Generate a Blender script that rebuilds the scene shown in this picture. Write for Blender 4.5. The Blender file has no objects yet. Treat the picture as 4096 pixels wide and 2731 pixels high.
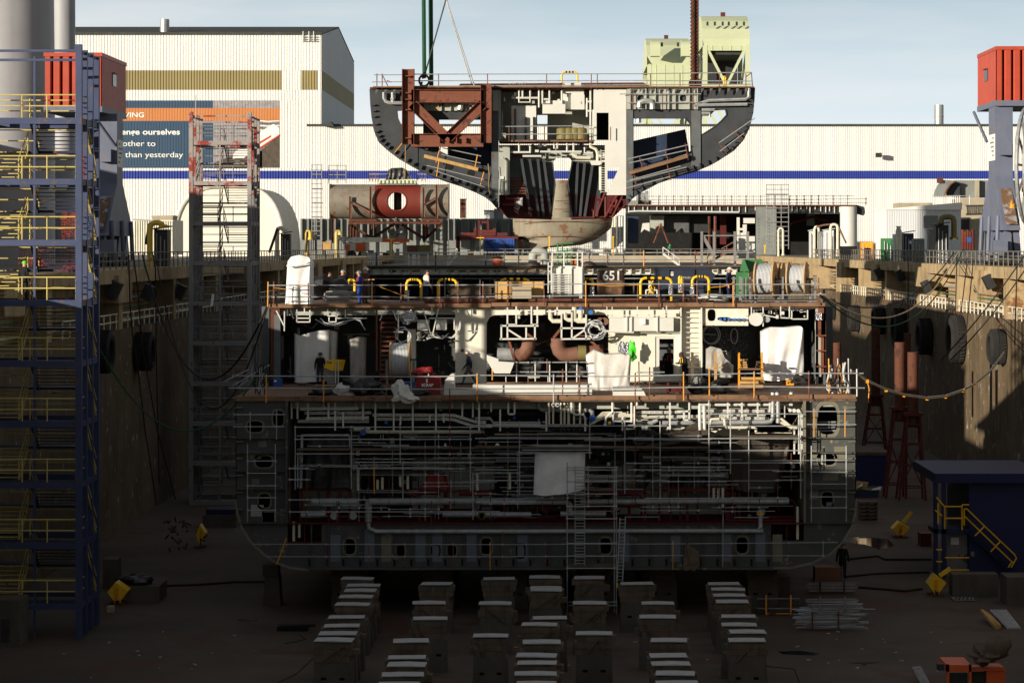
import bpy, bmesh, math, random
from mathutils import Vector, Matrix
from mathutils.geometry import tessellate_polygon
R = math.radians
V = Vector
rnd = random.Random(7)
SC = bpy.context.scene
COL = SC.collection
# camera, sky, sun
FPX, VPX, VPY, CAMZ = 9671.0, 2246.5, 987.5, 19.2      # focal length and vanishing point of the dock, in photo pixels
cam = bpy.data.cameras.new('camera')
cam.lens = 85.0
cam.sensor_width = 36.0
cam.clip_start = 1.0
cam.clip_end = 6000.0
cam.shift_x = (2048 - VPX) / 4096.0
cam.shift_y = (VPY - 1365.5) / 4096.0
camo = bpy.data.objects.new('camera', cam)
COL.objects.link(camo)
camo.location = (0, 0, CAMZ)
camo.rotation_euler = (R(90), 0, 0)
SC.camera = camo
SUN_EL, SUN_AZ = R(9.3), R(45.7)       # sun behind the camera's left shoulder; azimuth from -Y towards -X
world = bpy.data.worlds.new('World')
SC.world = world
world.use_nodes = True
wn, wl = world.node_tree.nodes, world.node_tree.links
bg = wn['Background']
sky = wn.new('ShaderNodeTexSky')
sky.sky_type = 'NISHITA'
sky.sun_disc = False
sky.sun_elevation = SUN_EL
sky.sun_rotation = R(180) + SUN_AZ
sky.air_density = 1.0
sky.dust_density = 0.25
sky.ozone_density = 1.5
tc = wn.new('ShaderNodeTexCoord')
mp = wn.new('ShaderNodeMapping')
mp.inputs['Scale'].default_value = (1.6, 1.6, 11.0)
mp.inputs['Rotation'].default_value = (0, R(6), 0)
nz = wn.new('ShaderNodeTexNoise')
nz.inputs['Scale'].default_value = 2.2
nz.inputs['Detail'].default_value = 5.0
nz.inputs['Roughness'].default_value = 0.5
rp = wn.new('ShaderNodeValToRGB')
rp.color_ramp.elements[0].position = 0.45
rp.color_ramp.elements[1].position = 0.75
hs = wn.new('ShaderNodeHueSaturation')
hs.inputs['Saturation'].default_value = 0.62
mx = wn.new('ShaderNodeMix')
mx.data_type = 'RGBA'
mu = wn.new('ShaderNodeMath')
mu.operation = 'MULTIPLY'
mu.inputs[1].default_value = 0.75
wl.new(tc.outputs['Generated'], mp.inputs['Vector'])
wl.new(mp.outputs['Vector'], nz.inputs['Vector'])
wl.new(nz.outputs['Fac'], rp.inputs['Fac'])
wl.new(rp.outputs['Color'], mu.inputs[0])
wl.new(mu.outputs[0], mx.inputs['Factor'])
wl.new(sky.outputs['Color'], hs.inputs['Color'])
wl.new(mx.outputs['Result'], bg.inputs['Color'])
sx = wn.new('ShaderNodeSeparateXYZ')                     # pale bright air low over the horizon
wl.new(tc.outputs['Generated'], sx.inputs[0])
mr_ = wn.new('ShaderNodeMapRange')
mr_.interpolation_type = 'SMOOTHSTEP'
mr_.inputs['From Min'].default_value = 0.02
mr_.inputs['From Max'].default_value = 0.22
mr_.inputs['To Min'].default_value = 0.9
mr_.inputs['To Max'].default_value = 0.0
wl.new(sx.outputs['Z'], mr_.inputs['Value'])
hr_ = wn.new('ShaderNodeValToRGB')
hr_.color_ramp.elements[0].position = 0.0
hr_.color_ramp.elements[0].color = (0.86, 0.92, 0.94, 1)
hr_.color_ramp.elements[1].position = 0.12
hr_.color_ramp.elements[1].color = (0.58, 0.74, 0.88, 1)
wl.new(sx.outputs['Z'], hr_.inputs['Fac'])
sc_ = wn.new('ShaderNodeVectorMath')
sc_.operation = 'SCALE'
sc_.inputs['Scale'].default_value = 17.5
wl.new(hr_.outputs['Color'], sc_.inputs[0])
mh = wn.new('ShaderNodeMix')
mh.data_type = 'RGBA'
ma_ = wn.new('ShaderNodeMapRange')                        # the bright haze bank lies ahead, the air behind is clear
ma_.interpolation_type = 'SMOOTHSTEP'
ma_.inputs['From Min'].default_value = -0.45
ma_.inputs['From Max'].default_value = 0.8
wl.new(sx.outputs['Y'], ma_.inputs['Value'])
mq_ = wn.new('ShaderNodeMath')
mq_.operation = 'MULTIPLY'
wl.new(mr_.outputs['Result'], mq_.inputs[0])
wl.new(ma_.outputs['Result'], mq_.inputs[1])
wl.new(mq_.outputs[0], mh.inputs['Factor'])
wl.new(hs.outputs['Color'], mh.inputs['A'])
wl.new(sc_.outputs[0], mh.inputs['B'])
wl.new(mh.outputs['Result'], mx.inputs['A'])
mx.inputs['B'].default_value = (15.0, 14.7, 14.3, 1)      # thin cirrus
bg.inputs['Strength'].default_value = 0.05
sl = bpy.data.lights.new('sun', 'SUN')
sl.energy = 5.0
sl.angle = R(0.5)
sl.color = (1.0, 0.90, 0.75)
so = bpy.data.objects.new('sun', sl)
COL.objects.link(so)
sd = V((-math.sin(SUN_AZ) * math.cos(SUN_EL), -math.cos(SUN_AZ) * math.cos(SUN_EL), math.sin(SUN_EL)))
so.rotation_euler = sd.to_track_quat('Z', 'Y').to_euler()
so.location = sd * 200 + V((0, 150, 20))
SC.view_settings.view_transform = 'Standard'
SC.view_settings.look = 'None'
SC.view_settings.gamma = 1
SC.view_settings.exposure = 0.34
SC.cycles.max_bounces = 5
SC.cycles.diffuse_bounces = 2
SC.cycles.glossy_bounces = 2
SC.cycles.transmission_bounces = 2
SC.cycles.caustics_reflective = False
# measuring: crops of the photo -> metres
KZ = 2350 / 1100.0
FR = dict(S=(0, 0), A1=(0, 0), A2=(1000, 0), A3=(1950, 0), A4=(2996, 0), B1=(0, 650), B2=(1000, 650), B3=(1950, 650), B4=(2996, 650),
   C1=(0, 1300), C2=(900, 1300), C3=(1900, 1300), C4=(2800, 1300), E1=(0, 1997), E2=(900, 1997), E3=(1900, 1997), E4=(2996, 1997))
cur = [0, 0, 100.0]
def fr(n, d=None):
 cur[0], cur[1] = FR[n]
 if d is not None: cur[2] = d
def pt(x, y, dd=0.0):
 d = cur[2] + dd
 return V(((cur[0] + x / KZ - VPX) * d / FPX, d, CAMZ - (cur[1] + y / KZ - VPY) * d / FPX))
def wx(x, dd=0.0): return pt(x, 0, dd).x
def wz(y, dd=0.0): return pt(0, y, dd).z
def floor_d(y, z=0.0): return (CAMZ - z) * FPX / (cur[1] + y / KZ - VPY)
def side_d(x, X): return X * FPX / (cur[0] + x / KZ - VPX)
# materials
MATS = {}
def lin(c):
 return tuple((v / 255.0 / 12.92) if v / 255.0 <= 0.04045 else ((v / 255.0 + 0.055) / 1.055) ** 2.4 for v in c)
def mat(name, rgb, rough=0.75, metal=0.0, var=0.3, scale=0.8, rust=0.0, rcol=(105, 55, 30), streak=0.0, scol=(25, 20, 16), bump=0.0, alpha=1.0, rscale=1.2, spec=0.35):
 if name in MATS: return MATS[name]
 m = bpy.data.materials.new(name)
 MATS[name] = m
 m.use_nodes = True
 n, l = m.node_tree.nodes, m.node_tree.links
 b = n['Principled BSDF']
 b.inputs['Roughness'].default_value = rough
 b.inputs['Metallic'].default_value = metal
 b.inputs['Specular IOR Level'].default_value = spec
 g = n.new('ShaderNodeNewGeometry')
 c = lin(rgb)
 def noise(sc, detail, vec=None, rgh=0.6):
  t = n.new('ShaderNodeTexNoise')
  t.inputs['Scale'].default_value = sc
  t.inputs['Detail'].default_value = detail
  t.inputs['Roughness'].default_value = rgh
  l.new(vec or g.outputs['Position'], t.inputs['Vector'])
  return t.outputs['Fac']
 def ramp(sock, a, bb):
  r = n.new('ShaderNodeMapRange')
  r.inputs['From Min'].default_value = a
  r.inputs['From Max'].default_value = bb
  l.new(sock, r.inputs['Value'])
  return r.outputs['Result']
 def mix(f, a, bb):
  k = n.new('ShaderNodeMix')
  k.data_type = 'RGBA'
  if isinstance(f, float): k.inputs['Factor'].default_value = f
  else: l.new(f, k.inputs['Factor'])
  for s, v in (('A', a), ('B', bb)):
   if isinstance(v, tuple): k.inputs[s].default_value = (*v, 1)
   else: l.new(v, k.inputs[s])
  return k.outputs['Result']
 nf = noise(scale, 6)
 o = mix(ramp(nf, 0.3, 0.7), tuple(v * (1 - var) for v in c), tuple(min(0.9, v * (1 + var * 0.6)) for v in c))
 if rust > 0:
  rf = ramp(noise(rscale, 7, None, 0.7), 0.62 - rust * 0.3, 0.68 - rust * 0.3)
  o = mix(rf, o, lin(rcol))
 if streak > 0:
  mpn = n.new('ShaderNodeMapping')
  mpn.inputs['Scale'].default_value = (1.7, 1.7, 0.13)
  l.new(g.outputs['Position'], mpn.inputs['Vector'])
  sf = ramp(noise(1.0, 6, mpn.outputs['Vector'], 0.65), 0.5, 0.75)
  mm = n.new('ShaderNodeMath')
  mm.operation = 'MULTIPLY'
  mm.inputs[1].default_value = streak
  l.new(sf, mm.inputs[0])
  o = mix(mm.outputs[0], o, lin(scol))
 l.new(o, b.inputs['Base Color'])
 if bump > 0:
  bp = n.new('ShaderNodeBump')
  bp.inputs['Strength'].default_value = bump
  bp.inputs['Distance'].default_value = 0.1
  l.new(noise(scale * 5, 5), bp.inputs['Height'])
  l.new(bp.outputs['Normal'], b.inputs['Normal'])
 if alpha < 1: b.inputs['Alpha'].default_value = alpha
 return m
mat('hall_white', (236, 234, 228), 0.6, 0, 0.05, 0.05, streak=0.1, scol=(200, 195, 180))
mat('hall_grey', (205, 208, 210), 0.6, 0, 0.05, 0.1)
mat('hall_olive', (150, 137, 94), 0.6, 0, 0.08, 0.1)
mat('hall_blue', (48, 66, 152), 0.55, 0, 0.1, 0.2)
mat('mural_navy', (52, 76, 100), 0.7, 0, 0.08, 0.3)
mat('mural_orange', (190, 124, 74), 0.7, 0, 0.06, 0.3)
mat('mural_water', (150, 146, 148), 0.7, 0, 0.3, 1.2)
mat('mural_dark', (82, 72, 62), 0.7, 0, 0.35, 1.0)
mat('mural_white', (236, 232, 222), 0.7, 0, 0.05, 1.0)
mat('mural_red', (190, 70, 55), 0.7, 0, 0.1, 1.0)
mat('roof_dark', (62, 66, 64), 0.8)
mat('zinc', (176, 178, 176), 0.45, 0.5, 0.15, 1.5)
mat('galv', (160, 162, 162), 0.45, 0.2, 0.25, 3.0)
mat('rail_paint', (112, 108, 96), 0.6, 0, 0.3, 2.0)
mat('dark_metal', (58, 58, 58), 0.6, 0.3, 0.3, 2.0)
mat('black', (20, 20, 21), 0.8, 0, 0.2)
mat('void_dark', (30, 30, 30), 0.9, 0, 0.4, 1.2)  # near-black; puts the shade inside openings into the colour
mat('blue_steel', (60, 70, 102), 0.5, 0.1, 0.18, 1.0, rust=0.12, rcol=(95, 75, 62), rscale=2.2)
mat('navy_steel', (30, 37, 66), 0.55, 0.1, 0.25, 1.0, rust=0.1)
mat('crane_blue', (104, 110, 129), 0.55, 0, 0.15, 0.6, rust=0.1, rcol=(120, 105, 90), streak=0.25, scol=(60, 62, 75))
mat('crane_worn', (118, 90, 62), 0.8, 0, 0.3, 0.8, rust=0.35, rcol=(150, 150, 160), rscale=1.0)
mat('crane_grey', (165, 165, 168), 0.55, 0, 0.08, 0.3, streak=0.25, scol=(105, 105, 120))
mat('orange_red', (176, 72, 52), 0.5, 0, 0.12, 0.8, streak=0.3, scol=(120, 38, 22))
mat('yellow', (226, 190, 70), 0.55, 0, 0.12, 2.0, rust=0.1)
mat('pale_yellow', (196, 178, 106), 0.55, 0, 0.12, 2.0, rust=0.08)
mat('bright_yellow', (240, 190, 25), 0.5, 0, 0.1, 2.0)
mat('amber', (225, 150, 30), 0.55, 0, 0.15, 3.0, rust=0.15)
mat('grey_paint', (130, 128, 127), 0.6, 0.1, 0.2, 1.2, rust=0.12, rcol=(90, 60, 48))
mat('flake_red', (150, 142, 138), 0.7, 0, 0.15, 2.0, rust=0.38, rcol=(140, 52, 42), rscale=0.7)
mat('cream', (222, 218, 202), 0.6, 0, 0.1, 0.6, streak=0.18, scol=(150, 138, 108), rust=0.03, rscale=1.0)
mat('cream_pipe', (214, 208, 186), 0.55, 0, 0.15, 2.0)
mat('ship_white', (208, 207, 199), 0.55, 0, 0.06, 0.8, streak=0.08, scol=(170, 160, 140))
mat('ship_grey', (168, 170, 160), 0.65, 0, 0.15, 0.7, streak=0.25, scol=(100, 96, 86))
mat('ship_primer', (92, 97, 98), 0.75, 0, 0.25, 0.9, streak=0.3, scol=(40, 40, 40), rust=0.06)
mat('hull_grey', (76, 78, 75), 0.7, 0, 0.2, 0.8, streak=0.3, scol=(60, 62, 62), rust=0.06, rcol=(140, 130, 105))
mat('hull_patch', (104, 111, 120), 0.7, 0, 0.2, 1.5)
mat('hull_cream', (118, 114, 98), 0.7, 0, 0.2, 1.5)
mat('wing_dark', (60, 63, 66), 0.7, 0, 0.3, 0.6, streak=0.35, scol=(24, 25, 27))
mat('tank_blue', (48, 62, 88), 0.5, 0.1, 0.25, 0.6)
mat('ship_red', (84, 22, 22), 0.65, 0, 0.25, 1.0)
mat('pipe_red', (92, 26, 25), 0.6, 0, 0.25, 1.5)
mat('thruster_red', (114, 45, 34), 0.6, 0, 0.15, 0.7, streak=0.3, scol=(95, 35, 28))
mat('raw_steel', (134, 127, 114), 0.6, 0.2, 0.2, 0.8, rust=0.18, rcol=(140, 84, 44), streak=0.3, scol=(96, 86, 70))
mat('rust', (98, 58, 42), 0.85, 0, 0.35, 1.2, rust=0.3, rcol=(66, 42, 34))
mat('rust_beam', (122, 72, 54), 0.8, 0, 0.25, 1.2, rust=0.25, rcol=(80, 50, 42))
mat('rust_pipe', (124, 88, 72), 0.8, 0, 0.2, 1.5, rust=0.15, rcol=(110, 70, 52))
mat('bow_steel', (138, 130, 112), 0.7, 0.05, 0.2, 0.25, rust=0.18, rcol=(118, 82, 58), rscale=0.3, streak=0.5, scol=(116, 80, 52))
mat('plank', (132, 101, 76), 0.85, 0, 0.3, 1.6, rust=0.25, rcol=(100, 72, 54), rscale=0.8)
mat('timber', (188, 148, 92), 0.85, 0, 0.25, 2.5)
mat('old_timber', (98, 84, 69), 0.9, 0, 0.35, 2.0)
mat('deck_brown', (118, 90, 72), 0.85, 0, 0.3, 1.0, rust=0.3, rcol=(80, 60, 52))
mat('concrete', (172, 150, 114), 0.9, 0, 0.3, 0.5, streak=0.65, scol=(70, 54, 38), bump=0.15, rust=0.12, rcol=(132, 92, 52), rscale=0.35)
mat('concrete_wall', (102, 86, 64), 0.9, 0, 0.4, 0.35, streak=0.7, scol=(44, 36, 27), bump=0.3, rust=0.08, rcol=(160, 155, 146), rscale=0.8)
mat('concrete_pale', (172, 160, 138), 0.9, 0, 0.2, 0.3, streak=0.45, scol=(110, 96, 74))
mat('block_concrete', (88, 82, 73), 0.9, 0, 0.3, 0.9, streak=0.4, scol=(60, 56, 50), bump=0.15)
mat('floor', (82, 71, 61), 0.85, 0, 0.45, 0.12, rust=0.25, rcol=(80, 56, 44), rscale=0.15, bump=0.1)
mat('quay', (120, 112, 98), 0.9, 0, 0.3, 0.2)
mat('sheet_grey', (128, 132, 128), 0.7, 0, 0.2, 0.4, streak=0.4, scol=(84, 82, 74))
mat('tent', (232, 226, 210), 0.7, 0, 0.08, 0.5, streak=0.2, scol=(180, 165, 135))
mat('tarp_white', (228, 227, 224), 0.5, 0, 0.12, 0.5, bump=0.35)
mat('tarp_clear', (214, 210, 202), 0.35, 0, 0.2, 0.6, bump=0.4)
mat('tarp_grey', (165, 160, 152), 0.5, 0, 0.2, 1.2, bump=0.8)
mat('tarp_black', (20, 19, 19), 0.42, 0, 0.25, 1.0, bump=0.4, spec=0.5)
mat('tarp_brown', (66, 58, 50), 0.5, 0, 0.25, 1.2, bump=0.4)
mat('tarp_red', (130, 45, 40), 0.55, 0, 0.2, 1.2, bump=0.3)
mat('bridge_green', (190, 197, 162), 0.65, 0, 0.08, 0.1, streak=0.12, scol=(150, 155, 125))
mat('glass_dark', (45, 50, 54), 0.25, 0, 0.2, 2.0, spec=0.6)
mat('rubber', (40, 38, 36), 0.9, 0, 0.3, 2.0, bump=0.3)
mat('rope_dark', (40, 36, 34), 0.9, 0, 0.2, 3.0)
mat('rope_green', (28, 78, 52), 0.85, 0, 0.25, 4.0)
mat('hose', (212, 186, 156), 0.7, 0, 0.3, 3.0, rust=0.3, rcol=(200, 190, 150))
mat('cable_white', (206, 208, 210), 0.5, 0, 0.1, 3.0)
mat('reel_wood', (196, 160, 112), 0.85, 0, 0.25, 2.5)
mat('ply', (200, 160, 100), 0.8, 0, 0.2, 0.9)
mat('bin_red', (140, 26, 30), 0.5, 0, 0.15, 1.0, rust=0.1, rcol=(80, 30, 28))
mat('bin_dark', (40, 46, 62), 0.6, 0, 0.25, 1.0)
mat('bin_brown', (76, 56, 46), 0.8, 0, 0.25, 1.0)
mat('bin_green', (60, 120, 74), 0.6, 0, 0.2, 1.0)
mat('box_blue', (40, 78, 150), 0.5, 0, 0.2, 1.0)
mat('container_blue', (48, 84, 160), 0.6, 0, 0.15, 0.8, streak=0.3, scol=(28, 48, 100))
mat('cabin_blue', (24, 34, 78), 0.6, 0, 0.2, 0.6)
mat('machine_orange', (214, 92, 40), 0.5, 0, 0.15, 1.0)
mat('stand_red', (92, 36, 32), 0.75, 0, 0.25, 1.0, rust=0.2)
mat('net_orange', (190, 62, 40), 0.7, 0, 0.15, 3.0)
mat('text_white', (235, 235, 230), 0.7, 0, 0.05)
mat('pad_white', (168, 166, 164), 0.6, 0, 0.12, 2.0, rust=0.05, rcol=(130, 105, 80), rscale=2.5)
mat('foil', (200, 200, 205), 0.25, 0.9, 0.3, 6.0, bump=0.8)
mat('skin', (190, 140, 112), 0.6, 0, 0.08)
mat('cloth_black', (24, 25, 29), 0.9, 0, 0.25, 4.0)
mat('cloth_navy', (28, 36, 66), 0.9, 0, 0.25, 4.0)
mat('cloth_blue', (34, 62, 150), 0.85, 0, 0.2, 4.0)
mat('cloth_jeans', (52, 58, 70), 0.9, 0, 0.25, 4.0)
mat('cloth_brown', (78, 58, 50), 0.9, 0, 0.2, 4.0)
mat('cloth_white', (205, 200, 190), 0.85, 0, 0.1, 4.0)
mat('cloth_green', (40, 150, 95), 0.85, 0, 0.1, 4.0)
mat('cloth_orange', (230, 92, 40), 0.8, 0, 0.1, 4.0)
mat('cloth_grey', (92, 90, 86), 0.9, 0, 0.2, 4.0)
mat('helmet_silver', (190, 192, 194), 0.3, 0.6, 0.1)
mat('helmet_green', (110, 220, 40), 0.4, 0, 0.05)
mat('helmet_white', (225, 225, 220), 0.4, 0, 0.05)
mat('helmet_dark', (60, 62, 60), 0.5, 0, 0.1)
mat('bag_green', (70, 215, 40), 0.5, 0, 0.1)
mat('olive', (122, 112, 66), 0.6, 0, 0.15, 1.5)
mat('blue_cap', (50, 110, 190), 0.5, 0, 0.1)
# mesh builder
class MB:
 def __init__(s): s.v, s.f = [], []
 def add(s, vs, fs):
  o = len(s.v)
  s.v += [V(p) for p in vs]
  s.f += [tuple(o + i for i in f) for f in fs]
  return s
 def bx(s, a, b):
  x0, x1 = sorted((a[0], b[0])); y0, y1 = sorted((a[1], b[1])); z0, z1 = sorted((a[2], b[2]))
  return s.add([(x0, y0, z0), (x1, y0, z0), (x1, y1, z0), (x0, y1, z0), (x0, y0, z1), (x1, y0, z1), (x1, y1, z1), (x0, y1, z1)],
   [(0, 3, 2, 1), (4, 5, 6, 7), (0, 1, 5, 4), (1, 2, 6, 5), (2, 3, 7, 6), (3, 0, 4, 7)])
 def box(s, x0, y0, x1, y1, t=0.3, dd=0.0):
  a, b = pt(x0, y0, dd), pt(x1, y1, dd)
  return s.bx(a, (b.x, b.y + t, b.z))
 def obx(s, c, h, rot=None):
  m = rot or Matrix.Identity(3)
  vs = [V(c) + m @ V((sx * h[0], sy * h[1], sz * h[2])) for sz in (-1, 1) for sx, sy in ((-1, -1), (1, -1), (1, 1), (-1, 1))]
  return s.add(vs, [(0, 3, 2, 1), (4, 5, 6, 7), (0, 1, 5, 4), (1, 2, 6, 5), (2, 3, 7, 6), (3, 0, 4, 7)])
 def beam(s, p, q, w, h=None):
  h = h or w
  p, q = V(p), V(q)
  d = (q - p)
  if d.length < 1e-6: return s
  u = d.normalized()
  n = V((0, 1, 0)) if abs(u.y) < 0.9 else V((1, 0, 0))
  a = u.cross(n).normalized()
  b = u.cross(a).normalized()
  vs = [c + a * (sa * w / 2) + b * (sb * h / 2) for c in (p, q) for sa, sb in ((-1, -1), (1, -1), (1, 1), (-1, 1))]
  return s.add(vs, [(0, 1, 2, 3), (7, 6, 5, 4), (0, 4, 5, 1), (1, 5, 6, 2), (2, 6, 7, 3), (3, 7, 4, 0)])
 def ibeam(s, p, q, w, h):       # H section between two points, flanges facing the viewer
  p, q = V(p), V(q)
  u = (q - p).normalized()
  a = u.cross(V((0, 1, 0))).normalized()
  for sg in (-1, 1): s.beam(p + a * (sg * (w / 2 - 0.02)), q + a * (sg * (w / 2 - 0.02)), 0.04, h)
  return s.beam(p, q, w - 0.09, 0.04)
 def tube(s, pts, r, n=6):
  pts = [V(p) for p in pts]
  if len(pts) < 2: return s
  ts = []
  for i in range(len(pts)):
   a = pts[max(i - 1, 0)]; b = pts[min(i + 1, len(pts) - 1)]
   t = (b - a)
   ts.append(t.normalized() if t.length > 1e-9 else V((0, 0, 1)))
  ref = V((0, 1, 0)) if abs(ts[0].y) < 0.9 else V((1, 0, 0))
  vs, fs = [], []
  for i, (p, t) in enumerate(zip(pts, ts)):
   a = (ref - t * ref.dot(t)).normalized()
   b = t.cross(a)
   ref = a
   rr = r[i] if isinstance(r, (list, tuple)) else r
   for k in range(n):
    w = 2 * math.pi * k / n
    vs.append(p + a * (rr * math.cos(w)) + b * (rr * math.sin(w)))
  for i in range(len(pts) - 1):
   for k in range(n):
    k2 = (k + 1) % n
    fs.append((i * n + k, i * n + k2, (i + 1) * n + k2, (i + 1) * n + k))
  fs.append(tuple(range(n - 1, -1, -1)))
  fs.append(tuple((len(pts) - 1) * n + k for k in range(n)))
  return s.add(vs, fs)
 def bar(s, pp, r=0.03, dd=0.0, n=6):    # tube through crop pixels
  return s.tube([pt(p[0], p[1], dd + (p[2] if len(p) > 2 else 0)) for p in pp], r, n)
 def lathe(s, p, q, prof, n=20):         # prof: (t along p->q, radius)
  p, q = V(p), V(q)
  return s.tube_prof([p + (q - p) * t for t, r in prof], [r for t, r in prof], (q - p).normalized(), n)
 def tube_prof(s, pts, rs, t, n):
  ref = V((0, 0, 1)) if abs(t.z) < 0.9 else V((1, 0, 0))
  a = (ref - t * ref.dot(t)).normalized()
  b = t.cross(a)
  vs, fs = [], []
  for p, r in zip(pts, rs):
   for k in range(n):
    w = 2 * math.pi * k / n
    vs.append(p + a * (r * math.cos(w)) + b * (r * math.sin(w)))
  for i in range(len(pts) - 1):
   for k in range(n):
    k2 = (k + 1) % n
    fs.append((i * n + k, i * n + k2, (i + 1) * n + k2, (i + 1) * n + k))
  fs.append(tuple(range(n - 1, -1, -1)))
  fs.append(tuple((len(pts) - 1) * n + k for k in range(n)))
  return s.add(vs, fs)
 def slab(s, outer, holes, vec):         # planar polygon with holes swept along vec
  loops = [[V(p) for p in outer]] + [[V(p) for p in h] for h in holes]
  tri = tessellate_polygon(loops)
  flat = [p for lp in loops for p in lp]
  N = len(flat)
  vec = V(vec)
  fs = [tuple(t) for t in tri] + [tuple(N + i for i in reversed(t)) for t in tri]
  o = 0
  for lp in loops:
   k = len(lp)
   for i in range(k):
    j = (i + 1) % k
    fs.append((o + i, o + j, N + o + j, N + o + i))
   o += k
  return s.add(flat + [p + vec for p in flat], fs)
 def plate(s, outer, holes=(), t=0.1, dd=0.0):
  return s.slab([pt(x, y, dd) for x, y in outer], [[pt(x, y, dd) for x, y in h] for h in holes], (0, t, 0))
 def build(s, name, m, parent=None, smooth=False):
  me = bpy.data.meshes.new(name)
  off = V((0, 0, 0))
  p = parent
  while p is not None:
   off += p.location
   p = p.parent
  loc = V((0, 0, 0))
  if parent is None:
   xs = [v.x for v in s.v]; ys = [v.y for v in s.v]; zs = [v.z for v in s.v]
   loc = V(((min(xs) + max(xs)) / 2, (min(ys) + max(ys)) / 2, min(zs)))
   off = loc
  me.from_pydata([v - off for v in s.v], [], s.f)
  me.materials.append(MATS[m])
  bm = bmesh.new()
  bm.from_mesh(me)
  bmesh.ops.recalc_face_normals(bm, faces=bm.faces)
  bm.to_mesh(me)
  bm.free()
  if smooth:
   for f in me.polygons: f.use_smooth = True
   try: me.set_sharp_from_angle(angle=R(40))
   except Exception: pass
  o = bpy.data.objects.new(name, me)
  o.location = loc
  o.parent = parent
  COL.objects.link(o)
  return o
def thing(name, label, cat, loc, group=None):
 o = bpy.data.objects.new(name, None)
 o.empty_display_size = 0.3
 o.location = loc
 COL.objects.link(o)
 return tag(o, label, cat, group)
def tag(o, label, cat, group=None):
 o['label'] = label
 o['category'] = cat
 if group: o['group'] = group
 return o
def single(name, mb, m, label, cat, group=None, smooth=False):
 return tag(mb.build(name, m, None, smooth), label, cat, group)
def structure(name, mb, m):
 o = mb.build(name, m)
 o['kind'] = 'structure'
 return o
def copy_tree(o, parent=None):
 c = o.copy()
 COL.objects.link(c)
 c.parent = parent
 for ch in list(o.children): copy_tree(ch, c)
 return c
def oval(cx, cy, rx, ry, n=16, p=2.6):
 out = []
 for i in range(n):
  a = 2 * math.pi * i / n
  c, s_ = math.cos(a), math.sin(a)
  out.append((cx + rx * math.copysign(abs(c) ** (2 / p), c), cy + ry * math.copysign(abs(s_) ** (2 / p), s_)))
 return out
def ovb(x0, y0, x1, y1, n=16, p=3.0): return oval((x0 + x1) / 2, (y0 + y1) / 2, (x1 - x0) / 2, (y1 - y0) / 2, n, p)
def text_mesh(body, p, size, m, parent, name='lettering', align='LEFT', width=None, rotz=0.0, depth=0.01, bold=0.0, sx=1.0):
 cu = bpy.data.curves.new('t', 'FONT')
 cu.body = body
 cu.size = size
 cu.align_x = align
 cu.extrude = depth
 cu.offset = bold
 to = bpy.data.objects.new('t', cu)
 COL.objects.link(to)
 dg = bpy.context.evaluated_depsgraph_get()
 me = bpy.data.meshes.new_from_object(to.evaluated_get(dg))
 bpy.data.objects.remove(to)
 xs = [v.co.x for v in me.vertices]
 k = 1.0
 if width: k = width / (max(xs) - min(xs))
 x_off = min(xs) if align == 'LEFT' else (max(xs) if align == 'RIGHT' else 0.0)
 M = Matrix.Rotation(rotz, 3, 'Z') @ Matrix.Rotation(R(90), 3, 'X')
 off = V((0, 0, 0))
 pp = parent
 while pp is not None:
  off += pp.location
  pp = pp.parent
 for v in me.vertices:
  v.co = M @ (V(((v.co.x - x_off) * sx, v.co.y, v.co.z)) * k) + V(p) - off
 me.materials.clear()
 me.materials.append(MATS[m])
 o = bpy.data.objects.new(name, me)
 o.parent = parent
 COL.objects.link(o)
 return o
def ladder(mb, p, q, w, n, r=0.02, side=V((1, 0, 0))):
 p, q = V(p), V(q)
 mb.beam(p - side * w / 2, q - side * w / 2, 0.05)
 mb.beam(p + side * w / 2, q + side * w / 2, 0.05)
 for i in range(n):
  c = p + (q - p) * ((i + 0.5) / n)
  mb.beam(c - side * w / 2, c + side * w / 2, 2 * r)
 return mb
def sag(p, q, drop, n=14):
 p, q = V(p), V(q)
 return [p + (q - p) * (i / n) - V((0, 0, 4 * drop * (i / n) * (1 - i / n))) for i in range(n + 1)]
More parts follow.
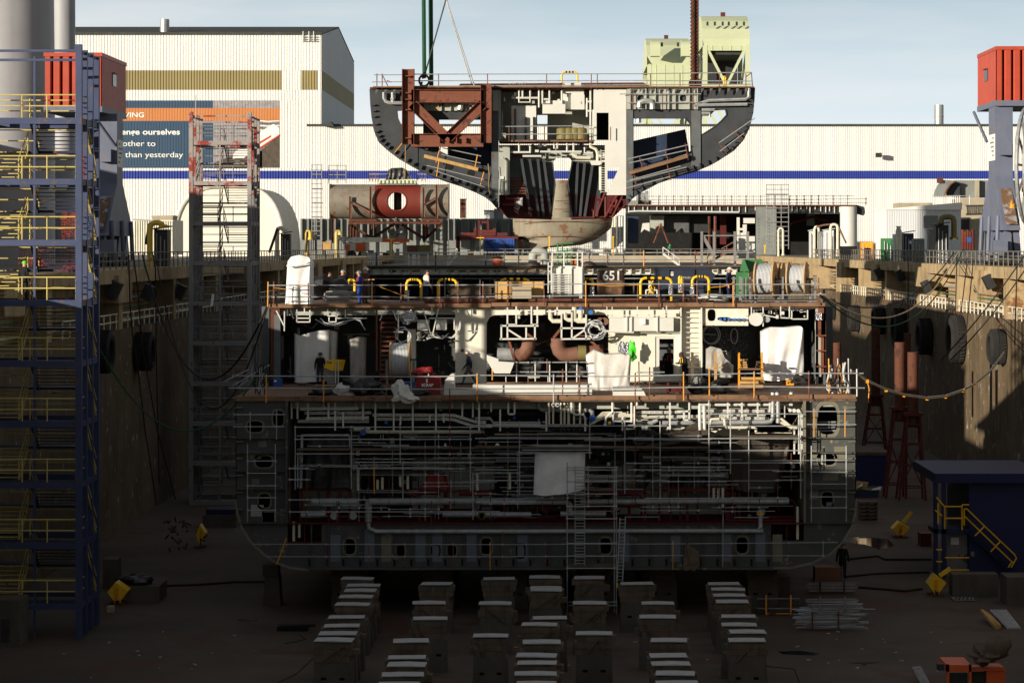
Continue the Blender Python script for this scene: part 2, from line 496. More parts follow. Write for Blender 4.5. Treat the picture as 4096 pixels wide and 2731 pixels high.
def cloth(mb, outline_top, outline_bot, depth, folds=5, amp=0.12, nu=26, nv=14, seed=0):
 rr = random.Random(seed)
 ph = [rr.uniform(0, 6.28) for _ in range(6)]
 def lerp(pl, t):
  k = t * (len(pl) - 1); i = min(int(k), len(pl) - 2); f = k - i
  return V((pl[i][0] + (pl[i + 1][0] - pl[i][0]) * f, pl[i][1] + (pl[i + 1][1] - pl[i][1]) * f))
 front, vs, fs = [], [], []
 for j in range(nv + 1):
  for i in range(nu + 1):
   u, v = i / nu, j / nv
   a, b = lerp(outline_top, u), lerp(outline_bot, u)
   q = a + (b - a) * v
   w = pt(q[0], q[1])
   d = amp * (0.3 + 0.7 * v) * (math.sin(u * folds * 6.28 + ph[0] + 1.5 * math.sin(v * 3 + ph[1])) * 0.6 + math.sin(u * folds * 11 + v * 5 + ph[2]) * 0.25 + math.sin(v * 9 + u * 6 + ph[3]) * 0.35)
   edge = min(u, 1 - u) * 8
   w.y += -d * 0.6 + (0.18 * (1 - min(edge, 1)) ** 2)
   vs.append(w)
 W = nu + 1
 for j in range(nv):
  for i in range(nu): fs.append((j * W + i, j * W + i + 1, (j + 1) * W + i + 1, (j + 1) * W + i))
 N = len(vs)
 vs += [V((p.x, p.y + depth, p.z)) for p in vs]
 fs += [tuple(N + i for i in reversed(f)) for f in fs]
 ring = [i for i in range(W)] + [j * W + nu for j in range(1, nv + 1)] + [nv * W + i for i in range(nu - 1, -1, -1)] + [j * W for j in range(nv - 1, 0, -1)]
 for k in range(len(ring)):
  a, b = ring[k], ring[(k + 1) % len(ring)]
  fs.append((a, b, N + b, N + a))
 return mb.add(vs, fs)
def bundle(mb, c, rx, ry, rz, seed, n=14, m=9, rough=0.3):    # crumpled lump
 rr = random.Random(seed)
 ks = [(V((rr.uniform(-1, 1), rr.uniform(-1, 1), rr.uniform(-1, 1))) * rr.uniform(2, 9), rr.uniform(0, 6)) for _ in range(10)]
 vs, fs = [], []
 for j in range(m + 1):
  th = math.pi * j / m
  for i in range(n):
   a = 2 * math.pi * i / n
   d = V((math.sin(th) * math.cos(a), math.sin(th) * math.sin(a), math.cos(th)))
   k = 1 + rough * sum(math.sin(w.dot(d) + p) for w, p in ks) / 3.0
   q = d * k
   z = q.z
   if z < 0: z *= 0.55
   vs.append(V(c) + V((q.x * rx, q.y * ry, (z + 0.5) * rz)))
 for j in range(m):
  for i in range(n):
   i2 = (i + 1) % n
   fs.append((j * n + i, j * n + i2, (j + 1) * n + i2, (j + 1) * n + i))
 return mb.add(vs, fs)
# dock basin and ground
XL, XR, ZC, ZG, YF = -30.0, 34.4, 17.65, 13.6, 430.0
structure('dock_floor', MB().bx((-33, -60, -1), (XR + 3, YF + 1, 0)), 'floor')
g = MB()
g.bx((-700, -150, ZC - 1), (XL - 3, YF + 3, ZC))
g.bx((XR + 3, -150, ZC - 1), (700, YF + 3, ZC))
g.bx((-700, YF + 3, ZC - 1), (700, 2500, ZC))
structure('quay_ground', g, 'quay')
def dock_wall(sgn, X, label):
 w = thing('dock_wall', label, 'wall', (X, 150, 0))
 Y0, Y1 = -100, YF
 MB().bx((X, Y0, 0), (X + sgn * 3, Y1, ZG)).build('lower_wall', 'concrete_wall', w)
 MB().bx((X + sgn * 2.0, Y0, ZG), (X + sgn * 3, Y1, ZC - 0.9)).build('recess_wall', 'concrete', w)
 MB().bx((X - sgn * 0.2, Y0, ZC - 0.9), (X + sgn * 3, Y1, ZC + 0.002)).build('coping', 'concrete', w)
 for i in range(14):
  y = 118 + i * 23
  MB().bx((X + sgn * 0.02, y, ZG - (2.5 if i % 3 else 0)), (X + sgn * 2.0, y + 1.4, ZC - 0.9)).build('pilaster', 'concrete', w)
 for i in range(9):
  y = 128 + i * 33
  MB().bx((X - sgn * 0.5, y, ZC - 2.2), (X + sgn * 2.0, y + 5.0, ZC - 0.35)).build('haunch', 'concrete', w)
 for z, r, m in ((ZG + 0.35, 0.1, 'cream_pipe'), (ZG + 0.8, 0.07, 'rust'), (ZG + 1.2, 0.06, 'bin_green'), (ZG + 1.5, 0.05, 'rust_pipe'), (ZG + 1.9, 0.09, 'galv'), (ZG + 2.3, 0.05, 'stand_red')):
  MB().tube([(X + sgn * 1.75, 100, z), (X + sgn * 1.75, YF, z)], r).build('service_pipe', m, w)
 return w
lw = dock_wall(-1, XL, 'shaded concrete dock wall on the left side of the dry dock')
rw = dock_wall(1, XR, 'partly sunlit concrete dock wall on the right side of the dry dock')
fw = thing('dock_wall', 'tan concrete end wall closing the far end of the dry dock', 'wall', (2, YF, 0))
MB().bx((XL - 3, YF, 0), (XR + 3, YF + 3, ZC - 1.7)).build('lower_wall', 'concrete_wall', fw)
MB().bx((XL - 3, YF - 0.3, ZC - 1.7), (XR + 3, YF + 3, ZC + 0.004)).build('coping', 'concrete_pale', fw)
def long_rail(X, y0, y1, z, h, step, name, label, m, bars=2, cat='railing', balus=0, along='Y', r=0.045, wob=0.0):
 P = (lambda s: V((X, s, z))) if along == 'Y' else (lambda s: V((s, X, z)))
 o = thing(name, label, cat, P((y0 + y1) / 2))
 for b in range(bars):
  zz = V((0, 0, h * (1 - b * 0.5)))
  MB().tube([P(y0) + zz, P(y1) + zz], r).build('rail', m, o)
 n = int((y1 - y0) / step)
 for i in range(n + 1):
  q = P(y0 + i * step)
  MB().tube([q, q + V((rnd.uniform(-wob, wob), rnd.uniform(-wob, wob), h))], r).build('post', m, o)
 return o
long_rail(XR + 0.1, 172, 332, ZC, 1.2, 2.1, 'quay_railing', 'grey railing with many uprights along the right dock edge', 'rail_paint', r=0.05, wob=0.04)
long_rail(XL - 0.1, 148, 340, ZC, 1.15, 2.2, 'quay_railing', 'grey railing along the shaded left dock edge', 'rail_paint', r=0.05, wob=0.04)
long_rail(XR + 0.15, 172, 300, ZG, 0.98, 1.9, 'gallery_railing', 'cream railing of the service gallery in the right dock wall', 'cream', r=0.055)
long_rail(XL - 0.15, 146, 300, ZG, 1.05, 2.2, 'gallery_railing', 'cream railing of the service gallery in the left dock wall', 'cream_pipe', r=0.055)
long_rail(YF + 0.2, XL + 8, XR - 0.5, ZC, 1.15, 3.0, 'quay_railing', 'pale railing along the far end of the dock', 'rail_paint', along='X', r=0.06)
# assembly hall behind
HD = 500.0
def corr(mb, x0, x1, z0, z1, y, per, dep=0.15, along='X', groove=0.36):
 xs, n = [], max(1, int(round((x1 - x0) / per)))
 for i in range(n):
  a = x0 + (x1 - x0) * i / n
  p = (x1 - x0) / n
  xs += [(a, 0), (a + p * (1 - groove), 0), (a + p * (1 - groove * 0.7), dep), (a + p * (1 - groove * 0.3), dep)]
 xs.append((x1, 0))
 vs, fs = [], []
 for x, d in xs:
  for z in (z0, z1):
   vs.append((x, y + d, z) if along == 'X' else (y - d, x, z))
 for i in range(len(xs) - 1): fs.append((2 * i, 2 * i + 2, 2 * i + 3, 2 * i + 1))
 return mb.add(vs, fs)
fr('A1', HD)
hall = thing('assembly_hall', 'huge white ribbed shipyard hall with blue stripe and painted mural', 'building', (0, HD, ZC))
fr('A2')
xE = wx(610)                        # corner of the tall block
zT, zLow = wz(300), wz(1080)
yB = HD * (610 / KZ + 1000 - VPX) / (890 / KZ + 1000 - VPX)
fr('A4')
zs1, zs0 = wz(1460), wz(1530)
fr('A1')
zo1, zo0 = wz(603), wz(770)
xw, zm1, zm0 = wx(-900), wz(860), wz(1437)
fr('A2')
xo1, xo2, xo3, xm1 = wx(272), wx(437), wx(580), wx(255)
fr('A1')
xm0 = wx(300)
PER = 0.58
MB_ = corr(MB(), xw, xE, zo1, zT, HD, PER)
corr(MB_, xo1, xo2, zo0, zo1, HD, PER); corr(MB_, xo3, xE, zo0, zo1, HD, PER)
corr(MB_, xw, xE, zm1, zo0, HD, PER)
corr(MB_, xw, xm0, zm0, zm1, HD, PER); corr(MB_, xm1, xE, zm0, zm1, HD, PER)
corr(MB_, xw, xE, zs1, zm0, HD, PER); corr(MB_, xw, xE, ZC, zs0, HD, PER)
corr(MB_, xE, 165, zs1, zLow, HD, 0.45); corr(MB_, xE, 165, ZC, zs0, HD, 0.45)
wall = MB_.build('front_wall', 'hall_white', hall)
st = MB(); corr(st, xw, xE, zs0, zs1, HD, PER); corr(st, xE, 165, zs0, zs1, HD, 0.45)
st.build('blue_stripe', 'hall_blue', hall)
ob = MB(); corr(ob, xw, xo1, zo0, zo1, HD, PER); corr(ob, xo2, xo3, zo0, zo1, HD, PER)
ob.build('olive_window_band', 'hall_olive', hall)
zP = 0
fr('A2', HD * (610 / KZ + 1000 - VPX) / (755 / KZ + 1000 - VPX)); zP = wz(243); yP = cur[2]
fr('A2', yB); zB = wz(545)
fr('A2', HD); zb1, zb0 = wz(600), wz(765)
gb = MB()
ys = [HD + (yB - HD) * i / 120 for i in range(121)]
for lo, hi in ((None, 0), (0, 1), (1, 2)): pass
def gz(y): return zT + (zP - zT) * (y - HD) / (yP - HD) if y < yP else zP + (zB - zP) * (y - yP) / (yB - yP)
def gable(m, za, zb_, name):
 b = MB()
 for i in range(120):
  a, c = ys[i], ys[i + 1]
  mid = a + (c - a) * 0.66
  ta, tm, tcc = [(gz(v) if zb_ is None else zb_) for v in (a, mid, c)]
  b.add([(xE, a, za), (xE, mid, za), (xE, mid, tm), (xE, a, ta)], [(0, 1, 2, 3)])
  b.add([(xE, mid, za), (xE - 0.1, (mid + c) / 2, za), (xE - 0.1, (mid + c) / 2, tm), (xE, mid, tm)], [(0, 1, 2, 3)])
  b.add([(xE - 0.1, (mid + c) / 2, za), (xE, c, za), (xE, c, tcc), (xE - 0.1, (mid + c) / 2, tm)], [(0, 1, 2, 3)])
 return b.build(name, m, hall)
gable('hall_grey', zb1, None, 'gable_wall'); gable('hall_olive', zb0, zb1, 'gable_band'); gable('hall_grey', zLow - 0.5, zb0, 'gable_wall')
rf = MB()
rf.add([(xw, HD - 0.25, zT + 0.1), (xE + 0.1, HD - 0.25, zT + 0.1), (xE + 0.1, yP, zP + 0.3), (xw, yP, zP + 0.3), (xw, yB, zB + 0.3), (xE + 0.1, yB, zB + 0.3)], [(0, 1, 2, 3), (3, 2, 5, 4)])
rf.bx((xw, HD - 0.3, zT), (xE + 0.05, HD + 0.3, zT + 0.55))
rf.bx((xE - 3, HD - 0.3, zLow), (166, HD + 0.3, zLow + 0.45))
rf.bx((xE - 3, HD + 0.3, zLow - 0.2), (166, HD + 70, zLow + 0.2))
roof = rf.build('roof', 'roof_dark', hall)
def stack(f, x0, x1, y0, y1, yb):
 fr(f, HD + 12)
 a, b = pt((x0 + x1) / 2, y1), pt((x0 + x1) / 2, y0)
 r = (wx(x1) - wx(x0)) / 2
 MB().lathe(a - V((0, 0, 1)), b, [(0, r), (0.46, r), (0.47, r * 1.07), (0.5, r * 1.07), (0.51, r), (1, r)], 18).build('vent_stack', 'zinc', roof, True)
stack('A1', 1368, 1447, 168, 305, 0); stack('A4', 1583, 1663, 898, 1050, 0)
fr('A2', HD - 0.3)
b = MB()
for x in (455, 505, 545): b.bar([(x, 355), (x, 270)], 0.12)
b.bar([(445, 318), (578, 318)], 0.1); b.bar([(445, 338), (578, 338)], 0.1); b.bar([(445, 355), (578, 355)], 0.1)
b.build('roof_antenna', 'zinc', roof)
fr('A2', 498); b = MB(); b.plate([(640, 1082), (690, 1037), (715, 1078)], (), 6).build('dormer', 'roof_dark', roof)
fr('A4', HD)
lp = MB(); p = pt(1110, 1330)
lp.beam(p, p - V((0, 1.9, -0.3)), 0.16); lp.obx(p - V((0.35, 2.2, 0)), (0.6, 0.55, 0.45))
lp.build('wall_lamp', 'dark_metal', hall)
mu = thing('mural', 'large printed mural with lettering and a ship on the hall front', 'mural', (xm0, HD - 0.02, zm0))
fr('A1', HD)
zq1, zq0 = wz(925), wz(1035)
xn, xg = wx(1822), wx(1820)
b = MB(); corr(b, xm0, xn, zm0, zq0, HD - 0.02, PER, 0.05); corr(b, xm0, xg, zq1, zm1, HD - 0.02, PER, 0.05); b.build('navy_panel', 'mural_navy', mu)
b = MB(); corr(b, xm0, xm1, zq0, zq1, HD - 0.02, PER, 0.05); b.build('orange_band', 'mural_orange', mu)
b = MB(); corr(b, xg, xm1, zq1, zm1, HD - 0.02, PER, 0.05); corr(b, xn, xm1, zm0, zq0, HD - 0.02, PER, 0.05); pic = b.build('sea_picture', 'mural_water', mu)
def flat(f, pts, m, name, lift):
 fr(f, HD - lift)
 MB().plate(pts, (), 0.02).build(name, m, pic)
flat('A2', [(77, 1295), (252, 1165), (252, 1430), (77, 1430)], 'mural_dark', 'dark_water', 0.08)
flat('A1', [(1830, 1440), (1830, 1390), (1990, 1330), (2240, 1290), (2240, 1440)], 'mural_dark', 'dark_water', 0.08)
flat('A2', [(-150, 1360), (-140, 1310), (77, 1135), (200, 1060), (250, 1095), (252, 1150), (77, 1265), (-60, 1355)], 'mural_white', 'painted_hull', 0.12)
flat('A2', [(77, 1215), (180, 1155), (180, 1172), (77, 1236)], 'mural_red', 'painted_stripe', 0.16)
flat('A2', [(77, 1262), (252, 1148), (252, 1162), (77, 1280)], 'mural_red', 'painted_stripe', 0.16)
for k in range(5):
 y = 1028 + k * 20
 flat('A2', [(80, y), (150, y + 8), (252, y + 2), (252, y + 9), (150, y + 16), (80, y + 9)], 'mural_dark' if k % 2 else 'mural_white', 'sky_streak', 0.05)
fr('A1', HD - 0.06)
def mtext(s, xr_, ybase, size, bold):
 text_mesh(s, pt(xr_, ybase), size, 'text_white', mu, 'lettering', 'RIGHT', None, 0, 0.02, bold, 1.25)
mtext('EVOLVING', 1232, 1003, 1.42, 0.02); mtext('Challenge ourselves', 1537, 1151, 1.62, 0.03); mtext('each other to', 1328, 1250, 1.62, 0.0); mtext('better than yesterday', 1565, 1345, 1.62, 0.0)
# lift bridge towers far behind
def bridge_tower(label, x0, x1, y0, y1, yb, D, xs, front_win, dormers):
 fr('A3', D)
 a, b = pt(x0, y0), pt(x1, y1)
 X0, X1, Z1, Z0 = a.x, b.x, a.z, b.z
 dep = D * ((x0 / KZ + 1950 - VPX) / (xs / KZ + 1950 - VPX) - 1)
 t = thing('bridge_tower', label, 'bridge', ((X0 + X1) / 2, D + dep / 2, ZC))
 rad = dep / 2
 prof = [(D, Z0), (D, Z1 - rad * 0.75)]
 for i in range(1, 10):
  an = math.pi * i / 10
  prof.append((D + rad - rad * math.cos(an), Z1 - rad * 0.75 + rad * 0.75 * math.sin(an)))
 prof += [(D + dep, Z1 - rad * 0.75), (D + dep, Z0)]
 hs_ = MB().slab([(X0, y, z) for y, z in prof], [], (X1 - X0, 0, 0)).build('machinery_house', 'bridge_green', t)
 for i in range(1, 5):
  xx = X0 + (X1 - X0) * i / 5
  MB().bx((xx - 0.12, D - 0.15, Z0), (xx + 0.12, D, Z1 - rad * 0.75)).build('seam', 'bridge_green', hs_)
 for wx0, wy0, wx1, wy1 in front_win:
  MB().box(wx0, wy0, wx1, wy1, 0.3, -0.2).build('window', 'glass_dark', hs_)
 for k in range(3): MB().bx((X0 - 0.1, D + dep * (0.25 + k * 0.2), Z1 - rad * 1.1), (X0 + 0.2, D + dep * (0.33 + k * 0.2), Z1 - rad * 0.75)).build('window', 'glass_dark', hs_)
 for q in dormers:
  c0, c1 = pt(q[0], q[1]), pt(q[2], q[3])
  h = c0.z - c1.z; dw = 5.5
  pr = [(D, c1.z), (D - dw, c1.z), (D - dw, c0.z - dw * 0.6)] + [(D - dw * math.cos(math.pi / 2 * i / 5), c0.z - dw * 0.6 + dw * 0.6 * math.sin(math.pi / 2 * i / 5)) for i in range(1, 6)]
  MB().slab([(c0.x, y, z) for y, z in pr], [], (c1.x - c0.x, 0, 0)).build('dormer', 'bridge_green', t)
 w = (X1 - X0)
 for xx in (X0 + 0.05 * w, X1 - 0.05 * w):
  for yy in (D + 0.6, D + dep - 0.6):
   MB().beam((xx, yy, ZC), (xx, yy, Z0), 1.6, 1.4).build('leg', 'bridge_green', t)
 z = Z0
 k = 0
 while z > ZC + 5:
  zz = max(ZC, z - w * 0.85)
  for yy in (D + 0.6, D + dep - 0.6):
   m_ = MB()
   m_.beam((X0 + 0.07 * w, yy, z), ((X0 + X1) / 2, yy, zz), 0.9); m_.beam((X1 - 0.07 * w, yy, z), ((X0 + X1) / 2, yy, zz), 0.9)
   m_.beam((X0 + 0.07 * w, yy, zz), (X1 - 0.07 * w, yy, zz), 1.3)
   m_.build('truss', 'bridge_green', t)
  for xx in (X0 + 0.05 * w, X1 - 0.05 * w):
   MB().beam((xx, D + 0.6, z), (xx, D + dep - 0.6, zz), 0.8).beam((xx, D + 0.6, zz), (xx, D + dep - 0.6, zz), 1.0).build('truss', 'bridge_green', t)
  if k == 0:
   MB().bx((X0 + 0.12 * w, D + dep - 3, zz + 1), (X1 - 0.12 * w, D + dep - 2.6, z - 1.0)).build('counterweight', 'dark_metal' if dormers == () else 'bridge_green', t)
   MB().bx((X0 + 0.15 * w, D + 2, z - 3.0), (X1 - 0.15 * w, D + dep - 2, z - 1.5)).build('sheave_deck', 'roof_dark', t)
  z = zz; k += 1
 MB().obx(((X0 + X1) / 2, D + rad, Z1 + 0.6), (0.8, 0.8, 0.8)).build('beacon', 'stand_red', t)
 return t
bridge_tower('taller pale green lift bridge tower with six small windows', 1840, 2243, 100, 392, 0, 850, 1790,
   [(x - 9, 187, x + 9, 221) for x in (1880, 1943, 2010, 2062, 2130, 2192)], ())
bridge_tower('shorter pale green lift bridge tower with two round-topped dormers', 1366, 1740, 280, 555, 0, 950, 1325,
   [(1480, 365, 1500, 400), (1618, 365, 1638, 400)], ((1390, 345, 1470, 490), (1650, 345, 1732, 490)))
sh = thing('added_shade_shed', 'long grey shed added out of view to shade the left quay', 'building', (-70, 176, ZC))  # out-of-view shed, added to cast shade on the left quay and crane leg
corr(MB(), 118, 238, ZC, 29.4, -56, 0.6, 0.1, 'Y').build('wall', 'sheet_grey', sh)
MB().bx((-86, 118, ZC), (-56.2, 238, 29.3)).build('core', 'sheet_grey', sh)
MB().slab([(-86.5, 117.5, 29.3), (-55.7, 117.5, 29.3), (-55.7, 117.5, 29.7), (-71, 117.5, 31.5), (-86.5, 117.5, 29.7)], [], (0, 121, 0)).build('roof', 'roof_dark', sh)
# gantry crane legs and towers
def crane_leg(sgn, label, y_top0, y_top1, y_bot0, y_bot1, X, zb, zf, zt, zc, cab, sign=True):
 o = thing('crane_leg', label, 'crane', (X + sgn * 1.5, (y_bot0 + y_bot1) / 2, ZC))
 W = sgn * 1.45
 MB().bx((X, y_top0, zf), (X + W, y_top1, zc)).build('column', 'crane_blue', o)
 MB().slab([(X, y_bot0, zb), (X, y_bot1, zb), (X, y_top1, zf), (X, y_top0, zf)], [], (W, 0, 0)).build('foot', 'crane_blue', o)
 MB().add([(X + sgn * 0.25, y_bot0 - 0.02, zb + 0.5), (X + W - sgn * 0.25, y_bot0 - 0.02, zb + 0.5), (X + W - sgn * 0.25, y_top0 - 0.04, zf - 0.2), (X + sgn * 0.25, y_top0 - 0.04, zf - 0.2)], [(0, 1, 2, 3)]).build('worn_panel', 'crane_worn', o)
 for k in range(4):
  yy = y_bot0 + (y_bot1 - y_bot0) * (0.1 + 0.26 * k)
  bg_, bg2 = MB(), MB()
  bg_.slab([(X + sgn * 0.3, yy - 1.1, ZC + 0.75), (X + sgn * 0.3, yy + 1.1, ZC + 0.75), (X + sgn * 0.3, yy + 0.3, zb), (X + sgn * 0.3, yy - 0.3, zb)], [], (sgn * 0.5, 0, 0))
  bg2.slab([(X + sgn * 1.0, yy - 1.1, ZC + 0.75), (X + sgn * 1.0, yy + 1.1, ZC + 0.75), (X + sgn * 1.0, yy + 0.3, zb), (X + sgn * 1.0, yy - 0.3, zb)], [], (sgn * 0.5, 0, 0))
  bgo = bg_.build('bogie', 'crane_blue', o)
  bg2.build('bogie', 'crane_blue', o)
  for yo in (-0.7, 0.7):
   MB().lathe((X + sgn * 0.35, yy + yo, ZC + 0.42), (X + sgn * 1.2, yy + yo, ZC + 0.42), [(0, 0.42), (1, 0.42)], 14).build('wheel', 'dark_metal', bgo)
 for yy in (y_bot0 + 1.6, (y_bot0 + y_bot1) / 2, y_bot1 - 2): MB().tube([(X - sgn * 0.25, yy, ZC + 0.4), (X - sgn * 0.1, yy, zb + 1.2)], 0.17, 8).build('buffer_strut', 'crane_blue', o)
 MB().obx((X - sgn * 0.3, y_bot0 - 0.5, ZC + 1.6), (0.5, 0.6, 0.5)).build('motor_box', 'crane_blue', o)
 MB().obx((X + W * 0.55, y_top0 - 0.4, zf + 2.2), (0.45, 0.4, 0.5)).build('junction_box', 'crane_blue', o)
 MB().lathe((X + W * 0.6, y_bot0 + 0.5, zb + 1.8), (X + W * 0.6, y_bot0 + 0.5, zb + 2.4), [(0, 0.25), (1, 0.15)], 10).build('amber_beacon', 'amber', o)
 x0, x1, cy0, cy1, cz0, cz1 = cab
 hb = MB()
 xa, xb = min(x0, x1), max(x0, x1)
 hb.bx((xa + 0.08, cy0 + 0.08, cz0), (xb - 0.08, cy1 - 0.08, cz1 - 0.25))
 corr(hb, xa, xb, cz0, cz1 - 0.3, cy0 - 0.06, 0.72, 0.14, 'X', 0.45)
 house = hb.build('machine_house', 'orange_red', o)
 corr(MB(), cy0, cy1, cz0, cz1 - 0.3, (xa - 0.06) if sgn > 0 else (xb + 0.06), 0.36, -0.03 if sgn > 0 else 0.03, 'Y', 0.3).build('side_cladding', 'orange_red', house)
 MB().bx((xa - 0.1, cy0 - 0.12, cz1 - 0.3), (xb + 0.1, cy1 + 0.1, cz1)).build('roof', 'orange_red', house)
 xi = x0
 ym = cy0 + (cy1 - cy0) * 0.42
 MB().bx((xi - sgn * 0.12, ym, cz0 + 1.9), (xi + sgn * 0.1, ym + 1.5, cz0 + 2.9)).build('louvre_window', 'glass_dark', house)
 MB().bx((xi - sgn * 0.3, ym - 0.1, cz0 + 2.9), (xi + sgn * 0.1, ym + 1.6, cz0 + 2.97)).build('window_hood', 'orange_red', house)
 MB().bx((xa - 0.1, cy0 - 0.1, cz0 - 0.45), (xb + 0.1, cy1 + 0.1, cz0)).build('house_platform', 'crane_blue', o)
 MB().tube([(X - sgn * 0.4, y_top1 + 5, cz0 - 0.5), (X - sgn * 0.05, y_top1 + 0.6, zf + 3)] if sgn > 0 else [(X - 1.6, y_top0 - 2, cz0 - 0.5), (X - 0.1, y_top0 - 0.15, zf + 3)], 0.13).build('strut', 'crane_blue', o)
 s0 = MB().bx((X - sgn * 0.05, y_top0 + 0.1, zf + 1.3), (X, y_top1 - 0.1, zf + 3.5)).build('notice_board', 'hall_white', o)
 for k, t_ in enumerate(('NORTH PIT', 'CRANE', 'SWL', 'LIFT', 'TEST')):
  zz = zf + 3.1 - k * 0.36
  for q in range(2 + (k * 3) % 4):
   MB().bx((X - sgn * 0.06, y_top0 + 0.5 + q * 0.35, zz), (X - sgn * 0.05, y_top0 + 0.72 + q * 0.35, zz + 0.13)).build('printed_line', 'dark_metal', s0)
 return o
Xc = XL - 5.4
fr('A1');
def ld(f, x): fr(f); return side_d(x, Xc)
yt0, yt1 = ld('A1', 1000), ld('A1', 1050)
yb0, yb1 = ld('B1', 908), ld('B1', 1145)
cur[2] = (yb0 + yb1) / 2
fr('B1'); zbL = wz(628); fr('B1', yt0); zfL = wz(180)
fr('A1', yt0); zcL = wz(940); zk0, zk1 = wz(925), wz(473); xk = wx(915)
cy1 = xk * FPX / (1070 / KZ - VPX)
crane_leg(-1, 'blue gantry crane leg with orange machine house on left quay', yt0, yt1, yb0, yb1, Xc, zbL, zfL, zk0 - 0.4, zk0 - 0.45, (xk, xk - 4.4, yt0 - 2.5, cy1, zk0, zk1))
Xc = XR + 1.1 + 0.5
fr('A4')
yt0, yt1 = side_d(2105, Xc), side_d(2048, Xc)
fr('B4'); yb0, yb1 = side_d(2170, Xc), side_d(1965, Xc)
fr('B4', (yb0 + yb1) / 2); zbR = wz(583); fr('B4', yt0); zfR = wz(115)
fr('A4', yt0); zk0, zk1 = wz(862), wz(400); xk = wx(2110)
cy1 = xk * FPX / (1960 / KZ + 2996 - VPX)
crane_leg(1, 'blue gantry crane leg with orange machine house on right quay', yt0, yt1, yb0, yb1, Xc, zbR, zfR, zk0 - 0.4, zk0 - 0.45, (xk, xk + 9, yt0 - 0.3, cy1, zk0, zk1))
def column(label, f, xa, xb, D):
 fr(f, D)
 r = (wx(xb) - wx(xa)) / 2
 c = (wx(xa) + wx(xb)) / 2
 o = thing('crane_column', label, 'crane', (c, D, ZC))
 MB().lathe((c, D, ZC), (c, D, 75), [(0, r * 1.05), (0.3, r * 1.04), (1, r * 0.93)], 48).build('shaft', 'crane_grey', o, True)
 for z in (31, 36.4, 41.5, 47):
  MB().lathe((c, D, z), (c, D, z + 0.06), [(0, r * 1.035), (1, r * 1.035)], 48).build('weld_seam', 'crane_grey', o, True)
 return o
column('thick pale grey round crane column at the left edge', 'A1', -330, 445, 212)
column('thinner grey round crane column beside the thick one', 'A1', 452, 640, 236)
fr('A4', 188)
rc = pt(2410, 1420)
ro = thing('hose_reel', 'big grey spoked cable reel with red hose at the right edge', 'reel', (rc.x, rc.y, rc.z - 4.6))
ax = V((0.93, -0.36, 0)).normalized()
sdv = V((0, 0, 1)).cross(ax).normalized()
def ring(mb, c, r, tr, n=40):
 return mb.tube([c + sdv * (r * math.cos(2 * math.pi * i / n)) + V((0, 0, r * math.sin(2 * math.pi * i / n))) for i in range(n + 1)], tr, 6)
for off in (-0.3, 0.3):
 ring(MB(), rc + ax * off, 4.5, 0.16).build('rim', 'galv', ro)
 for k in range(12):
  a = math.pi * k / 6
  dv = sdv * math.cos(a) + V((0, 0, math.sin(a)))
  MB().beam(rc + ax * off + dv * 0.5, rc + ax * off + dv * 4.45, 0.16).build('spoke', 'galv', ro)
h = MB()
for k in range(5): ring(h, rc + ax * (-0.2 + k * 0.1), 1.7, 0.09)
h.build('wound_hose', 'bin_red', ro)
MB().tube([rc - sdv * 1.2 + V((0, 0, 1.7)), rc - sdv * 2.6 + V((0, 0, -0.5)), rc - sdv * 3.4 + V((0, 0, -2.0)), rc - sdv * 3.0 + V((0, 0, -2.3)), rc - sdv * 1.6 + V((0, 0, -1.2))], 0.1).build('loose_hose', 'bin_red', ro)
MB().beam(rc + ax * 0.2, rc + ax * 2.5, 0.7).beam(rc + ax * 2.2, (rc + ax * 2.2) * 1 - V((0, 0, rc.z - ZC)), 0.5).build('bracket', 'crane_blue', ro)
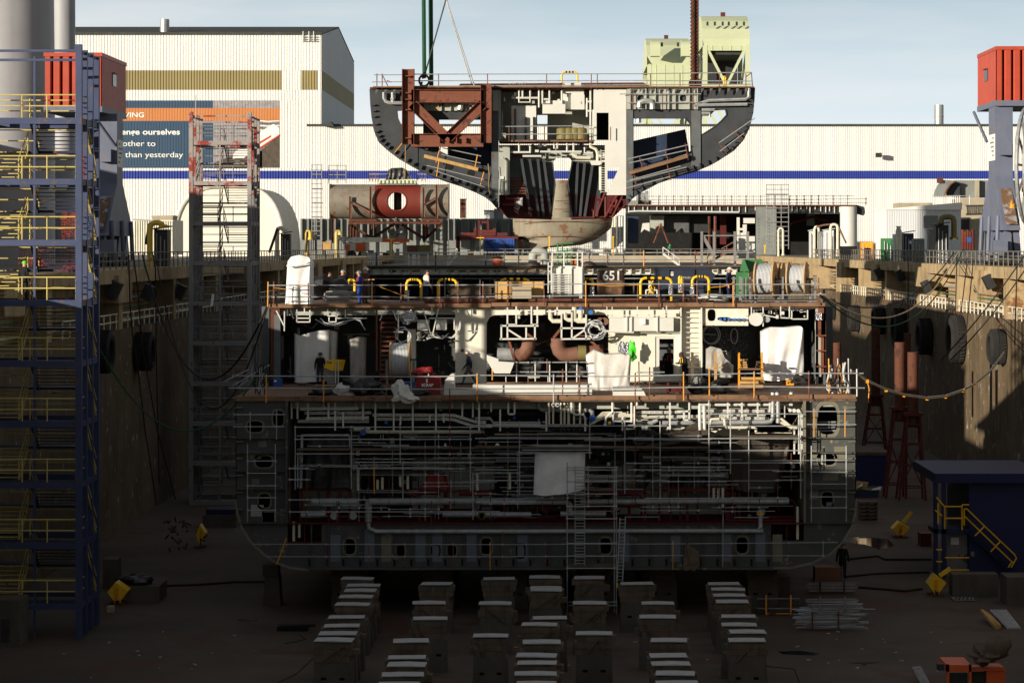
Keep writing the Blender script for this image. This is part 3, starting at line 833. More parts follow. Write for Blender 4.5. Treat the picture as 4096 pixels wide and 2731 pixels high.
# stair towers
def stair_tower(name, label, X0, X1, Y0, Y1, floors, ztop, mp_, mr, ms, xmid, mpu=None, zsplit=1e9, net=False):
 o = thing(name, label, 'stair tower', ((X0 + X1) / 2, (Y0 + Y1) / 2, 0))
 pw = 0.30 if name == 'stair_tower' else 0.30
 def post(x, y, w, z0, z1):
  if mpu and z1 > zsplit:
   MB().bx((x - w / 2, y - w / 2, z0), (x + w / 2, y + w / 2, zsplit)).build('post', mp_, o)
   MB().bx((x - w / 2, y - w / 2, zsplit), (x + w / 2, y + w / 2, z1)).build('post', mpu, o)
  else: MB().bx((x - w / 2, y - w / 2, z0), (x + w / 2, y + w / 2, z1)).build('post', mp_, o)
 for x in (X0, X1):
  for y, zz in ((Y0, ztop + 0.15), (Y1, ztop - 0.1)): post(x, y, pw, 0, zz)
  for y in (Y0 + (Y1 - Y0) * 0.33, Y0 + (Y1 - Y0) * 0.67): post(x, y, pw * 0.85, 0, ztop - 0.02)
 post(xmid, Y0 + 0.02, 0.11, 0, ztop - 0.45)
 e = pw / 2
 for i, z in enumerate(floors):
  m = mpu if (mpu and z > zsplit) else mp_
  fb = MB()
  fb.bx((X0 + e, Y0 - 0.1, z - 0.3), (X1 - e, Y0 + 0.02, z))
  fb.bx((X0 + e, Y1 - 0.06, z - 0.3), (X1 - e, Y1 + 0.06, z))
  for x in (X0, X1): fb.bx((x - 0.09, Y0 + e, z - 0.3), (x + 0.09, Y1 - e, z))
  fb.build('floor_beam', m, o)
  D1 = 1.15
  MB().bx((X0 + e, Y0 + 0.03, z - 0.06), (X1 - e, Y0 + D1, z - 0.005)).build('landing', ms, o)
  zn = floors[i + 1] if i + 1 < len(floors) else None
  rl = MB()
  for h in (1.12, 0.58): rl.tube([(X0 + e, Y0 - 0.06, z + h), (X1 - e, Y0 - 0.06, z + h)], 0.035)
  for f in (0.17, 0.5, 0.72): rl.tube([(X0 + (X1 - X0) * f, Y0 - 0.06, z), (X0 + (X1 - X0) * f, Y0 - 0.06, z + 1.12)], 0.035)
  for x in (X1 - 0.02, ):
   for h in (1.12, 0.58): rl.tube([(x, Y0 + e, z + h), (x, Y0 + (Y1 - Y0) * 0.33, z + h)], 0.03)
  rl.build('railing', mr, o)
  rb = MB()
  for h in (1.12, 0.58): rb.tube([(X0 + e, Y1, z + h), (X1 - e, Y1, z + h)], 0.035)
  if zn:
   zm = (z + zn) / 2
   MB().bx((X0 + e, Y1 - D1, zm - 0.12), (X1 - e, Y1 - 0.07, zm)).build('landing', ms, o)
   for h in (1.1, 0.55): rb.tube([(X0 + e, Y1 - 0.1, zm + h), (X1 - e, Y1 - 0.1, zm + h)], 0.035)
   xa, xb = X0 + (X1 - X0) * 0.04, X0 + (X1 - X0) * 0.42
   xc, xd = X0 + (X1 - X0) * 0.52, X0 + (X1 - X0) * 0.93
   for (x0_, x1_, ya, za, yb_, zb_) in ((xa, xb, Y0 + D1, z, Y1 - D1, zm), (xc, xd, Y1 - D1, zm, Y0 + D1, zn)):
    s_ = MB()
    n = 8
    for x in (x0_, x1_): s_.beam((x, ya, za - 0.08), (x, yb_, zb_ - 0.08), 0.05, 0.22)
    for k in range(n):
     t = (k + 0.5) / n
     yy = ya + (yb_ - ya) * t
     s_.bx((x0_ + 0.05, yy - 0.13, za + (zb_ - za) * t), (x1_ - 0.05, yy + 0.13, za + (zb_ - za) * t + 0.04))
    st_ = s_.build('stair_flight', mr if x0_ == xa else ms, o)
    hr = MB()
    for x in (x0_, x1_):
     for h in (1.0, 0.5): hr.tube([(x, ya, za + h), (x, yb_, zb_ + h)], 0.03)
     hr.tube([(x, ya, za), (x, ya, za + 1.0)], 0.03); hr.tube([(x, yb_, zb_), (x, yb_, zb_ + 1.0)], 0.03)
    hr.build('handrail', mr, st_)
   dg_ = MB()
   dg_.beam((X1, Y0 + (Y1 - Y0) * 0.36, zn - 0.3), (X1, Y1 - 0.2, z), 0.1)
   for h in (0.15, 0.7): dg_.tube([(X1 + 0.06, Y0 + (Y1 - Y0) * 0.4, zn - 0.9 + h), (X1 + 0.06, Y1 - 0.3, z + 0.1 + h)], 0.03)
   dg_.build('side_handrail', mr, o)
  rb.build('rear_railing', mr, o)
 tb = MB()
 for zz in (ztop - 0.1, ztop - 0.55):
  tb.bx((X0 + e, Y0 - 0.07, zz - 0.12), (X1 - e, Y0 + 0.05, zz))
 for x in (X0, X1): tb.bx((x - 0.06, Y0 + e, ztop - 0.25), (x + 0.06, Y1 - e, ztop - 0.12))
 tb.build('top_beam', mpu or mp_, o)
 return o
fr('E1', 118.5); zb_ = wz(1190)
fl = []
for f, y in (('E1', 885), ('E1', 365), ('C1', 1340), ('C1', 822), ('C1', 305), ('B1', 1175), ('B1', 660), ('B1', 140), ('A1', 1008)):
 fr(f); fl.append(wz(y))
fr('A1'); X1t = wx(676); xmt = wx(295); zt = wz(408)
stair_tower('stair_tower', 'tall blue steel stair tower with yellow railings at the left', -29.2, X1t, 118.5, 118.5 * (X1t / ((823 / KZ - VPX) / FPX)) / 118.5, fl, zt, 'blue_steel', 'pale_yellow', 'navy_steel', xmt)
fr('C1', 180); fl = []
for f, y in (('C1', 1500), ('C1', 1165), ('C1', 825), ('C1', 485), ('C1', 140), ('B1', 1190), ('B1', 845), ('B1', 505), ('B1', 160), ('A1', 1205)):
 fr(f, 180); fl.append(wz(y))
fr('A1', 180); xa, xb, xm_ = wx(1633), wx(2133), wx(1880)
stair_tower('stair_tower', 'slim grey steel stair tower with flaking red top levels', xa, xb, 180, xb * FPX / (2203 / KZ - VPX), fl, wz(975), 'grey_paint', 'grey_paint', 'grey_paint', xm_, 'flake_red', fl[-2] - 1.0)
fr('A1', 178); single('whip_antenna', MB().bar([(1673, 1010), (1673, 815)], 0.035), 'galv', 'thin upright whip antenna on top of the grey stair tower', 'antenna')
def net(label, f, x0, y0, x1, y1, d, tilt=0):
 fr(f, d)
 b = MB()
 nx, ny = max(3, int((x1 - x0) / 20)), max(3, int((y1 - y0) / 20))
 j = lambda: rnd.uniform(-3, 3)
 P = [[(x0 + (x1 - x0) * i / nx + j() + tilt * k, y0 + (y1 - y0) * k / ny + j(), rnd.uniform(-.08, .08)) for i in range(nx + 1)] for k in range(ny + 1)]
 for k in range(ny + 1): b.bar(P[k], 0.011, 0, 4)
 for i in range(nx + 1): b.bar([P[k][i] for k in range(ny + 1)], 0.011, 0, 4)
 single('safety_net', b, 'net_orange', label, 'net', 'orange nets tied to the blue stair tower')
net('orange safety net behind the green helmeted worker', 'B1', 165, 735, 480, 880, 122.0)
net('orange safety net beside the right stair below the worker level', 'B1', 540, 735, 650, 925, 121.5)
net('sagging orange net two levels above the worker', 'B1', 530, 430, 662, 650, 120.5)
net('small orange net strip by the tower corner post', 'A1', 695, 1330, 720, 1520, 119.4)
fr('B1', 122.3)
single('red_cylinder', MB().lathe(pt(325, 905), pt(325, 810), [(0, .16), (.85, .16), (.95, .07), (1, .05)], 12), 'bin_red', 'red gas cylinder standing on the tower beside orange netting', 'gas cylinder', None, True)
# hoisted ring section of the next hull block
def shell(mb, pts, depth, th):
 for p, q in zip(pts, pts[1:]):
  u = (q - p)
  n = V((-u.z, 0, u.x)).normalized() * th
  mb.slab([p, q, q + n, p + n], [], (0, depth, 0))
 return mb
HB = 203.0
fr('A3', HB)
blk = thing('hull_block', 'hoisted flared ship hull block hanging over the dock from slings', 'ship section', pt(640, 1868))
left_curve = [(-997, 762), (-990, 900), (-980, 1000), (-955, 1130), (-920, 1210), (-850, 1275), (-750, 1350), (-630, 1420), (-510, 1475), (-390, 1519), (-260, 1560), (-130, 1614), (-30, 1664), (40, 1719), (95, 1782)]
right_curve = [(2275, 750), (2270, 860), (2260, 960), (2230, 1090), (2180, 1190), (2100, 1280), (1960, 1370), (1820, 1430), (1700, 1462), (1500, 1529), (1330, 1619), (1230, 1689), (1185, 1752)]
H1 = [(-775, 945), (-545, 925), (-545, 1178), (-630, 1152), (-700, 1110), (-745, 1060), (-768, 1010)]
H2 = [(-418, 1020), (36, 1020), (36, 1425), (-80, 1415), (-300, 1345), (-418, 1290)]
H3 = [(1245, 1010), (1690, 1010), (1735, 1060), (1740, 1290), (1700, 1322), (1245, 1450)]
H4 = [(1828, 985), (1900, 985), (1945, 940), (2035, 935), (2045, 980), (2000, 1030), (1945, 1080), (1830, 1152)]
for dd in (0, 4.5, 9):
 MB().plate(left_curve + [(95, 762)], [H1, H2], 0.12, dd).build('web_frame', 'wing_dark', blk)
 MB().plate([(1185, 750)] + right_curve, [H3, H4], 0.12, dd).build('web_frame', 'wing_dark', blk)
shell(MB(), [pt(*p) for p in left_curve], 10, -0.12).build('shell_plating', 'wing_dark', blk)
shell(MB(), [pt(*p) for p in right_curve], 10, 0.12).build('shell_plating', 'wing_dark', blk)
for H in (H1, H2, H3, H4):
 f_ = MB()
 for a, b in zip(H, H[1:] + H[:1]): f_.beam(pt(*a) + V((0, 0.2, 0)), pt(*b) + V((0, 0.2, 0)), 0.07, 0.55)
 f_.build('face_bar', 'wing_dark', blk)
for crv, sg in ((left_curve, 1), (right_curve, -1)):
 for i in range(1, len(crv) - 1):
  for t in (0.0, 0.5):
   a = V(crv[i]) + (V(crv[i + 1]) - V(crv[i])) * t
   u = (V(crv[i + 1]) - V(crv[i])).normalized()
   n = V((u.y, -u.x)) * sg
   if n.x * sg < 0 and False: n = -n
   n = V((abs(n.x) * sg, -abs(n.y)))
   MB().beam(pt(a.x, a.y, -0.15), pt(a.x + n.x * 34, a.y + n.y * 34, -0.15), 0.1, 0.3).build('stiffener', 'wing_dark', blk)
MB().plate([(-543, 772), (93, 772), (93, 948), (-543, 948)], [ovb(-410, 855, -370, 905), ovb(-160, 850, -110, 900)], 0.1, -0.25).build('side_girder', 'ship_grey', blk)
MB().plate([(1188, 758), (1820, 758), (1820, 935), (1188, 935)], [ovb(1282, 815, 1338, 870), ovb(1642, 815, 1700, 868)], 0.1, -0.25).build('side_girder', 'ship_grey', blk)
for x in (-480, -400, -320, -265, -190, -120, -60, 20): MB().box(x, 772, x + 8, 948, 0.25, -0.5).build('girder_rib', 'ship_grey', blk)
for x in (1215, 1350, 1430, 1545, 1600, 1720, 1790): MB().box(x, 758, x + 8, 935, 0.25, -0.5).build('girder_rib', 'ship_grey', blk)
for x0, x1, y in ((-997, 95, 768), (1185, 2270, 758)):
 x = x0 + 40
 while x < x1 - 30:
  MB().plate([(x, y), (x + 26, y), (x, y + 40)], (), 0.1, -0.6).build('deck_bracket', 'ship_primer', blk); x += 75
MB().plate([(-380, 950), (40, 950), (40, 1018), (-330, 1018)], (), 0.15, 6).build('beam', 'rust', blk)
MB().plate([(1250, 938), (1675, 938), (1640, 1008), (1250, 1008)], (), 0.15, 6).build('beam', 'rust', blk)
def tank(a, b, c, d_, m):
 MB().slab([pt(*a, 5.0), pt(*b, 5.0), pt(*c, 5.0), pt(*d_, 5.0)], [], (0, 4.0, 0)).build('inclined_tank', m, blk)
tank((-340, 1120), (36, 1215), (36, 1440), (-340, 1330), 'tank_blue')
tank((1245, 1205), (1690, 1105), (1725, 1300), (1250, 1440), 'tank_blue')
MB().box(36, 950, 93, 1720, 0.3, -0.1).build('pillar', 'ship_primer', blk)
MB().box(1187, 940, 1243, 1700, 0.3, -0.1).build('pillar', 'ship_primer', blk)
MB().box(-548, 950, -420, 1180, 0.3, 2.0).build('pillar', 'wing_dark', blk)
MB().box(1742, 935, 1822, 1425, 0.3, -0.12).build('pillar', 'ship_primer', blk)
MB().box(-1005, 746, 2280, 760, 10.2, -0.3).build('deck_plate', 'rust', blk)
MB().plate([(-260, 745), (-230, 716), (1330, 706), (1400, 745)], (), 0.15, 0.6).build('bulwark_plate', 'rust', blk)
MB().box(-980, 738, 2278, 749, 0.25, -0.7).build('edge_plank', 'plank', blk)
text_mesh('NIGHT', pt(182, 740, 0.55), 0.5, 'pad_white', blk, 'chalk_lettering')
MB().plate([(95, 762), (1185, 762), (1185, 1200), (95, 1200)], [[(425, 985), (512, 985), (512, 1195), (425, 1195)]], 0.12, 4.0).build('core_bulkhead', 'ship_grey', blk)
MB().plate([(910, 762), (1185, 762), (1185, 1204), (910, 1204)], [[(932, 965), (1035, 965), (1035, 1198), (932, 1198)]], 0.12, -0.1).build('front_panel', 'ship_white', blk)
MB().plate([(1003, 1212), (1185, 1212), (1185, 1668), (1003, 1668)], [[(1025, 1430), (1125, 1430), (1025, 1650)]], 0.12, -0.1).build('front_panel', 'ship_white', blk)
MB().box(932, 965, 1035, 1198, 0.1, 2.5).build('door_shade_sheet', 'void_dark', blk)  # near-black sheet stands in for the shade inside the door opening
MB().box(95, 770, 112, 1200, 3.5, 0).build('side_wall', 'ship_grey', blk)
MB().box(905, 770, 915, 1200, 3.5, 0).build('side_wall', 'ship_grey', blk)
MB().plate([(97, 1240), (190, 1240), (190, 1665), (97, 1665)], (), 0.12, -0.05).build('front_panel', 'ship_grey', blk)
MB().plate([(190, 1240), (1003, 1240), (1003, 1375), (720, 1375), (700, 1350), (590, 1350), (560, 1385), (190, 1355)], (), 0.12, 2.6).build('deck_girder', 'ship_grey', blk)
for dd, sh_ in ((1.2, 0), (4.5, 6)):
 MB().plate([(190, 1355), (560, 1385), (582, 1560), (572, 1665), (190, 1665)], (), 0.12, dd).build('keel_web', 'ship_primer' if dd < 2 else 'wing_dark', blk)
 MB().plate([(97, 1665), (572, 1665), (545, 1868), (165, 1857), (97, 1785)], (), 0.12, dd).build('keel_web', 'ship_red', blk)
 MB().plate([(720, 1375), (1003, 1385), (1003, 1665), (697, 1665), (682, 1560)], (), 0.12, dd).build('keel_web', 'wing_dark', blk)
 MB().plate([(697, 1665), (1185, 1665), (1185, 1752), (1075, 1857), (720, 1868)], (), 0.12, dd).build('keel_web', 'ship_red', blk)
for x0, x1 in ((290, 370), (360, 440), (430, 480), (480, 545)):
 MB().beam(pt(x0, 1360, 1.0), pt(x1, 1850, 1.0), 0.22, 0.7).build('floor_rib', 'wing_dark', blk)
for x0, x1 in ((990, 930), (900, 830), (830, 790), (770, 750)):
 MB().beam(pt(x0, 1390, 1.0), pt(x1, 1850, 1.0), 0.22, 0.7).build('floor_rib', 'wing_dark', blk)
for pts_ in ([(97, 1785), (165, 1857), (545, 1868)], [(720, 1868), (1075, 1857), (1185, 1752)]):
 shell(MB(), [pt(*p) for p in pts_], 8, 0.12).build('bottom_plating', 'ship_red', blk)
MB().plate([(545, 1868), (582, 1560), (560, 1385), (552, 1385), (572, 1560), (535, 1868)], (), 7, 0.3).build('inner_shell', 'wing_dark', blk)
MB().plate([(720, 1868), (682, 1560), (720, 1375), (730, 1375), (692, 1560), (731, 1868)], (), 7, 0.3).build('inner_shell', 'wing_dark', blk)
MB().box(97, 1197, 912, 1213, 4.2, -0.2).build('tween_deck', 'deck_brown', blk)
s_ = MB()
ladder(s_, pt(245, 1665, 0.5), pt(245, 1310, 2.2), 1.65, 16, 0.05); s_.build('stair', 'rust_beam', blk)
MB().box(205, 905, 415, 1197, 1.2, 1.0).build('cabinet', 'ship_white', blk)
for x in (228, 318, 388): MB().box(x, 1000 if x > 300 else 930, x + 16, 1195, 0.2, 0.7).build('cabinet_door', 'black' if x > 300 else 'rust_beam', blk)
for x in (640, 695, 745, 800):
 MB().lathe(pt(x, 1192, 2.2), pt(x, 1092, 2.2), [(0, .5), (.85, .5), (.95, .42), (1, .2)], 14).build('olive_drum', 'olive', blk, True)
def duct(pp, w, m='ship_white', dd=1.0, name='duct'):
 b = MB()
 for a, c in zip(pp, pp[1:]): b.beam(pt(*a, dd), pt(*c, dd), w)
 return b.build(name, m, blk)
duct([(688, 720), (688, 800)], 1.0); duct([(690, 800), (690, 935)], 0.95, 'ship_white', 1.4); duct([(770, 720), (770, 815)], 1.05); duct([(770, 815), (770, 940)], 1.15, 'ship_white', 0.9)
duct([(470, 920), (665, 920)], 1.1)
MB().box(660, 706, 712, 738, 0.8, -0.2).build('vent_cap', 'ship_white', blk); MB().box(742, 706, 800, 738, 0.8, -0.2).build('vent_cap', 'ship_white', blk)
def pipes(lst, m, r, dd=0.3, name='pipe', par=None, n=6):
 for pp in lst: MB().bar(pp, r, dd, n).build(name, m, par or blk, True)
pipes([[(205, 838), (440, 838)], [(270, 765), (270, 875), (365, 875), (365, 770)], [(300, 765), (300, 838)], [(440, 760), (440, 920)], [(470, 765), (470, 885), (530, 885), (530, 770)], [(480, 850), (530, 850)], [(635, 770), (635, 885)], [(880, 740), (880, 1205)], [(850, 840), (850, 1000)], [(845, 870), (890, 870)], [(845, 950), (890, 950)], [(905, 940), (905, 1200)],
   [(190, 1302), (370, 1302)], [(270, 1220), (270, 1300)], [(365, 1250), (365, 1300)], [(450, 1297), (805, 1297)], [(570, 1215), (570, 1270), (597, 1270), (597, 1215)], [(680, 1225), (680, 1295)], [(735, 1225), (735, 1300)], [(830, 1260), (830, 1308), (900, 1308)], [(300, 1335), (460, 1335)]], 'ship_white', 0.09)
pipes([[(880, 1210), (880, 1255), (925, 1275), (940, 1310), (940, 1380)], [(720, 1310), (760, 1345), (880, 1350)], [(965, 1390), (965, 1625)], [(945, 1330), (1000, 1330)]], 'cream_pipe', 0.14)
pipes([[(130, 1350), (160, 1380), (160, 1665)], [(130, 1350), (130, 1360)]], 'ship_grey', 0.12, -0.3)
MB().box(108, 1507, 140, 1533, 0.3, -0.4).build('light_box', 'ship_white', blk)
MB().plate([(875, 1375), (965, 1375), (980, 1395), (960, 1412), (890, 1412)], (), 0.8, -0.3).build('tray', 'ship_white', blk)
ladder(MB(), pt(107, 1190, 0.2), pt(107, 950, 0.2), 0.42, 14).build('wall_ladder', 'ship_grey', blk)
ladder(MB(), pt(990, 1650, 0.1), pt(990, 1280, 0.1), 0.42, 18).build('wall_ladder', 'ship_white', blk)
pipes([[(1290, 940), (1290, 1050)]], 'zinc', 0.28); pipes([[(1295, 920), (1300, 880), (1340, 865), (1390, 868), (1408, 890), (1408, 935)]], 'zinc', 0.25, -0.6, 'pipe', None, 8)
pipes([[(1770, 900), (1830, 880), (1890, 860), (2205, 850), (2232, 830), (2235, 755)], [(1770, 900), (2220, 892)], [(1830, 970), (1900, 970), (1900, 1000)], [(1830, 940), (1940, 940)]], 'galv', 0.14, -0.4)
pipes([[(-885, 790), (-885, 840), (-870, 868), (-840, 880), (-545, 883)], [(-810, 790), (-810, 880)], [(-830, 850), (-800, 850)]], 'galv', 0.15, -0.4)
pipes([[(-235, 940), (-225, 880), (-190, 868), (-130, 872), (-105, 900), (-103, 940)]], 'zinc', 0.27, -0.6, 'pipe', None, 8)
MB().lathe(pt(245, 1725, 0.2), pt(300, 1725, 0.2), [(0, .2), (.3, .2), (.31, .28), (1, .36)], 12).build('valve_cap', 'ship_white', blk, True)
pipes([[(250, 1690), (260, 1760), (245, 1790)]], 'foil', 0.25, 0.4); pipes([[(160, 1660), (160, 1700), (260, 1705)], [(130, 1755), (250, 1750)], [(360, 1860), (360, 1800), (385, 1795)], [(910, 1860), (910, 1800), (890, 1795)], [(925, 1705), (1000, 1705)], [(1030, 1770), (1090, 1770), (1110, 1710)], [(1010, 1680), (1010, 1860)]], 'pipe_red', 0.12, -0.1)
for x0, y0, x1, y1 in ((1100, 1670, 1000, 1860), (1150, 1680, 1060, 1860), (1003, 1640, 925, 1850)): MB().beam(pt(x0, y0, -.1), pt(x1, y1, -.1), 0.12, 0.3).build('red_rib', 'thruster_red', blk)
for k in range(34):
 x, y = rnd.uniform(200, 1000), rnd.uniform(1218, 1340)
 MB().box(x, y, x + rnd.uniform(5, 40), y + rnd.uniform(4, 26), 0.3, rnd.uniform(0, 2.4)).build('fitting', rnd.choice(['ship_white', 'ship_grey', 'ship_primer', 'dark_metal']), blk)
for k in range(26):
 x, y = rnd.uniform(120, 900), rnd.uniform(770, 880)
 MB().box(x, y, x + rnd.uniform(5, 24), y + rnd.uniform(8, 40), 0.3, rnd.uniform(0, 3)).build('fitting', rnd.choice(['ship_white', 'ship_grey', 'dark_metal']), blk)
def railset(par, lines, posts, m1='galv', m2='rust_beam', r=0.045, dd=-0.6):
 for l in lines: MB().bar(l, r, dd).build('rail', m1, par)
 for p in posts: MB().bar(p, r, dd).build('rail_post', m2, par)
railset(blk, [[(-970, 641), (-660, 641)], [(-650, 636), (1320, 632), (2255, 620)], [(-985, 702), (-660, 700)], [(-650, 692), (1320, 690), (2260, 695)], [(-840, 740), (2260, 722)]],
  [[(x, 630), (x, 756)] for x in (-945, -900, -418, 0, 505, 887, 938, 1393, 1645, 1983, 2208)] + [[(2208, 660), (2255, 622)], [(2255, 622), (2265, 740)], [(-900, 640), (-850, 740)], [(-860, 690), (-820, 705)]])
railset(blk, [[(110, 1083), (900, 1076)], [(110, 1150), (900, 1143)], [(1130, 805), (1825, 805)], [(1185, 880), (1825, 876)]], [[(x, 1075), (x, 1210)] for x in (184, 486, 820)] + [[(1052, 1085), (1052, 1200)], [(1240, 790), (1240, 940)], [(1496, 795), (1496, 940)], [(1758, 785), (1758, 935)], [(42, 800), (42, 1180)]])
railset(blk, [[(-385, 1265), (-55, 1335)], [(-395, 1320), (-60, 1395)], [(-520, 1415), (-30, 1535)], [(-450, 1460), (-20, 1600)]], [[(-400, 1250), (-440, 1390)], [(-85, 1322), (-110, 1450)], [(-415, 1380), (-435, 1510)], [(-30, 1470), (-60, 1580)], [(-725, 1220), (-800, 1315)]], 'galv', 'amber')
railset(blk, [[(1200, 1360), (1710, 1240)], [(1210, 1395), (1700, 1285)], [(1215, 1540), (1650, 1420)], [(1190, 1555), (1700, 1430)], [(1185, 1610), (1560, 1510)], [(1975, 1225), (2285, 1010)], [(1985, 1295), (2190, 1140)]],
  [[(1297, 1330), (1328, 1455)], [(1515, 1275), (1550, 1400)], [(1690, 1225), (1715, 1365)], [(1250, 1480), (1275, 1600)], [(1535, 1400), (1565, 1540)], [(1975, 1220), (2050, 1325)], [(2080, 1115), (2195, 1195)]])
MB().beam(pt(-540, 1335, -.5), pt(-80, 1450, -.5), 0.28, 0.6).build('plank', 'timber', blk)
MB().beam(pt(1215, 1480, -.5), pt(1710, 1335, -.5), 0.28, 0.6).build('plank', 'plank', blk)
for h in ((-325, 1425, 30, 26), (-145, 1480, 30, 28)): MB().plate(oval(h[0], h[1], h[2], h[3], 14, 2), (), 0.05, -0.06).build('manhole', 'void_dark', blk)
MB().bar([(-420, 880), (-420, 945)], 0.05, -.6).build('tag_line', 'amber', blk)
MB().bar([(-700, 1170), (-705, 1500), (-708, 1530)], 0.03, -1).build('tag_line', 'timber', blk)
MB().bar([(5, 1400), (15, 1500), (8, 1600), (20, 1660)], 0.03, -1).build('tag_line', 'timber', blk)
def hoop(par, f, x0, x1, y0, y1, d, r=0.08, name='striped_hoop', label=None, group=None):
 fr(f, d)
 a, b, c, e = pt(x0, y1), pt(x0, y0), pt(x1, y0), pt(x1, y1)
 k = min(0.25, (c.x - b.x) * 0.3)
 path = [a, b - V((0, 0, k)), b + V((k * .3, 0, -k * .3)), b + V((k, 0, 0)), c - V((k, 0, 0)), c + V((-k * .3, 0, -k * .3)), c - V((0, 0, k)), e]
 o = None
 if label: o = thing(name, label, 'guard rail', (a + e) / 2, group)
 t = MB().tube(path, r, 8).build('tube' if label else name, 'bright_yellow', o or par, True)
 s2 = MB()
 L = (c.x - b.x) - 2 * k
 n = max(3, int(L / 0.34))
 for i in range(n):
  q = b + V((k + L * (i + 0.25) / n, 0, 0))
  MB().tube([q, q + V((L / n * 0.5, 0, 0))], r * 1.1, 8).build('black_stripe', 'black', t, True)
 return o
hoop(blk, 'A3', 635, 768, 617, 735, HB + 2)
hoop(blk, 'A3', 2020, 2035, 655, 735, HB + 3)
fr('A3', HB - 1.3)
lf = thing('steel_truss', 'rusty brown H-beam frame braced across the hoisted block', 'frame', pt(-350, 1230))
for a, b, w in (((-677, 592), (-677, 1232), 1.05), ((-12, 722), (-12, 1222), 0.95)): MB().ibeam(pt(*a), pt(*b), w * 0.48 * 2, 0.9).build('upright', 'rust_beam', lf)
for y, w in ((823, 1.1), (1200, 1.1)): MB().ibeam(pt(-650, y), pt(-35, y), w, 0.7).build('cross_beam', 'rust_beam', lf)
MB().ibeam(pt(-645, 890), pt(-350, 1178), 0.85, 0.6).build('brace', 'rust_beam', lf)
MB().ibeam(pt(-40, 890), pt(-335, 1178), 0.85, 0.6).build('brace', 'rust_beam', lf)
for y in (650, 795, 850, 940, 1180): MB().box(-702, y - 4, -652, y + 4, 0.95, -0.5).build('flange_plate', 'rust_beam', lf)
for x in (-410, -330, -265, -185): MB().box(x - 4, 1178, x + 4, 1222, 0.8, -0.4).build('flange_plate', 'rust_beam', lf)
def sling(label, f, pts, d, r, m, name='lifting_sling', group=None, n=8):
 fr(f, d)
 single(name, MB().bar(pts, r, 0, n), m, label, 'sling', group)
sling('left one of two green lifting slings, ending in a shackle', 'A2', [(1483, -900), (1484, 0), (1487, 300), (1490, 665)], HB, 0.17, 'rope_green')
sling('right one of two green lifting slings above the hull block', 'A2', [(1544, -900), (1544, 0), (1549, 745)], HB + 0.8, 0.19, 'rope_green')
sling('single steel wire slanting down left from the hook to the shackle', 'A2', [(1675, 0), (1660, 50), (1490, 655)], HB, 0.06, 'dark_metal', 'wire_rope')
sling('left wire of the pair slanting down right from the hook', 'A2', [(1675, 0), (1690, 60), (1893, 715)], HB, 0.05, 'galv', 'wire_rope')
sling('right wire of the pair slanting down right from the hook', 'A2', [(1680, 0), (1697, 60), (1932, 780)], HB, 0.05, 'galv', 'wire_rope')
sling('bundled wires running up from the hook point out of view', 'A2', [(1675, 5), (1672, -900)], HB, 0.12, 'dark_metal', 'wire_rope')
fr('A2', HB - .4)
b = MB()
c = pt(1488, 690)
for r in (0.42,): b.tube([c + V((r * math.cos(a), 0, r * 1.1 * math.sin(a))) for a in [i * 2 * math.pi / 14 for i in range(15)]], 0.1, 6)
b.bar([(1483, 650), (1488, 672)], 0.2); b.bar([(1470, 700), (1455, 745), (1447, 785)], 0.1)
single('shackle', b, 'rust', 'rusty shackle at the foot of the left green sling', 'shackle', None, True)
fr('A3', HB - .2)
b = MB()
p0, p1 = pt(1770, -700), pt(1772, 690)
n = 90
for i in range(n):
 q = p1 + (p0 - p1) * ((i + 0.5) / n)
 h = (p0 - p1).length / n * 0.72
 w = 0.2 if i % 2 == 0 else 0.05
 dv = V((0.28, 0.0, 0)) if i % 2 == 0 else V((0.12, 0.25, 0))
 pth = [q + dv * math.cos(a) + V((0, 0, h * math.sin(a))) for a in [k * 2 * math.pi / 10 for k in range(11)]]
 b.tube(pth, 0.13, 5)
ch = single('lifting_chain', b, 'rust', 'heavy rusty lifting chain hanging onto the right side of the block', 'chain')
b = MB()
for k in range(5):
 c = pt(1752 + k * 12, 715 + (k % 2) * 6)
 b.tube([c + V((0.25 * math.cos(a), 0, 0.35 * math.sin(a))) for a in [i * 2 * math.pi / 10 for i in range(11)]], 0.09, 5)
single('shackle', b, 'rust', 'rusty shackle cluster at the foot of the heavy chain', 'shackle')
# ship under construction in the dock
SD = 126.0
def cv(f, x, y, g='C2'):
 return ((FR[f][0] + x / KZ - FR[g][0]) * KZ, (FR[f][1] + y / KZ - FR[g][1]) * KZ)
fr('C2', SD)
ship = thing('ship_hull', 'ship hull under construction showing open decks, pipes and scaffolds in the dock', 'ship', pt(2740, 2080))
def sp(name, mb, m, smooth=False): return mb.build(name, m, ship, smooth)
L_ = [(90, 650), (92, 1489), (110, 1609), (150, 1729), (230, 1859), (340, 1959), (440, 2029), (560, 2069), (720, 2089)]
R_ = [cv('E4', 200, 585), cv('E4', 360, 580), cv('E4', 540, 540), cv('E4', 680, 470), cv('E4', 790, 370), cv('E4', 870, 240), cv('E4', 905, 110), cv('E4', 915, 0), cv('C4', 1335, 632)]
xR = cv('C4', 887, 0)[0]
opening = [(535, 655), (xR, 655), (xR, 1840), (4655, 1840), (4655, 1690), (825, 1697), (825, 1858), (535, 1858)]
man = [ovb(190, 820, 320, 915), ovb(410, 730, 500, 860), ovb(262, 1118, 402, 1215), ovb(288, 1440, 385, 1560)]
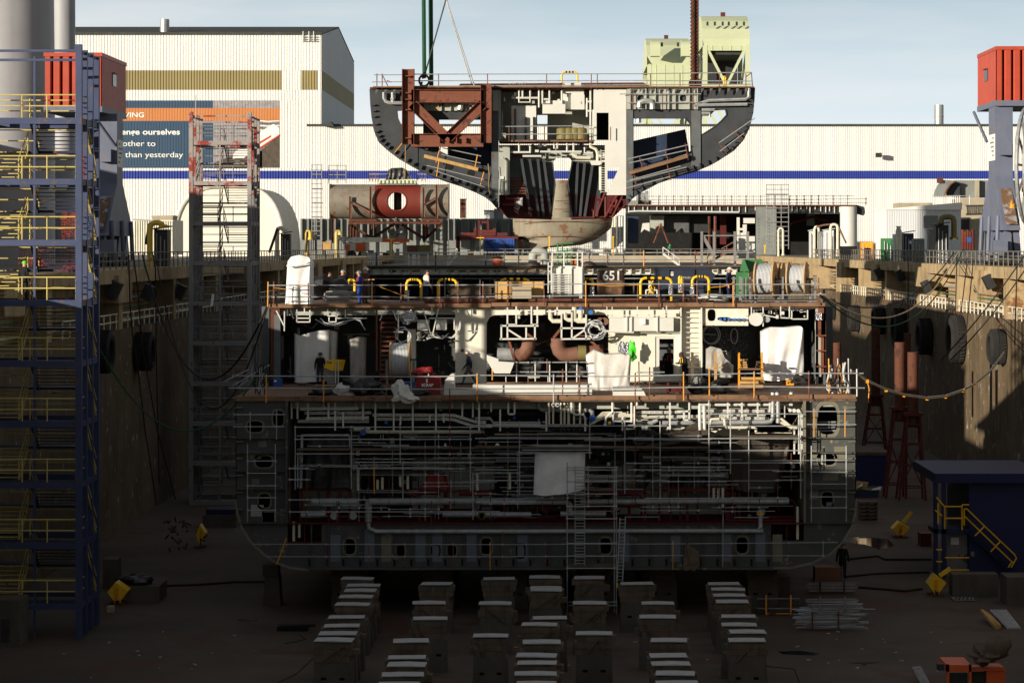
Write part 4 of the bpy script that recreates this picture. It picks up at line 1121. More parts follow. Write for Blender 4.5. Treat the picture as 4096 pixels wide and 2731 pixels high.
for f, q in (('C4', (1015, 1100, 1155, 1195)), ('C4', (1040, 1425, 1135, 1552)), ('C4', (1005, 680, 1175, 935)),
   ('E2', (1018, 335, 1112, 467)), ('E2', (1465, 390, 1540, 482)), ('E2', (1757, 390, 1832, 482)), ('E2', (1900, 388, 1977, 482)), ('E2', (2187, 330, 2278, 465)),
   ('E3', (347, 385, 423, 493)), ('E3', (800, 385, 860, 488)), ('E3', (1065, 328, 1162, 462)), ('E3', (2235, 322, 2330, 458))):
 man.append(ovb(*cv(f, q[0], q[1]), *cv(f, q[2], q[3])))
sp('hull_frame', MB().plate(L_ + R_, [opening] + man, 0.06), 'hull_grey')
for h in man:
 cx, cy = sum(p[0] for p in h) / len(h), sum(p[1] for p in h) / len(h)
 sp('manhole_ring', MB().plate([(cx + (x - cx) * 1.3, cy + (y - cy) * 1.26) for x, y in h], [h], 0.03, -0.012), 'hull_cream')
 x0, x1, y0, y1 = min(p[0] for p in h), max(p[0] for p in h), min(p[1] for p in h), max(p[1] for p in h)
 sp('hole_backing', MB().box(x0 - 30, y0 - 30, x1 + 30, y1 + 30, 0.1, 2.5), 'void_dark')
sl_ = shell(MB(), [pt(*p) for p in L_], 34, 0.05); sp('side_shell', sl_, 'hull_grey')
sl_ = shell(MB(), [pt(*p) for p in R_], 34, 0.05); sp('side_shell', sl_, 'hull_grey')
sp('bottom_plate', MB().plate([(720, 2089), (R_[0][0], R_[0][1]), (R_[0][0], R_[0][1] + 5), (720, 2094)], (), 30), 'hull_grey')
for crv in (L_[1:], R_[:-1]):
 b = MB()
 for p, q in zip(crv, crv[1:]): b.beam(pt(*p, -0.05), pt(*q, -0.05), 0.1, 0.35)
 sp('edge_flange', b, 'hull_cream')
x = 720
while x < 4700:
 if not (x > 4650):
  sp('slot_hole', MB().plate([(x - 9, 1995), (x + 9, 2002), (x + 9, 2055), (x - 9, 2055)], (), 0.02, -0.015), 'void_dark')
  sp('web_stiffener', MB().box(x + 14, 1702, x + 22, 2060, 0.2, -0.16), 'hull_grey')
  if int(x) % 2: sp('paint_patch', MB().box(x + 35, 1760 + rnd.uniform(-20, 40), x + 120, 2020, 0.01, -0.012), rnd.choice(['hull_patch', 'hull_patch', 'hull_cream', 'hull_grey']))
 x += 145.3
sp('bottom_flange', MB().box(720, 2070, 4680, 2090, 0.45, -0.4), 'hull_grey')
sp('tank_top', MB().box(535, 1688, xR, 1700, 24, -0.15), 'ship_red')
for x0, x1, f in ((535, 825, 'E2'), (4655, xR, 'E4')):
 sp('bilge_well', MB().box(x0, 1695, x1, 1860, 0.1, 2.2), 'ship_red')
 sp('well_sides', MB().box(x0, 1852, x1, 1862, 2.2), 'ship_red')
 sp('well_sides', MB().box((x0 + x1) / 2 - 5, 1695, (x0 + x1) / 2 + 5, 1860, 2.0, .2), 'ship_red')
for xa, xb in ((92, 530), (xR + 8, cv('C4', 1330, 0)[0])):
 for y in (965, 1092, 1245, 1400, 1690):
  sp('stringer', MB().box(xa, y - 5, xb, y + 5, 0.35, -0.3), 'hull_grey')
 for k in range(7):
  y = 700 + k * 145
  sp('edge_bracket', MB().box(xa + 2 if xa < 1000 else xb - 60, y, xa + 62 if xa < 1000 else xb, y + 9, 0.3, -0.25), 'hull_cream')
 sp('inner_flange', MB().box(xb - 14 if xa < 1000 else xa - 8, 650, xb + 5 if xa < 1000 else xa + 10, 1690, 0.4, -0.35), 'hull_cream' if xa > 1000 else 'hull_grey')
 for k in range(6):
  x_, y_ = rnd.uniform(xa + 30, xb - 160), rnd.uniform(980, 1640)
  sp('paint_patch', MB().box(x_, y_, x_ + rnd.uniform(60, 130), y_ + rnd.uniform(40, 110), 0.01, -0.012), rnd.choice(['hull_patch', 'hull_cream', 'ship_grey']))
sp('rear_bulkhead', MB().box(400, 600, xR + 150, 1700, 0.2, 11), 'ship_primer')
for i in range(26): sp('rear_stiffener', MB().box(520 + i * 172, 640, 532 + i * 172, 1700, 0.3, 10.6), 'ship_primer')
sp('inner_side', MB().box(520, 655, 532, 1690, 11), 'ship_primer')
sp('inner_side', MB().box(xR, 655, xR + 10, 1690, 11), 'hull_cream')
sp('flat', MB().box(700, 1070, 3000, 1084, 7, 3.5), 'dark_metal')
for i in range(16): sp('deck_beam', MB().box(560 + i * 275, 650, 575 + i * 275, 705, 9, .5), 'ship_grey')
sp('deck_girder', MB().box(560, 652, xR, 715, 0.2, 1.2), 'ship_grey')
for (x0, x1, d) in ((640, 1130, 5), (1600, 2300, 6), (2500, 3200, 5.5), (3300, 4300, 4)):
 sp('machinery_block', MB().box(x0, 1180 + rnd.uniform(-60, 60), x1, 1690, 3, d), rnd.choice(['ship_primer', 'hull_grey', 'ship_grey']))
q = [cv('C3', 1590, 870), cv('C3', 2350, 880), cv('C4', 440, 880), cv('C4', 400, 945), cv('C3', 1700, 965)]
sp('hopper', MB().plate(q, (), 3.5, 2.2), 'cream')
sp('cream_panel', MB().plate([cv('C2', 1460, 915), cv('C2', 1700, 915), cv('C2', 1600, 985)], (), 1, 2), 'hull_cream')
def bars(lst, m, r, dd, name='pipe', f='C2', n=6):
 for pp in lst:
  fr(f, SD); sp(name, MB().bar(pp, r * 0.6, dd, n), m, True)
def boxes(lst, m, w, dd, name='hanger', f='C2'):
 for a, b in lst:
  fr(f, SD); sp(name, MB().beam(pt(*a, dd), pt(*b, dd), w * 0.68), m)
boxes([((710, 655), (710, 815)), ((620, 655), (620, 800)), ((885, 660), (885, 800)), ((942, 655), (942, 900)), ((1180, 655), (1180, 812)), ((1285, 650), (1285, 905)), ((1442, 655), (1442, 905)), ((1605, 655), (1605, 905)), ((1803, 650), (1803, 905)), ((2172, 655), (2172, 905)), ((2028, 655), (2028, 780)), ((2118, 660), (2118, 790)), ((2275, 660), (2275, 740)), ((1010, 740), (1010, 880)), ((1500, 765), (1500, 850)), ((570, 700), (570, 800)), ((1750, 765), (1750, 830)), ((1870, 765), (1870, 830))], 'ship_white', 0.13, 0.6)
boxes([((35, 655), (35, 900)), ((215, 720), (215, 905)), ((285, 655), (285, 760)), ((338, 655), (338, 760)), ((285, 760), (338, 760)), ((1175, 655), (1180, 820)), ((1180, 820), (1360, 820)), ((1360, 690), (1360, 860)), ((1665, 640), (1665, 890)), ((1830, 640), (1830, 820)), ((1730, 735), (1840, 735)), ((1785, 735), (1785, 810)), ((1785, 810), (1835, 810)), ((1998, 640), (1998, 860)), ((2160, 640), (2160, 800)), ((2280, 640), (2280, 860)), ((1260, 900), (1260, 780)), ((1310, 855), (1370, 855)), ((610, 740), (610, 905))], 'ship_white', 0.13, 0.3, 'hanger', 'C3')
boxes([((73, 640), (73, 760)), ((238, 640), (238, 790)), ((358, 640), (358, 860)), ((492, 640), (492, 780)), ((595, 640), (595, 740)), ((720, 690), (720, 790)), ((870, 750), (870, 1060)), ((845, 740), (845, 1100)), ((805, 860), (805, 1100))], 'ship_white', 0.12, 0.3, 'hanger', 'C4')
def tray(f, pp, dd, w=14):
 fr(f, SD)
 b = MB()
 b.bar(pp, 0.035, dd, 4); b.bar([(x, y + w) for x, y in pp], 0.035, dd, 4)
 x0, x1 = pp[0][0], pp[-1][0]
 n = int((x1 - x0) / 45)
 for i in range(n):
  x = x0 + (i + .5) * (x1 - x0) / n
  k = max(j for j in range(len(pp)) if pp[j][0] <= x)
  k = min(k, len(pp) - 2)
  t = (x - pp[k][0]) / (pp[k + 1][0] - pp[k][0])
  y = pp[k][1] + (pp[k + 1][1] - pp[k][1]) * t
  b.bar([(x, y), (x, y + w)], 0.03, dd, 4)
 sp('cable_tray', b, 'ship_white')
for f, pp, dd in (('C2', [(640, 710), (1140, 705)], .5), ('C2', [(680, 745), (1250, 742)], .8), ('C2', [(690, 792), (1230, 785)], .6), ('C2', [(620, 815), (1230, 815)], .9), ('C2', [(1260, 760), (1730, 762), (1930, 765)], .7), ('C2', [(1290, 795), (1930, 795)], .9), ('C2', [(1860, 760), (1960, 765), (2140, 820), (2230, 825)], .5), ('C2', [(1850, 795), (1950, 800), (2120, 855), (2280, 858)], .6), ('C2', [(950, 770), (1200, 768)], 1.2),
   ('C3', [(0, 790), (130, 790), (160, 830), (560, 830)], 1.0), ('C3', [(20, 850), (600, 855)], .8), ('C3', [(620, 850), (960, 850)], .7), ('C3', [(1380, 738), (1640, 738), (1830, 732)], .5), ('C3', [(1390, 780), (1640, 775), (2160, 770)], .6), ('C3', [(1200, 745), (1310, 742)], .9), ('C3', [(2010, 755), (2340, 760)], .7),
   ('C4', [(0, 725), (600, 728)], .8), ('C4', [(0, 785), (590, 790)], .9), ('C4', [(120, 760), (560, 757)], 1.1)):
 tray(f, pp, dd)
for k in range(5):
 bars([[(985 + k * 8, 850 - k * 2), (1040, 810 + k * 8 - 20), (1090, 745 + k * 14), (1140, 742 + k * 10), (1200 + k * 90, 742 + k * 10)]], 'cream_pipe', 0.05, 0.5, 'cable_run', 'C3')
bars([[(1200, 910), (1500, 912), (2200, 910)], [(1100, 890), (1240, 890)]], 'cream_pipe', 0.16, 1.2)
bars([[(1820, 745), (2340, 745)], [(560, 770), (560, 1000)]], 'dark_metal', 0.25, 2.5)
bars([[(0, 755), (600, 752)], [(640, 890), (1000, 890)]], 'dark_metal', 0.22, 2.5, 'pipe', 'C3')
bars([[(545, 665), (545, 700), (570, 722), (880, 725), (960, 722), (1000, 740), (1005, 790)]], 'galv', 0.22, 0.9, 'pipe', 'C3', 10)
for x, y0, y1 in ((668, 690, 905), (735, 655, 905), (765, 655, 905), (800, 655, 905), (846, 655, 905), (898, 655, 905), (633, 665, 905)): bars([[(x, y0), (x, y1 - 55)]], 'cream_pipe', 0.09 if x != 800 else 0.12, 0.4, 'riser', 'C3', 8); bars([[(x, y1 - 55), (x, y1)]], 'dark_metal', 0.09, 0.4, 'riser_foot', 'C3', 8)
bars([[(825, 660), (825, 745), (860, 765), (925, 765), (942, 790), (942, 905)], [(1175, 660), (1175, 740), (1120, 790), (1113, 850)], [(1385, 650), (1385, 680), (1365, 700), (1365, 885), (1290, 890)], [(1338, 660), (1338, 830)]], 'ship_white', 0.1, 0.2, 'pipe', 'C3', 8)
bars([[(1380, 830), (1520, 835)], [(1520, 830), (1560, 810)], [(1600, 835), (2350, 832)], [(1660, 905), (1655, 890), (1662, 870)]], 'galv', 0.2, 0.9, 'pipe', 'C3', 8)
bars([[(1920, 685), (1922, 905)], [(1958, 685), (1962, 905)]], 'ship_white', 0.14, -0.1, 'pipe', 'C3', 8)
bars([[(2005, 850), (2010, 820), (2040, 805), (2090, 805)], [(2090, 800), (2130, 800), (2135, 850), (2150, 872), (2350, 875)]], 'cream_pipe', 0.14, 0.1, 'pipe', 'C3', 8)
bars([[(0, 680), (790, 678)], [(0, 690), (0, 660)]], 'ship_white', 0.14, 0.6, 'pipe', 'C4', 8)
bars([[(624, 640), (624, 790), (605, 825), (560, 828), (90, 832)], [(668, 640), (668, 835)]], 'galv', 0.2, 0.1, 'pipe', 'C4', 10)
bars([[(690, 795), (770, 860), (830, 880)], [(690, 830), (790, 880)], [(460, 875), (478, 885), (478, 912)], [(240, 875), (465, 875)], [(90, 830), (95, 805), (165, 800)], [(208, 800), (215, 860), (240, 875)], [(20, 690), (45, 690), (42, 895)]], 'cream_pipe', 0.12, 0.0, 'pipe', 'C4', 8)
bars([[(945, 640), (945, 945)]], 'galv', 0.18, 0.1, 'pipe', 'C4', 8)
bars([[(900, 690), (1240, 690), (1250, 670), (1250, 640)]], 'ship_grey', 0.08, 0.1, 'pipe', 'C4', 8)
def disc(f, x, y, r, m, dd=-0.2, name='flange'):
 fr(f, SD); c = pt(x, y, dd)
 sp(name, MB().lathe(c, c + V((0, .1, 0)), [(0, r * .58), (1, r * .58)], 14), m)
for f, x, y, r, m in (('C3', 668, 681, .17, 'ship_white'), ('C3', 702, 681, .2, 'ship_white'), ('C3', 1005, 795, .3, 'box_blue'), ('C3', 1150, 835, .15, 'bright_yellow'), ('C3', 1180, 838, .14, 'box_blue'), ('C3', 1113, 852, .15, 'ship_white'), ('C3', 1435, 880, .15, 'ship_white'), ('C3', 1463, 880, .15, 'ship_white'), ('C2', 1180, 915, .28, 'box_blue'), ('C2', 1378, 832, .16, 'box_blue'), ('C4', 770, 728, .16, 'ship_white'), ('C4', 805, 730, .18, 'ship_white'), ('C4', 840, 733, .18, 'ship_white'),
   ('E2', 932, 140, .34, 'galv'), ('E2', 1096, 140, .34, 'galv'), ('E2', 2192, 137, .36, 'galv'), ('E3', 58, 137, .36, 'galv'), ('E4', 98, 117, .36, 'galv')): disc(f, x, y, r, m)
for f, x, y in (('E2', 2192, 137), ('E4', 98, 117)): disc(f, x, y, .24, 'bright_yellow', -0.24, 'flange_cover')
disc('E3', 58, 137, .24, 'bright_yellow', -0.24, 'flange_cover')
for x in (668, 702): disc('C3', x, 681, .09, 'dark_metal', -0.25, 'flange_bore')
bars([[(740, 1508), (1140, 1508)], [(1230, 1508), (2400, 1503), (2900, 1500)], [(700, 1620), (820, 1618), (860, 1600)], [(1226, 1500), (1226, 1690)]], 'galv', 0.32, 0.4, 'grey_main', 'C2', 10)
bars([[(1226, 1690), (1230, 1735), (1290, 1762), (2500, 1762), (3500, 1758), (4600, 1758), cv('E4', 60, 268), cv('E4', 98, 240), cv('E4', 98, 130)]], 'galv', 0.2, -0.25, 'grey_main', 'C2', 10)
bars([[cv('E2', 1860, 128), cv('E2', 2350, 128), cv('E3', 480, 128)], [cv('E3', 730, 122), cv('E3', 1120, 122)], [cv('E3', 0, 22), cv('E3', 790, 22), cv('E3', 815, 40), cv('E3', 815, 120)], [cv('E3', 900, 20), cv('E3', 2350, 15)], [cv('C4', 280, 1507), cv('C4', 760, 1507)], [cv('E2', 650, 135), cv('E2', 860, 128)]], 'galv', 0.24, 0.1, 'grey_main', 'C2', 10)
for f, x, y0, y1 in (('C2', 1345, 1300, 1400), ('C2', 1498, 1290, 1375), ('C2', 1562, 1290, 1398), ('C2', 1303, 1320, 1400), ('C2', 1138, 1232, 1410), ('C3', 2040, 1390, 1480), ('C3', 2118, 1390, 1560), ('C3', 2080, 1390, 1520), ('C3', 20, 1260, 1410), ('C3', 297, 1260, 1400), ('E2', 587, 190, 355), ('E2', 635, 210, 325), ('E4', 415, 60, 340)): bars([[(x, y0), (x, y1)]], 'cream_pipe', 0.12, 0.1, 'stub_pipe', f, 8)
for k in range(46):
 y = 1395 + rnd.random() * 280
 x = 560 + rnd.random() * 4200
 l = rnd.uniform(120, 700)
 dd = rnd.uniform(0.8, 3)
 if k % 3: bars([[(x, y), (min(x + l, 4880), y)]] if k % 2 else [[(x, y), (min(x + l, 4850), y), (min(x + l, 4850) + 25, y + 30), (min(x + l, 4850) + 25, 1690)]], 'pipe_red', rnd.choice([.07, .1, .16]), dd, 'red_pipe')
 else: boxes([((x, 1395 + rnd.random() * 60), (x, 1690))], 'pipe_red', rnd.choice([.12, .2]), dd, 'red_support')
for x0, x1, y in ((640, 1075, 1405), (1650, 2300, 1418), (2900, 3600, 1425), (3700, 4300, 1405)): boxes([((x0, y), (x1, y)), ((x0 + 10, y), (x0 + 10, 1690)), ((x1 - 10, y), (x1 - 10, 1690)), ((x0 + 250, y), (x0 + 250, 1690))], 'pipe_red', 0.2, 0.9, 'red_foundation')
bars([[(1550, 1400), (1560, 1430), (1600, 1445), (1640, 1465), (1645, 1500)], [(2000, 1440), (2280, 1440), (2290, 1400)] , [(2580, 1500), (2700, 1540), (2740, 1600)]], 'pipe_red', 0.2, 0.5, 'red_pipe')
for k in range(150):     # small unlit fittings
 x, y = rnd.uniform(560, 4880), rnd.uniform(930, 1660)
 w = rnd.uniform(6, 46)
 sp('fitting', (fr('C2', SD), MB().box(x, y, x + w, y + rnd.uniform(6, 50), 0.3, rnd.uniform(1.0, 4.5)))[1], rnd.choice(['dark_metal', 'ship_primer', 'ship_grey', 'cream_pipe', 'galv', 'galv', 'ship_red']))
for k in range(70):     # fittings of the pipe deck
 x, y = rnd.uniform(560, 4880), rnd.uniform(665, 900)
 sp('fitting', (fr('C2', SD), MB().box(x, y, x + rnd.uniform(5, 40), y + rnd.uniform(4, 26), 0.25, rnd.uniform(0.6, 3.0)))[1], rnd.choice(['dark_metal', 'ship_white', 'ship_grey', 'cream', 'galv', 'blue_cap']))
for k in range(30):
 y = rnd.uniform(680, 1350); x = rnd.uniform(560, 3900); l = rnd.uniform(300, 1100)
 bars([[(x, y), (min(4880, x + l), y)]], rnd.choice(['galv', 'ship_grey', 'cream_pipe']), rnd.choice([.05, .08, .12]), rnd.uniform(1.2, 3))
# platform deck (front ledge)
fr('C2', SD)
xDL, xDR = 85, cv('C4', 1338, 0)[0]
sp('platform_deck', MB().bx((wx(xDL) , SD - 0.1, wz(648)), (wx(xDR), 147, wz(612))), 'deck_brown')
b = MB()
n = 9
for i in range(n):
 x0 = xDL + (xDR - xDL) * i / n; x1 = xDL + (xDR - xDL) * (i + 1) / n - 6
 y = 610 - (12 if 2 < i < 6 else 16 if i >= 6 else 0) + rnd.uniform(-3, 3)
 fr('C2', SD); sp('toe_plank', MB().plate([(x0, y), (x1, y + rnd.uniform(-4, 4)), (x1, y + 38), (x0, y + 40)], (), 0.06, -0.18), 'plank')
fr('C3', SD)
sp('white_trough', MB().box(-20, 512, 1000, 592, 1.6, 0.9), 'ship_white')
sp('white_trough', MB().plate([(1180, 535), (1410, 535), (1440, 560), (1462, 608), (1180, 608)], (), 1.5, 0.3), 'ship_white')
fr('C2', SD); sp('white_trough', MB().plate([(1870, 590), (1880, 470), (1930, 420), (1960, 420), (1960, 545), (2240, 550), (2240, 602), (1870, 602)], (), 1.2, 1.0), 'ship_white')
fr('C3', SD); sp('coaming_plank', MB().box(100, 488, 960, 512, 0.2, 2.0), 'plank')
fr('C3', 131); sp('white_coaming', MB().plate([(100, 255), (200, 290), (200, 310), (335, 320), (300, 412), (165, 412), (100, 300)], (), 0.5), 'ship_white')
# upper tier
TD = 137.0
fr('B2', TD)
xTL, xTR = 160, cv('B4', 655, 0, 'B2')[0]
top, bot = wz(1222), wz(1242)
sp('upper_deck', MB().bx((wx(xTL), TD, bot), (wx(xTR), 152, top)), 'deck_brown')
n = 10
for i in range(n):
 x0 = xTL + (xTR - xTL) * i / n; x1 = xTL + (xTR - xTL) * (i + 1) / n - 5
 y = 1208 + rnd.uniform(-4, 4) - (8 if 3 < i < 9 else 0) + (-6 if i == 9 else 0)
 fr('B2', TD); sp('toe_plank', MB().plate([(x0, y), (x1, y + rnd.uniform(-6, 6)), (x1, y + 32), (x0, y + 32)], (), 0.06, -0.2), 'plank')
fr('B2', TD)
sp('hull_end_column', MB().plate([(165, 1240), (255, 1240), (255, 1290), (240, 1330), cv('C2', 470, 470, 'B2'), cv('C2', 375, 490, 'B2'), (165, 1500)], (), 0.5), 'rust')
sp('hull_end_column', MB().box(205, 1300, 258, cv('C2', 0, 480, 'B2')[1], 0.4, -0.1), 'ship_primer')
fr('B4', TD); sp('hull_end_column', MB().box(592, 1215, 655, 1490, 0.45), 'rust_beam'); sp('hull_end_column', MB().box(570, 1215, 592, cv('C4', 0, 500, 'B4')[1], 0.2, 0.2), 'ship_grey')
fr('C4', TD); sp('hull_end_column', MB().box(1035, -40, 1076, 420, 0.45), 'rust_beam'); sp('hull_end_column', MB().box(985, -40, 1037, 440, 0.3, 0.2), 'ship_grey')
for y in (90, 220, 355): sp('column_bracket', MB().box(1000, y - 5, 1080, y + 5, 0.7, -0.3), 'rust_beam')
fr('B2', TD)
sp('rear_bulkhead', MB().box(100, 1230, xTR + 60, cv('C2', 0, 560, 'B2')[1], 0.2, 9.0), 'ship_primer')
sp('hull_side', MB().bx((wx(xTL), TD, wz(1240)), (wx(xTL) + 0.1, 147, wz(2050))), 'ship_primer')
sp('hull_side', MB().bx((wx(xTR) - 0.1, TD, wz(1240)), (wx(xTR), 147, wz(2050))), 'ship_primer')
sp('deck_beam', MB().box(255, 1242, 1080, 1305, 0.15, 0.8), 'ship_grey')
sp('deck_beam', MB().box(1080, 1242, 1760, 1300, 0.15, 0.6), 'ship_grey')
for i in range(20): sp('deck_beam', (fr('B2', TD), MB().box(230 + i * 222, 1242, 238 + i * 222, 1290, 8, 1))[1], 'ship_grey')
fr('C3', TD)
y0 = cv('B3', 0, 1228, 'C3')[1]
lx0, lx1 = cv('C2', 1968, 0, 'C3')[0], 97
ya = cv('B3', 0, 1300, 'C3')[1]
outer = [(lx0, y0), (1940, y0), (1940, 492), (1140, 492), (1140, ya), (700, ya + 4), (240, ya + 2), (160, ya + 4), (125, ya + 24), (100, ya + 70), (lx1, 492), (lx0, 492)]
outer = [(x, y) for x, y in outer]
cb = sp('cream_bulkhead', MB().plate(outer, [[(1570, 112), (1700, 112), (1700, 425), (1570, 425)]], 0.1, 0.5), 'cream')
sp('door_recess', MB().plate([(1410, 60), (1760, 60), (1760, 480), (1410, 480)], [[(1540, 100), (1715, 100), (1715, 478), (1540, 478)]], 0.12, 0.3), 'cream')
sp('door_frame', MB().plate([(1540, 100), (1715, 100), (1715, 478), (1540, 478)], [[(1575, 118), (1698, 118), (1698, 428), (1575, 428)]], 0.1, 0.36), 'ship_white')
sp('wall_ledge', MB().box(1405, 56, 1765, 66, 0.5, -0.05), 'cream')
sp('bulkhead_edge', MB().box(1755, -160, 1765, 480, 0.45, 0.0), 'cream')
sp('bulkhead_edge', MB().box(1930, -160, 1942, 490, 0.5, 0.0), 'cream')
ladder(MB(), pt(1848, 470, 0.3), pt(1848, -130, 0.3), 0.95, 14).build('wall_ladder', 'cream', ship)
sp('dark_stain', MB().plate(ovb(cv('C2', 2015, 0, 'C3')[0], 205, cv('C2', 2042, 0, 'C3')[0], 230, 10, 2), (), 0.02, 0.45), 'rust')
fr('B3', TD)
sp('upper_plate', MB().plate([(1828, 1225), (2230, 1225), (2228, 1395), (1835, 1392)], [ovb(1880, 1253, 1950, 1355), ovb(1965, 1320, 2075, 1350)], 0.1, 0.2), 'cream')
for x, y in ((1990, 1340), (2026, 1337), (2060, 1337), (2108, 1340), (2148, 1340), (2188, 1340)):
 c = pt(x, y, 0.1); sp('pipe_stub', MB().lathe(c - V((0, .25, 0)), c + V((0, .3, 0)), [(0, .07), (1, .07)], 10), 'blue_cap')
for x in (795, 882): c = pt(x, 1255 if x < 800 else 1280, -.2); sp('pipe_stub', MB().lathe(c, c + V((0, .3, 0)), [(0, .13), (1, .13)], 10), 'blue_cap')
d_ = MB().box(1040, 1325, 1590, 1440, 1.2, -0.4); du = sp('duct', d_, 'ship_white')
for x in (1190, 1230, 1450): MB().box(x - 6, 1318, x + 6, 1446, 1.3, -0.5).build('duct_flange', 'ship_white', du)
sp('valve_bag', MB().box(1318, 1335, 1350, 1382, 0.3, -0.6), 'tarp_white')
for x in (965, 1002): c = pt(x, 1358, -.3); sp('pipe_stub', MB().lathe(c, c + V((0, .6, 0)), [(0, .22), (1, .22)], 12), 'rust_pipe')
def tb(lst, m, w, dd, name, f):
 for a, b in lst: fr(f, TD); sp(name, MB().beam(pt(*a, dd), pt(*b, dd), w * 0.56), m)
W = 'ship_white'
tb([((170, 1240), (170, 1505)), ((245, 1230), (245, 1385)), ((375, 1230), (375, 1385)), ((425, 1230), (425, 1385)), ((110, 1395), (435, 1395)), ((105, 1508), (418, 1505)), ((118, 1385), (118, 1510)), ((405, 1385), (405, 1510)), ((330, 1410), (330, 1500)), ((180, 1430), (290, 1500)), ((160, 1385), (245, 1385)), ((370, 1385), (430, 1385)),
 ((632, 1290), (632, 1508)), ((720, 1260), (720, 1508)), ((842, 1300), (842, 1515)), ((620, 1415), (855, 1415)), ((625, 1508), (880, 1505)), ((830, 1430), (730, 1500)), ((505, 1272), (725, 1272)), ((595, 1235), (595, 1280))], W, 0.16, -0.35, 'white_frame', 'B3')
tb([((1033, 1300), (1033, 1320)), ((1065, 1232), (1065, 1310)), ((1280, 1230), (1280, 1310)), ((1380, 1230), (1380, 1310)), ((1530, 1225), (1530, 1290)), ((1030, 1308), (1590, 1304)), ((1020, 1232), (1020, 1310)), ((1500, 1240), (1500, 1290))], W, 0.1, -0.5, 'white_frame', 'B3')
tb([((320, 1255), (320, 1310)), ((400, 1255), (400, 1362)), ((512, 1260), (512, 1362)), ((400, 1362), (515, 1362)), ((400, 1330), (515, 1330)), ((345, 1255), (372, 1335)), ((465, 1245), (465, 1305)), ((665, 1250), (665, 1315)), ((665, 1310), (750, 1310)), ((740, 1250), (740, 1320)), ((675, 1320), (675, 1362)), ((735, 1322), (735, 1362)), ((672, 1362), (738, 1362)), ((815, 1255), (815, 1335)), ((745, 1330), (1000, 1330)), ((225, 1265), (290, 1395)), ((295, 1270), (293, 1440)), ((1160, 1242), (1160, 1290)), ((1268, 1265), (1268, 1445)), ((1222, 1265), (1255, 1345)), ((1225, 1448), (1310, 1448)), ((1400, 1305), (1400, 1345)), ((1315, 1345), (1400, 1345)), ((1480, 1250), (1545, 1470)), ((1610, 1250), (1560, 1470)), ((1530, 1330), (1760, 1330)), ((1555, 1240), (1555, 1310)), ((1660, 1330), (1660, 1435)), ((1440, 1430), (1520, 1430)), ((1895, 1250), (1895, 1430)), ((1850, 1255), (1895, 1350)), ((1860, 1440), (1945, 1440)), ((1745, 1335), (1745, 1430)), ((1520, 1475), (1575, 1475))], W, 0.11, -0.5, 'hanger', 'B2')
fr('B2', TD); sp('white_bracket', MB().box(1430, 1345, 1530, 1430, 0.8, 0.2), W); sp('white_bracket', MB().box(1590, 1345, 1680, 1430, 0.8, 0.2), W); sp('switch_cabinet', MB().box(1345, 1425, 1415, cv('C2', 0, 400, 'B2')[1], 0.7, 0.8), 'cream')
sp('cable_coil', bundle(MB(), pt(1350, 1380), .45, .3, .5, 3), 'foil')
sp('rust_post', MB().box(1075, 1250, 1088, cv('C2', 0, 400, 'B2')[1], 0.2, -0.2), 'rust_beam')
for (f, pts_) in (('B2', [(600, 1330), (640, 1370), (720, 1385), (800, 1360), (900, 1340), (940, 1355)]), ('B2', [(560, 1340), (650, 1390), (740, 1395), (830, 1370)]), ('B2', [(820, 1325), (900, 1330), (940, 1345), (965, 1400), (985, 1430)]), ('B2', [(1640, 1480), (1720, 1500), (1780, 1440), (1800, 1340)]), ('B2', [(1650, 1490), (1740, 1495), (1795, 1420), (1800, 1330)]), ('B2', [(1505, 1500), (1560, 1480), (1640, 1500)]), ('B2', [(1510, 1510), (1570, 1490), (1650, 1505)]), ('B2', [(1110, 1350), (1130, 1300), (1150, 1285)])):
 fr(f, TD); sp('loose_cable', MB().bar(pts_, 0.035, -0.4, 5), rnd.choice(['cable_white', 'galv', 'ship_white']))
for k in range(7):
 fr('B3', TD); c = pt(920 + rnd.uniform(-25, 25), 1430 + rnd.uniform(-20, 20), -.4)
 sp('cable_coil', MB().tube([c + V((rnd.uniform(.38, .52) * math.cos(a), 0.06 * math.sin(3 * a + k), .43 * math.sin(a))) for a in [i * 2 * math.pi / 14 for i in range(15)]], 0.035, 5), rnd.choice(['cable_white', 'galv', 'dark_metal']))
fr('B3', TD); sp('loose_cable', MB().bar([(880, 1380), (940, 1400), (1000, 1440), (1100, 1445), (1250, 1450)], 0.07, -.4), 'ship_white')
bp_ = [[(742, 1235), (742, 1330), (770, 1355), (880, 1355)], [(538, 1285), (538, 1330), (560, 1355), (640, 1355)], [(660, 1285), (665, 1330), (690, 1345), (850, 1345)], [(795, 1260), (795, 1345)]]
for pp in bp_: fr('B3', TD); sp('pipe', MB().bar(pp, 0.13, -.2, 8), 'cream_pipe', True)
fr('C2', TD);
for c0 in ((1532, 100), (1515, 80)):
 c = pt(*c0, -.3); sp('cable_coil', MB().tube([c + V((.38 * math.cos(a), 0, .42 * math.sin(a))) for a in [i * 2 * math.pi / 16 for i in range(17)]], 0.03, 5), 'cable_white')
s_ = MB(); ladder(s_, pt(1388, 480, 0.6), pt(1400, -120, 2.0), 0.85, 15, 0.05); sp('stair', s_, 'rust_beam')
fr('B4', TD); sp('foil_lagging', MB().plate([(5, 1228), (640, 1228), (590, 1250), (420, 1268), (210, 1255), (5, 1270)], (), 0.4, 0.6), 'foil')
sp('ship_end_lagging', MB().box(568, 1285, 622, 1345, 0.3, -0.3), 'foil')
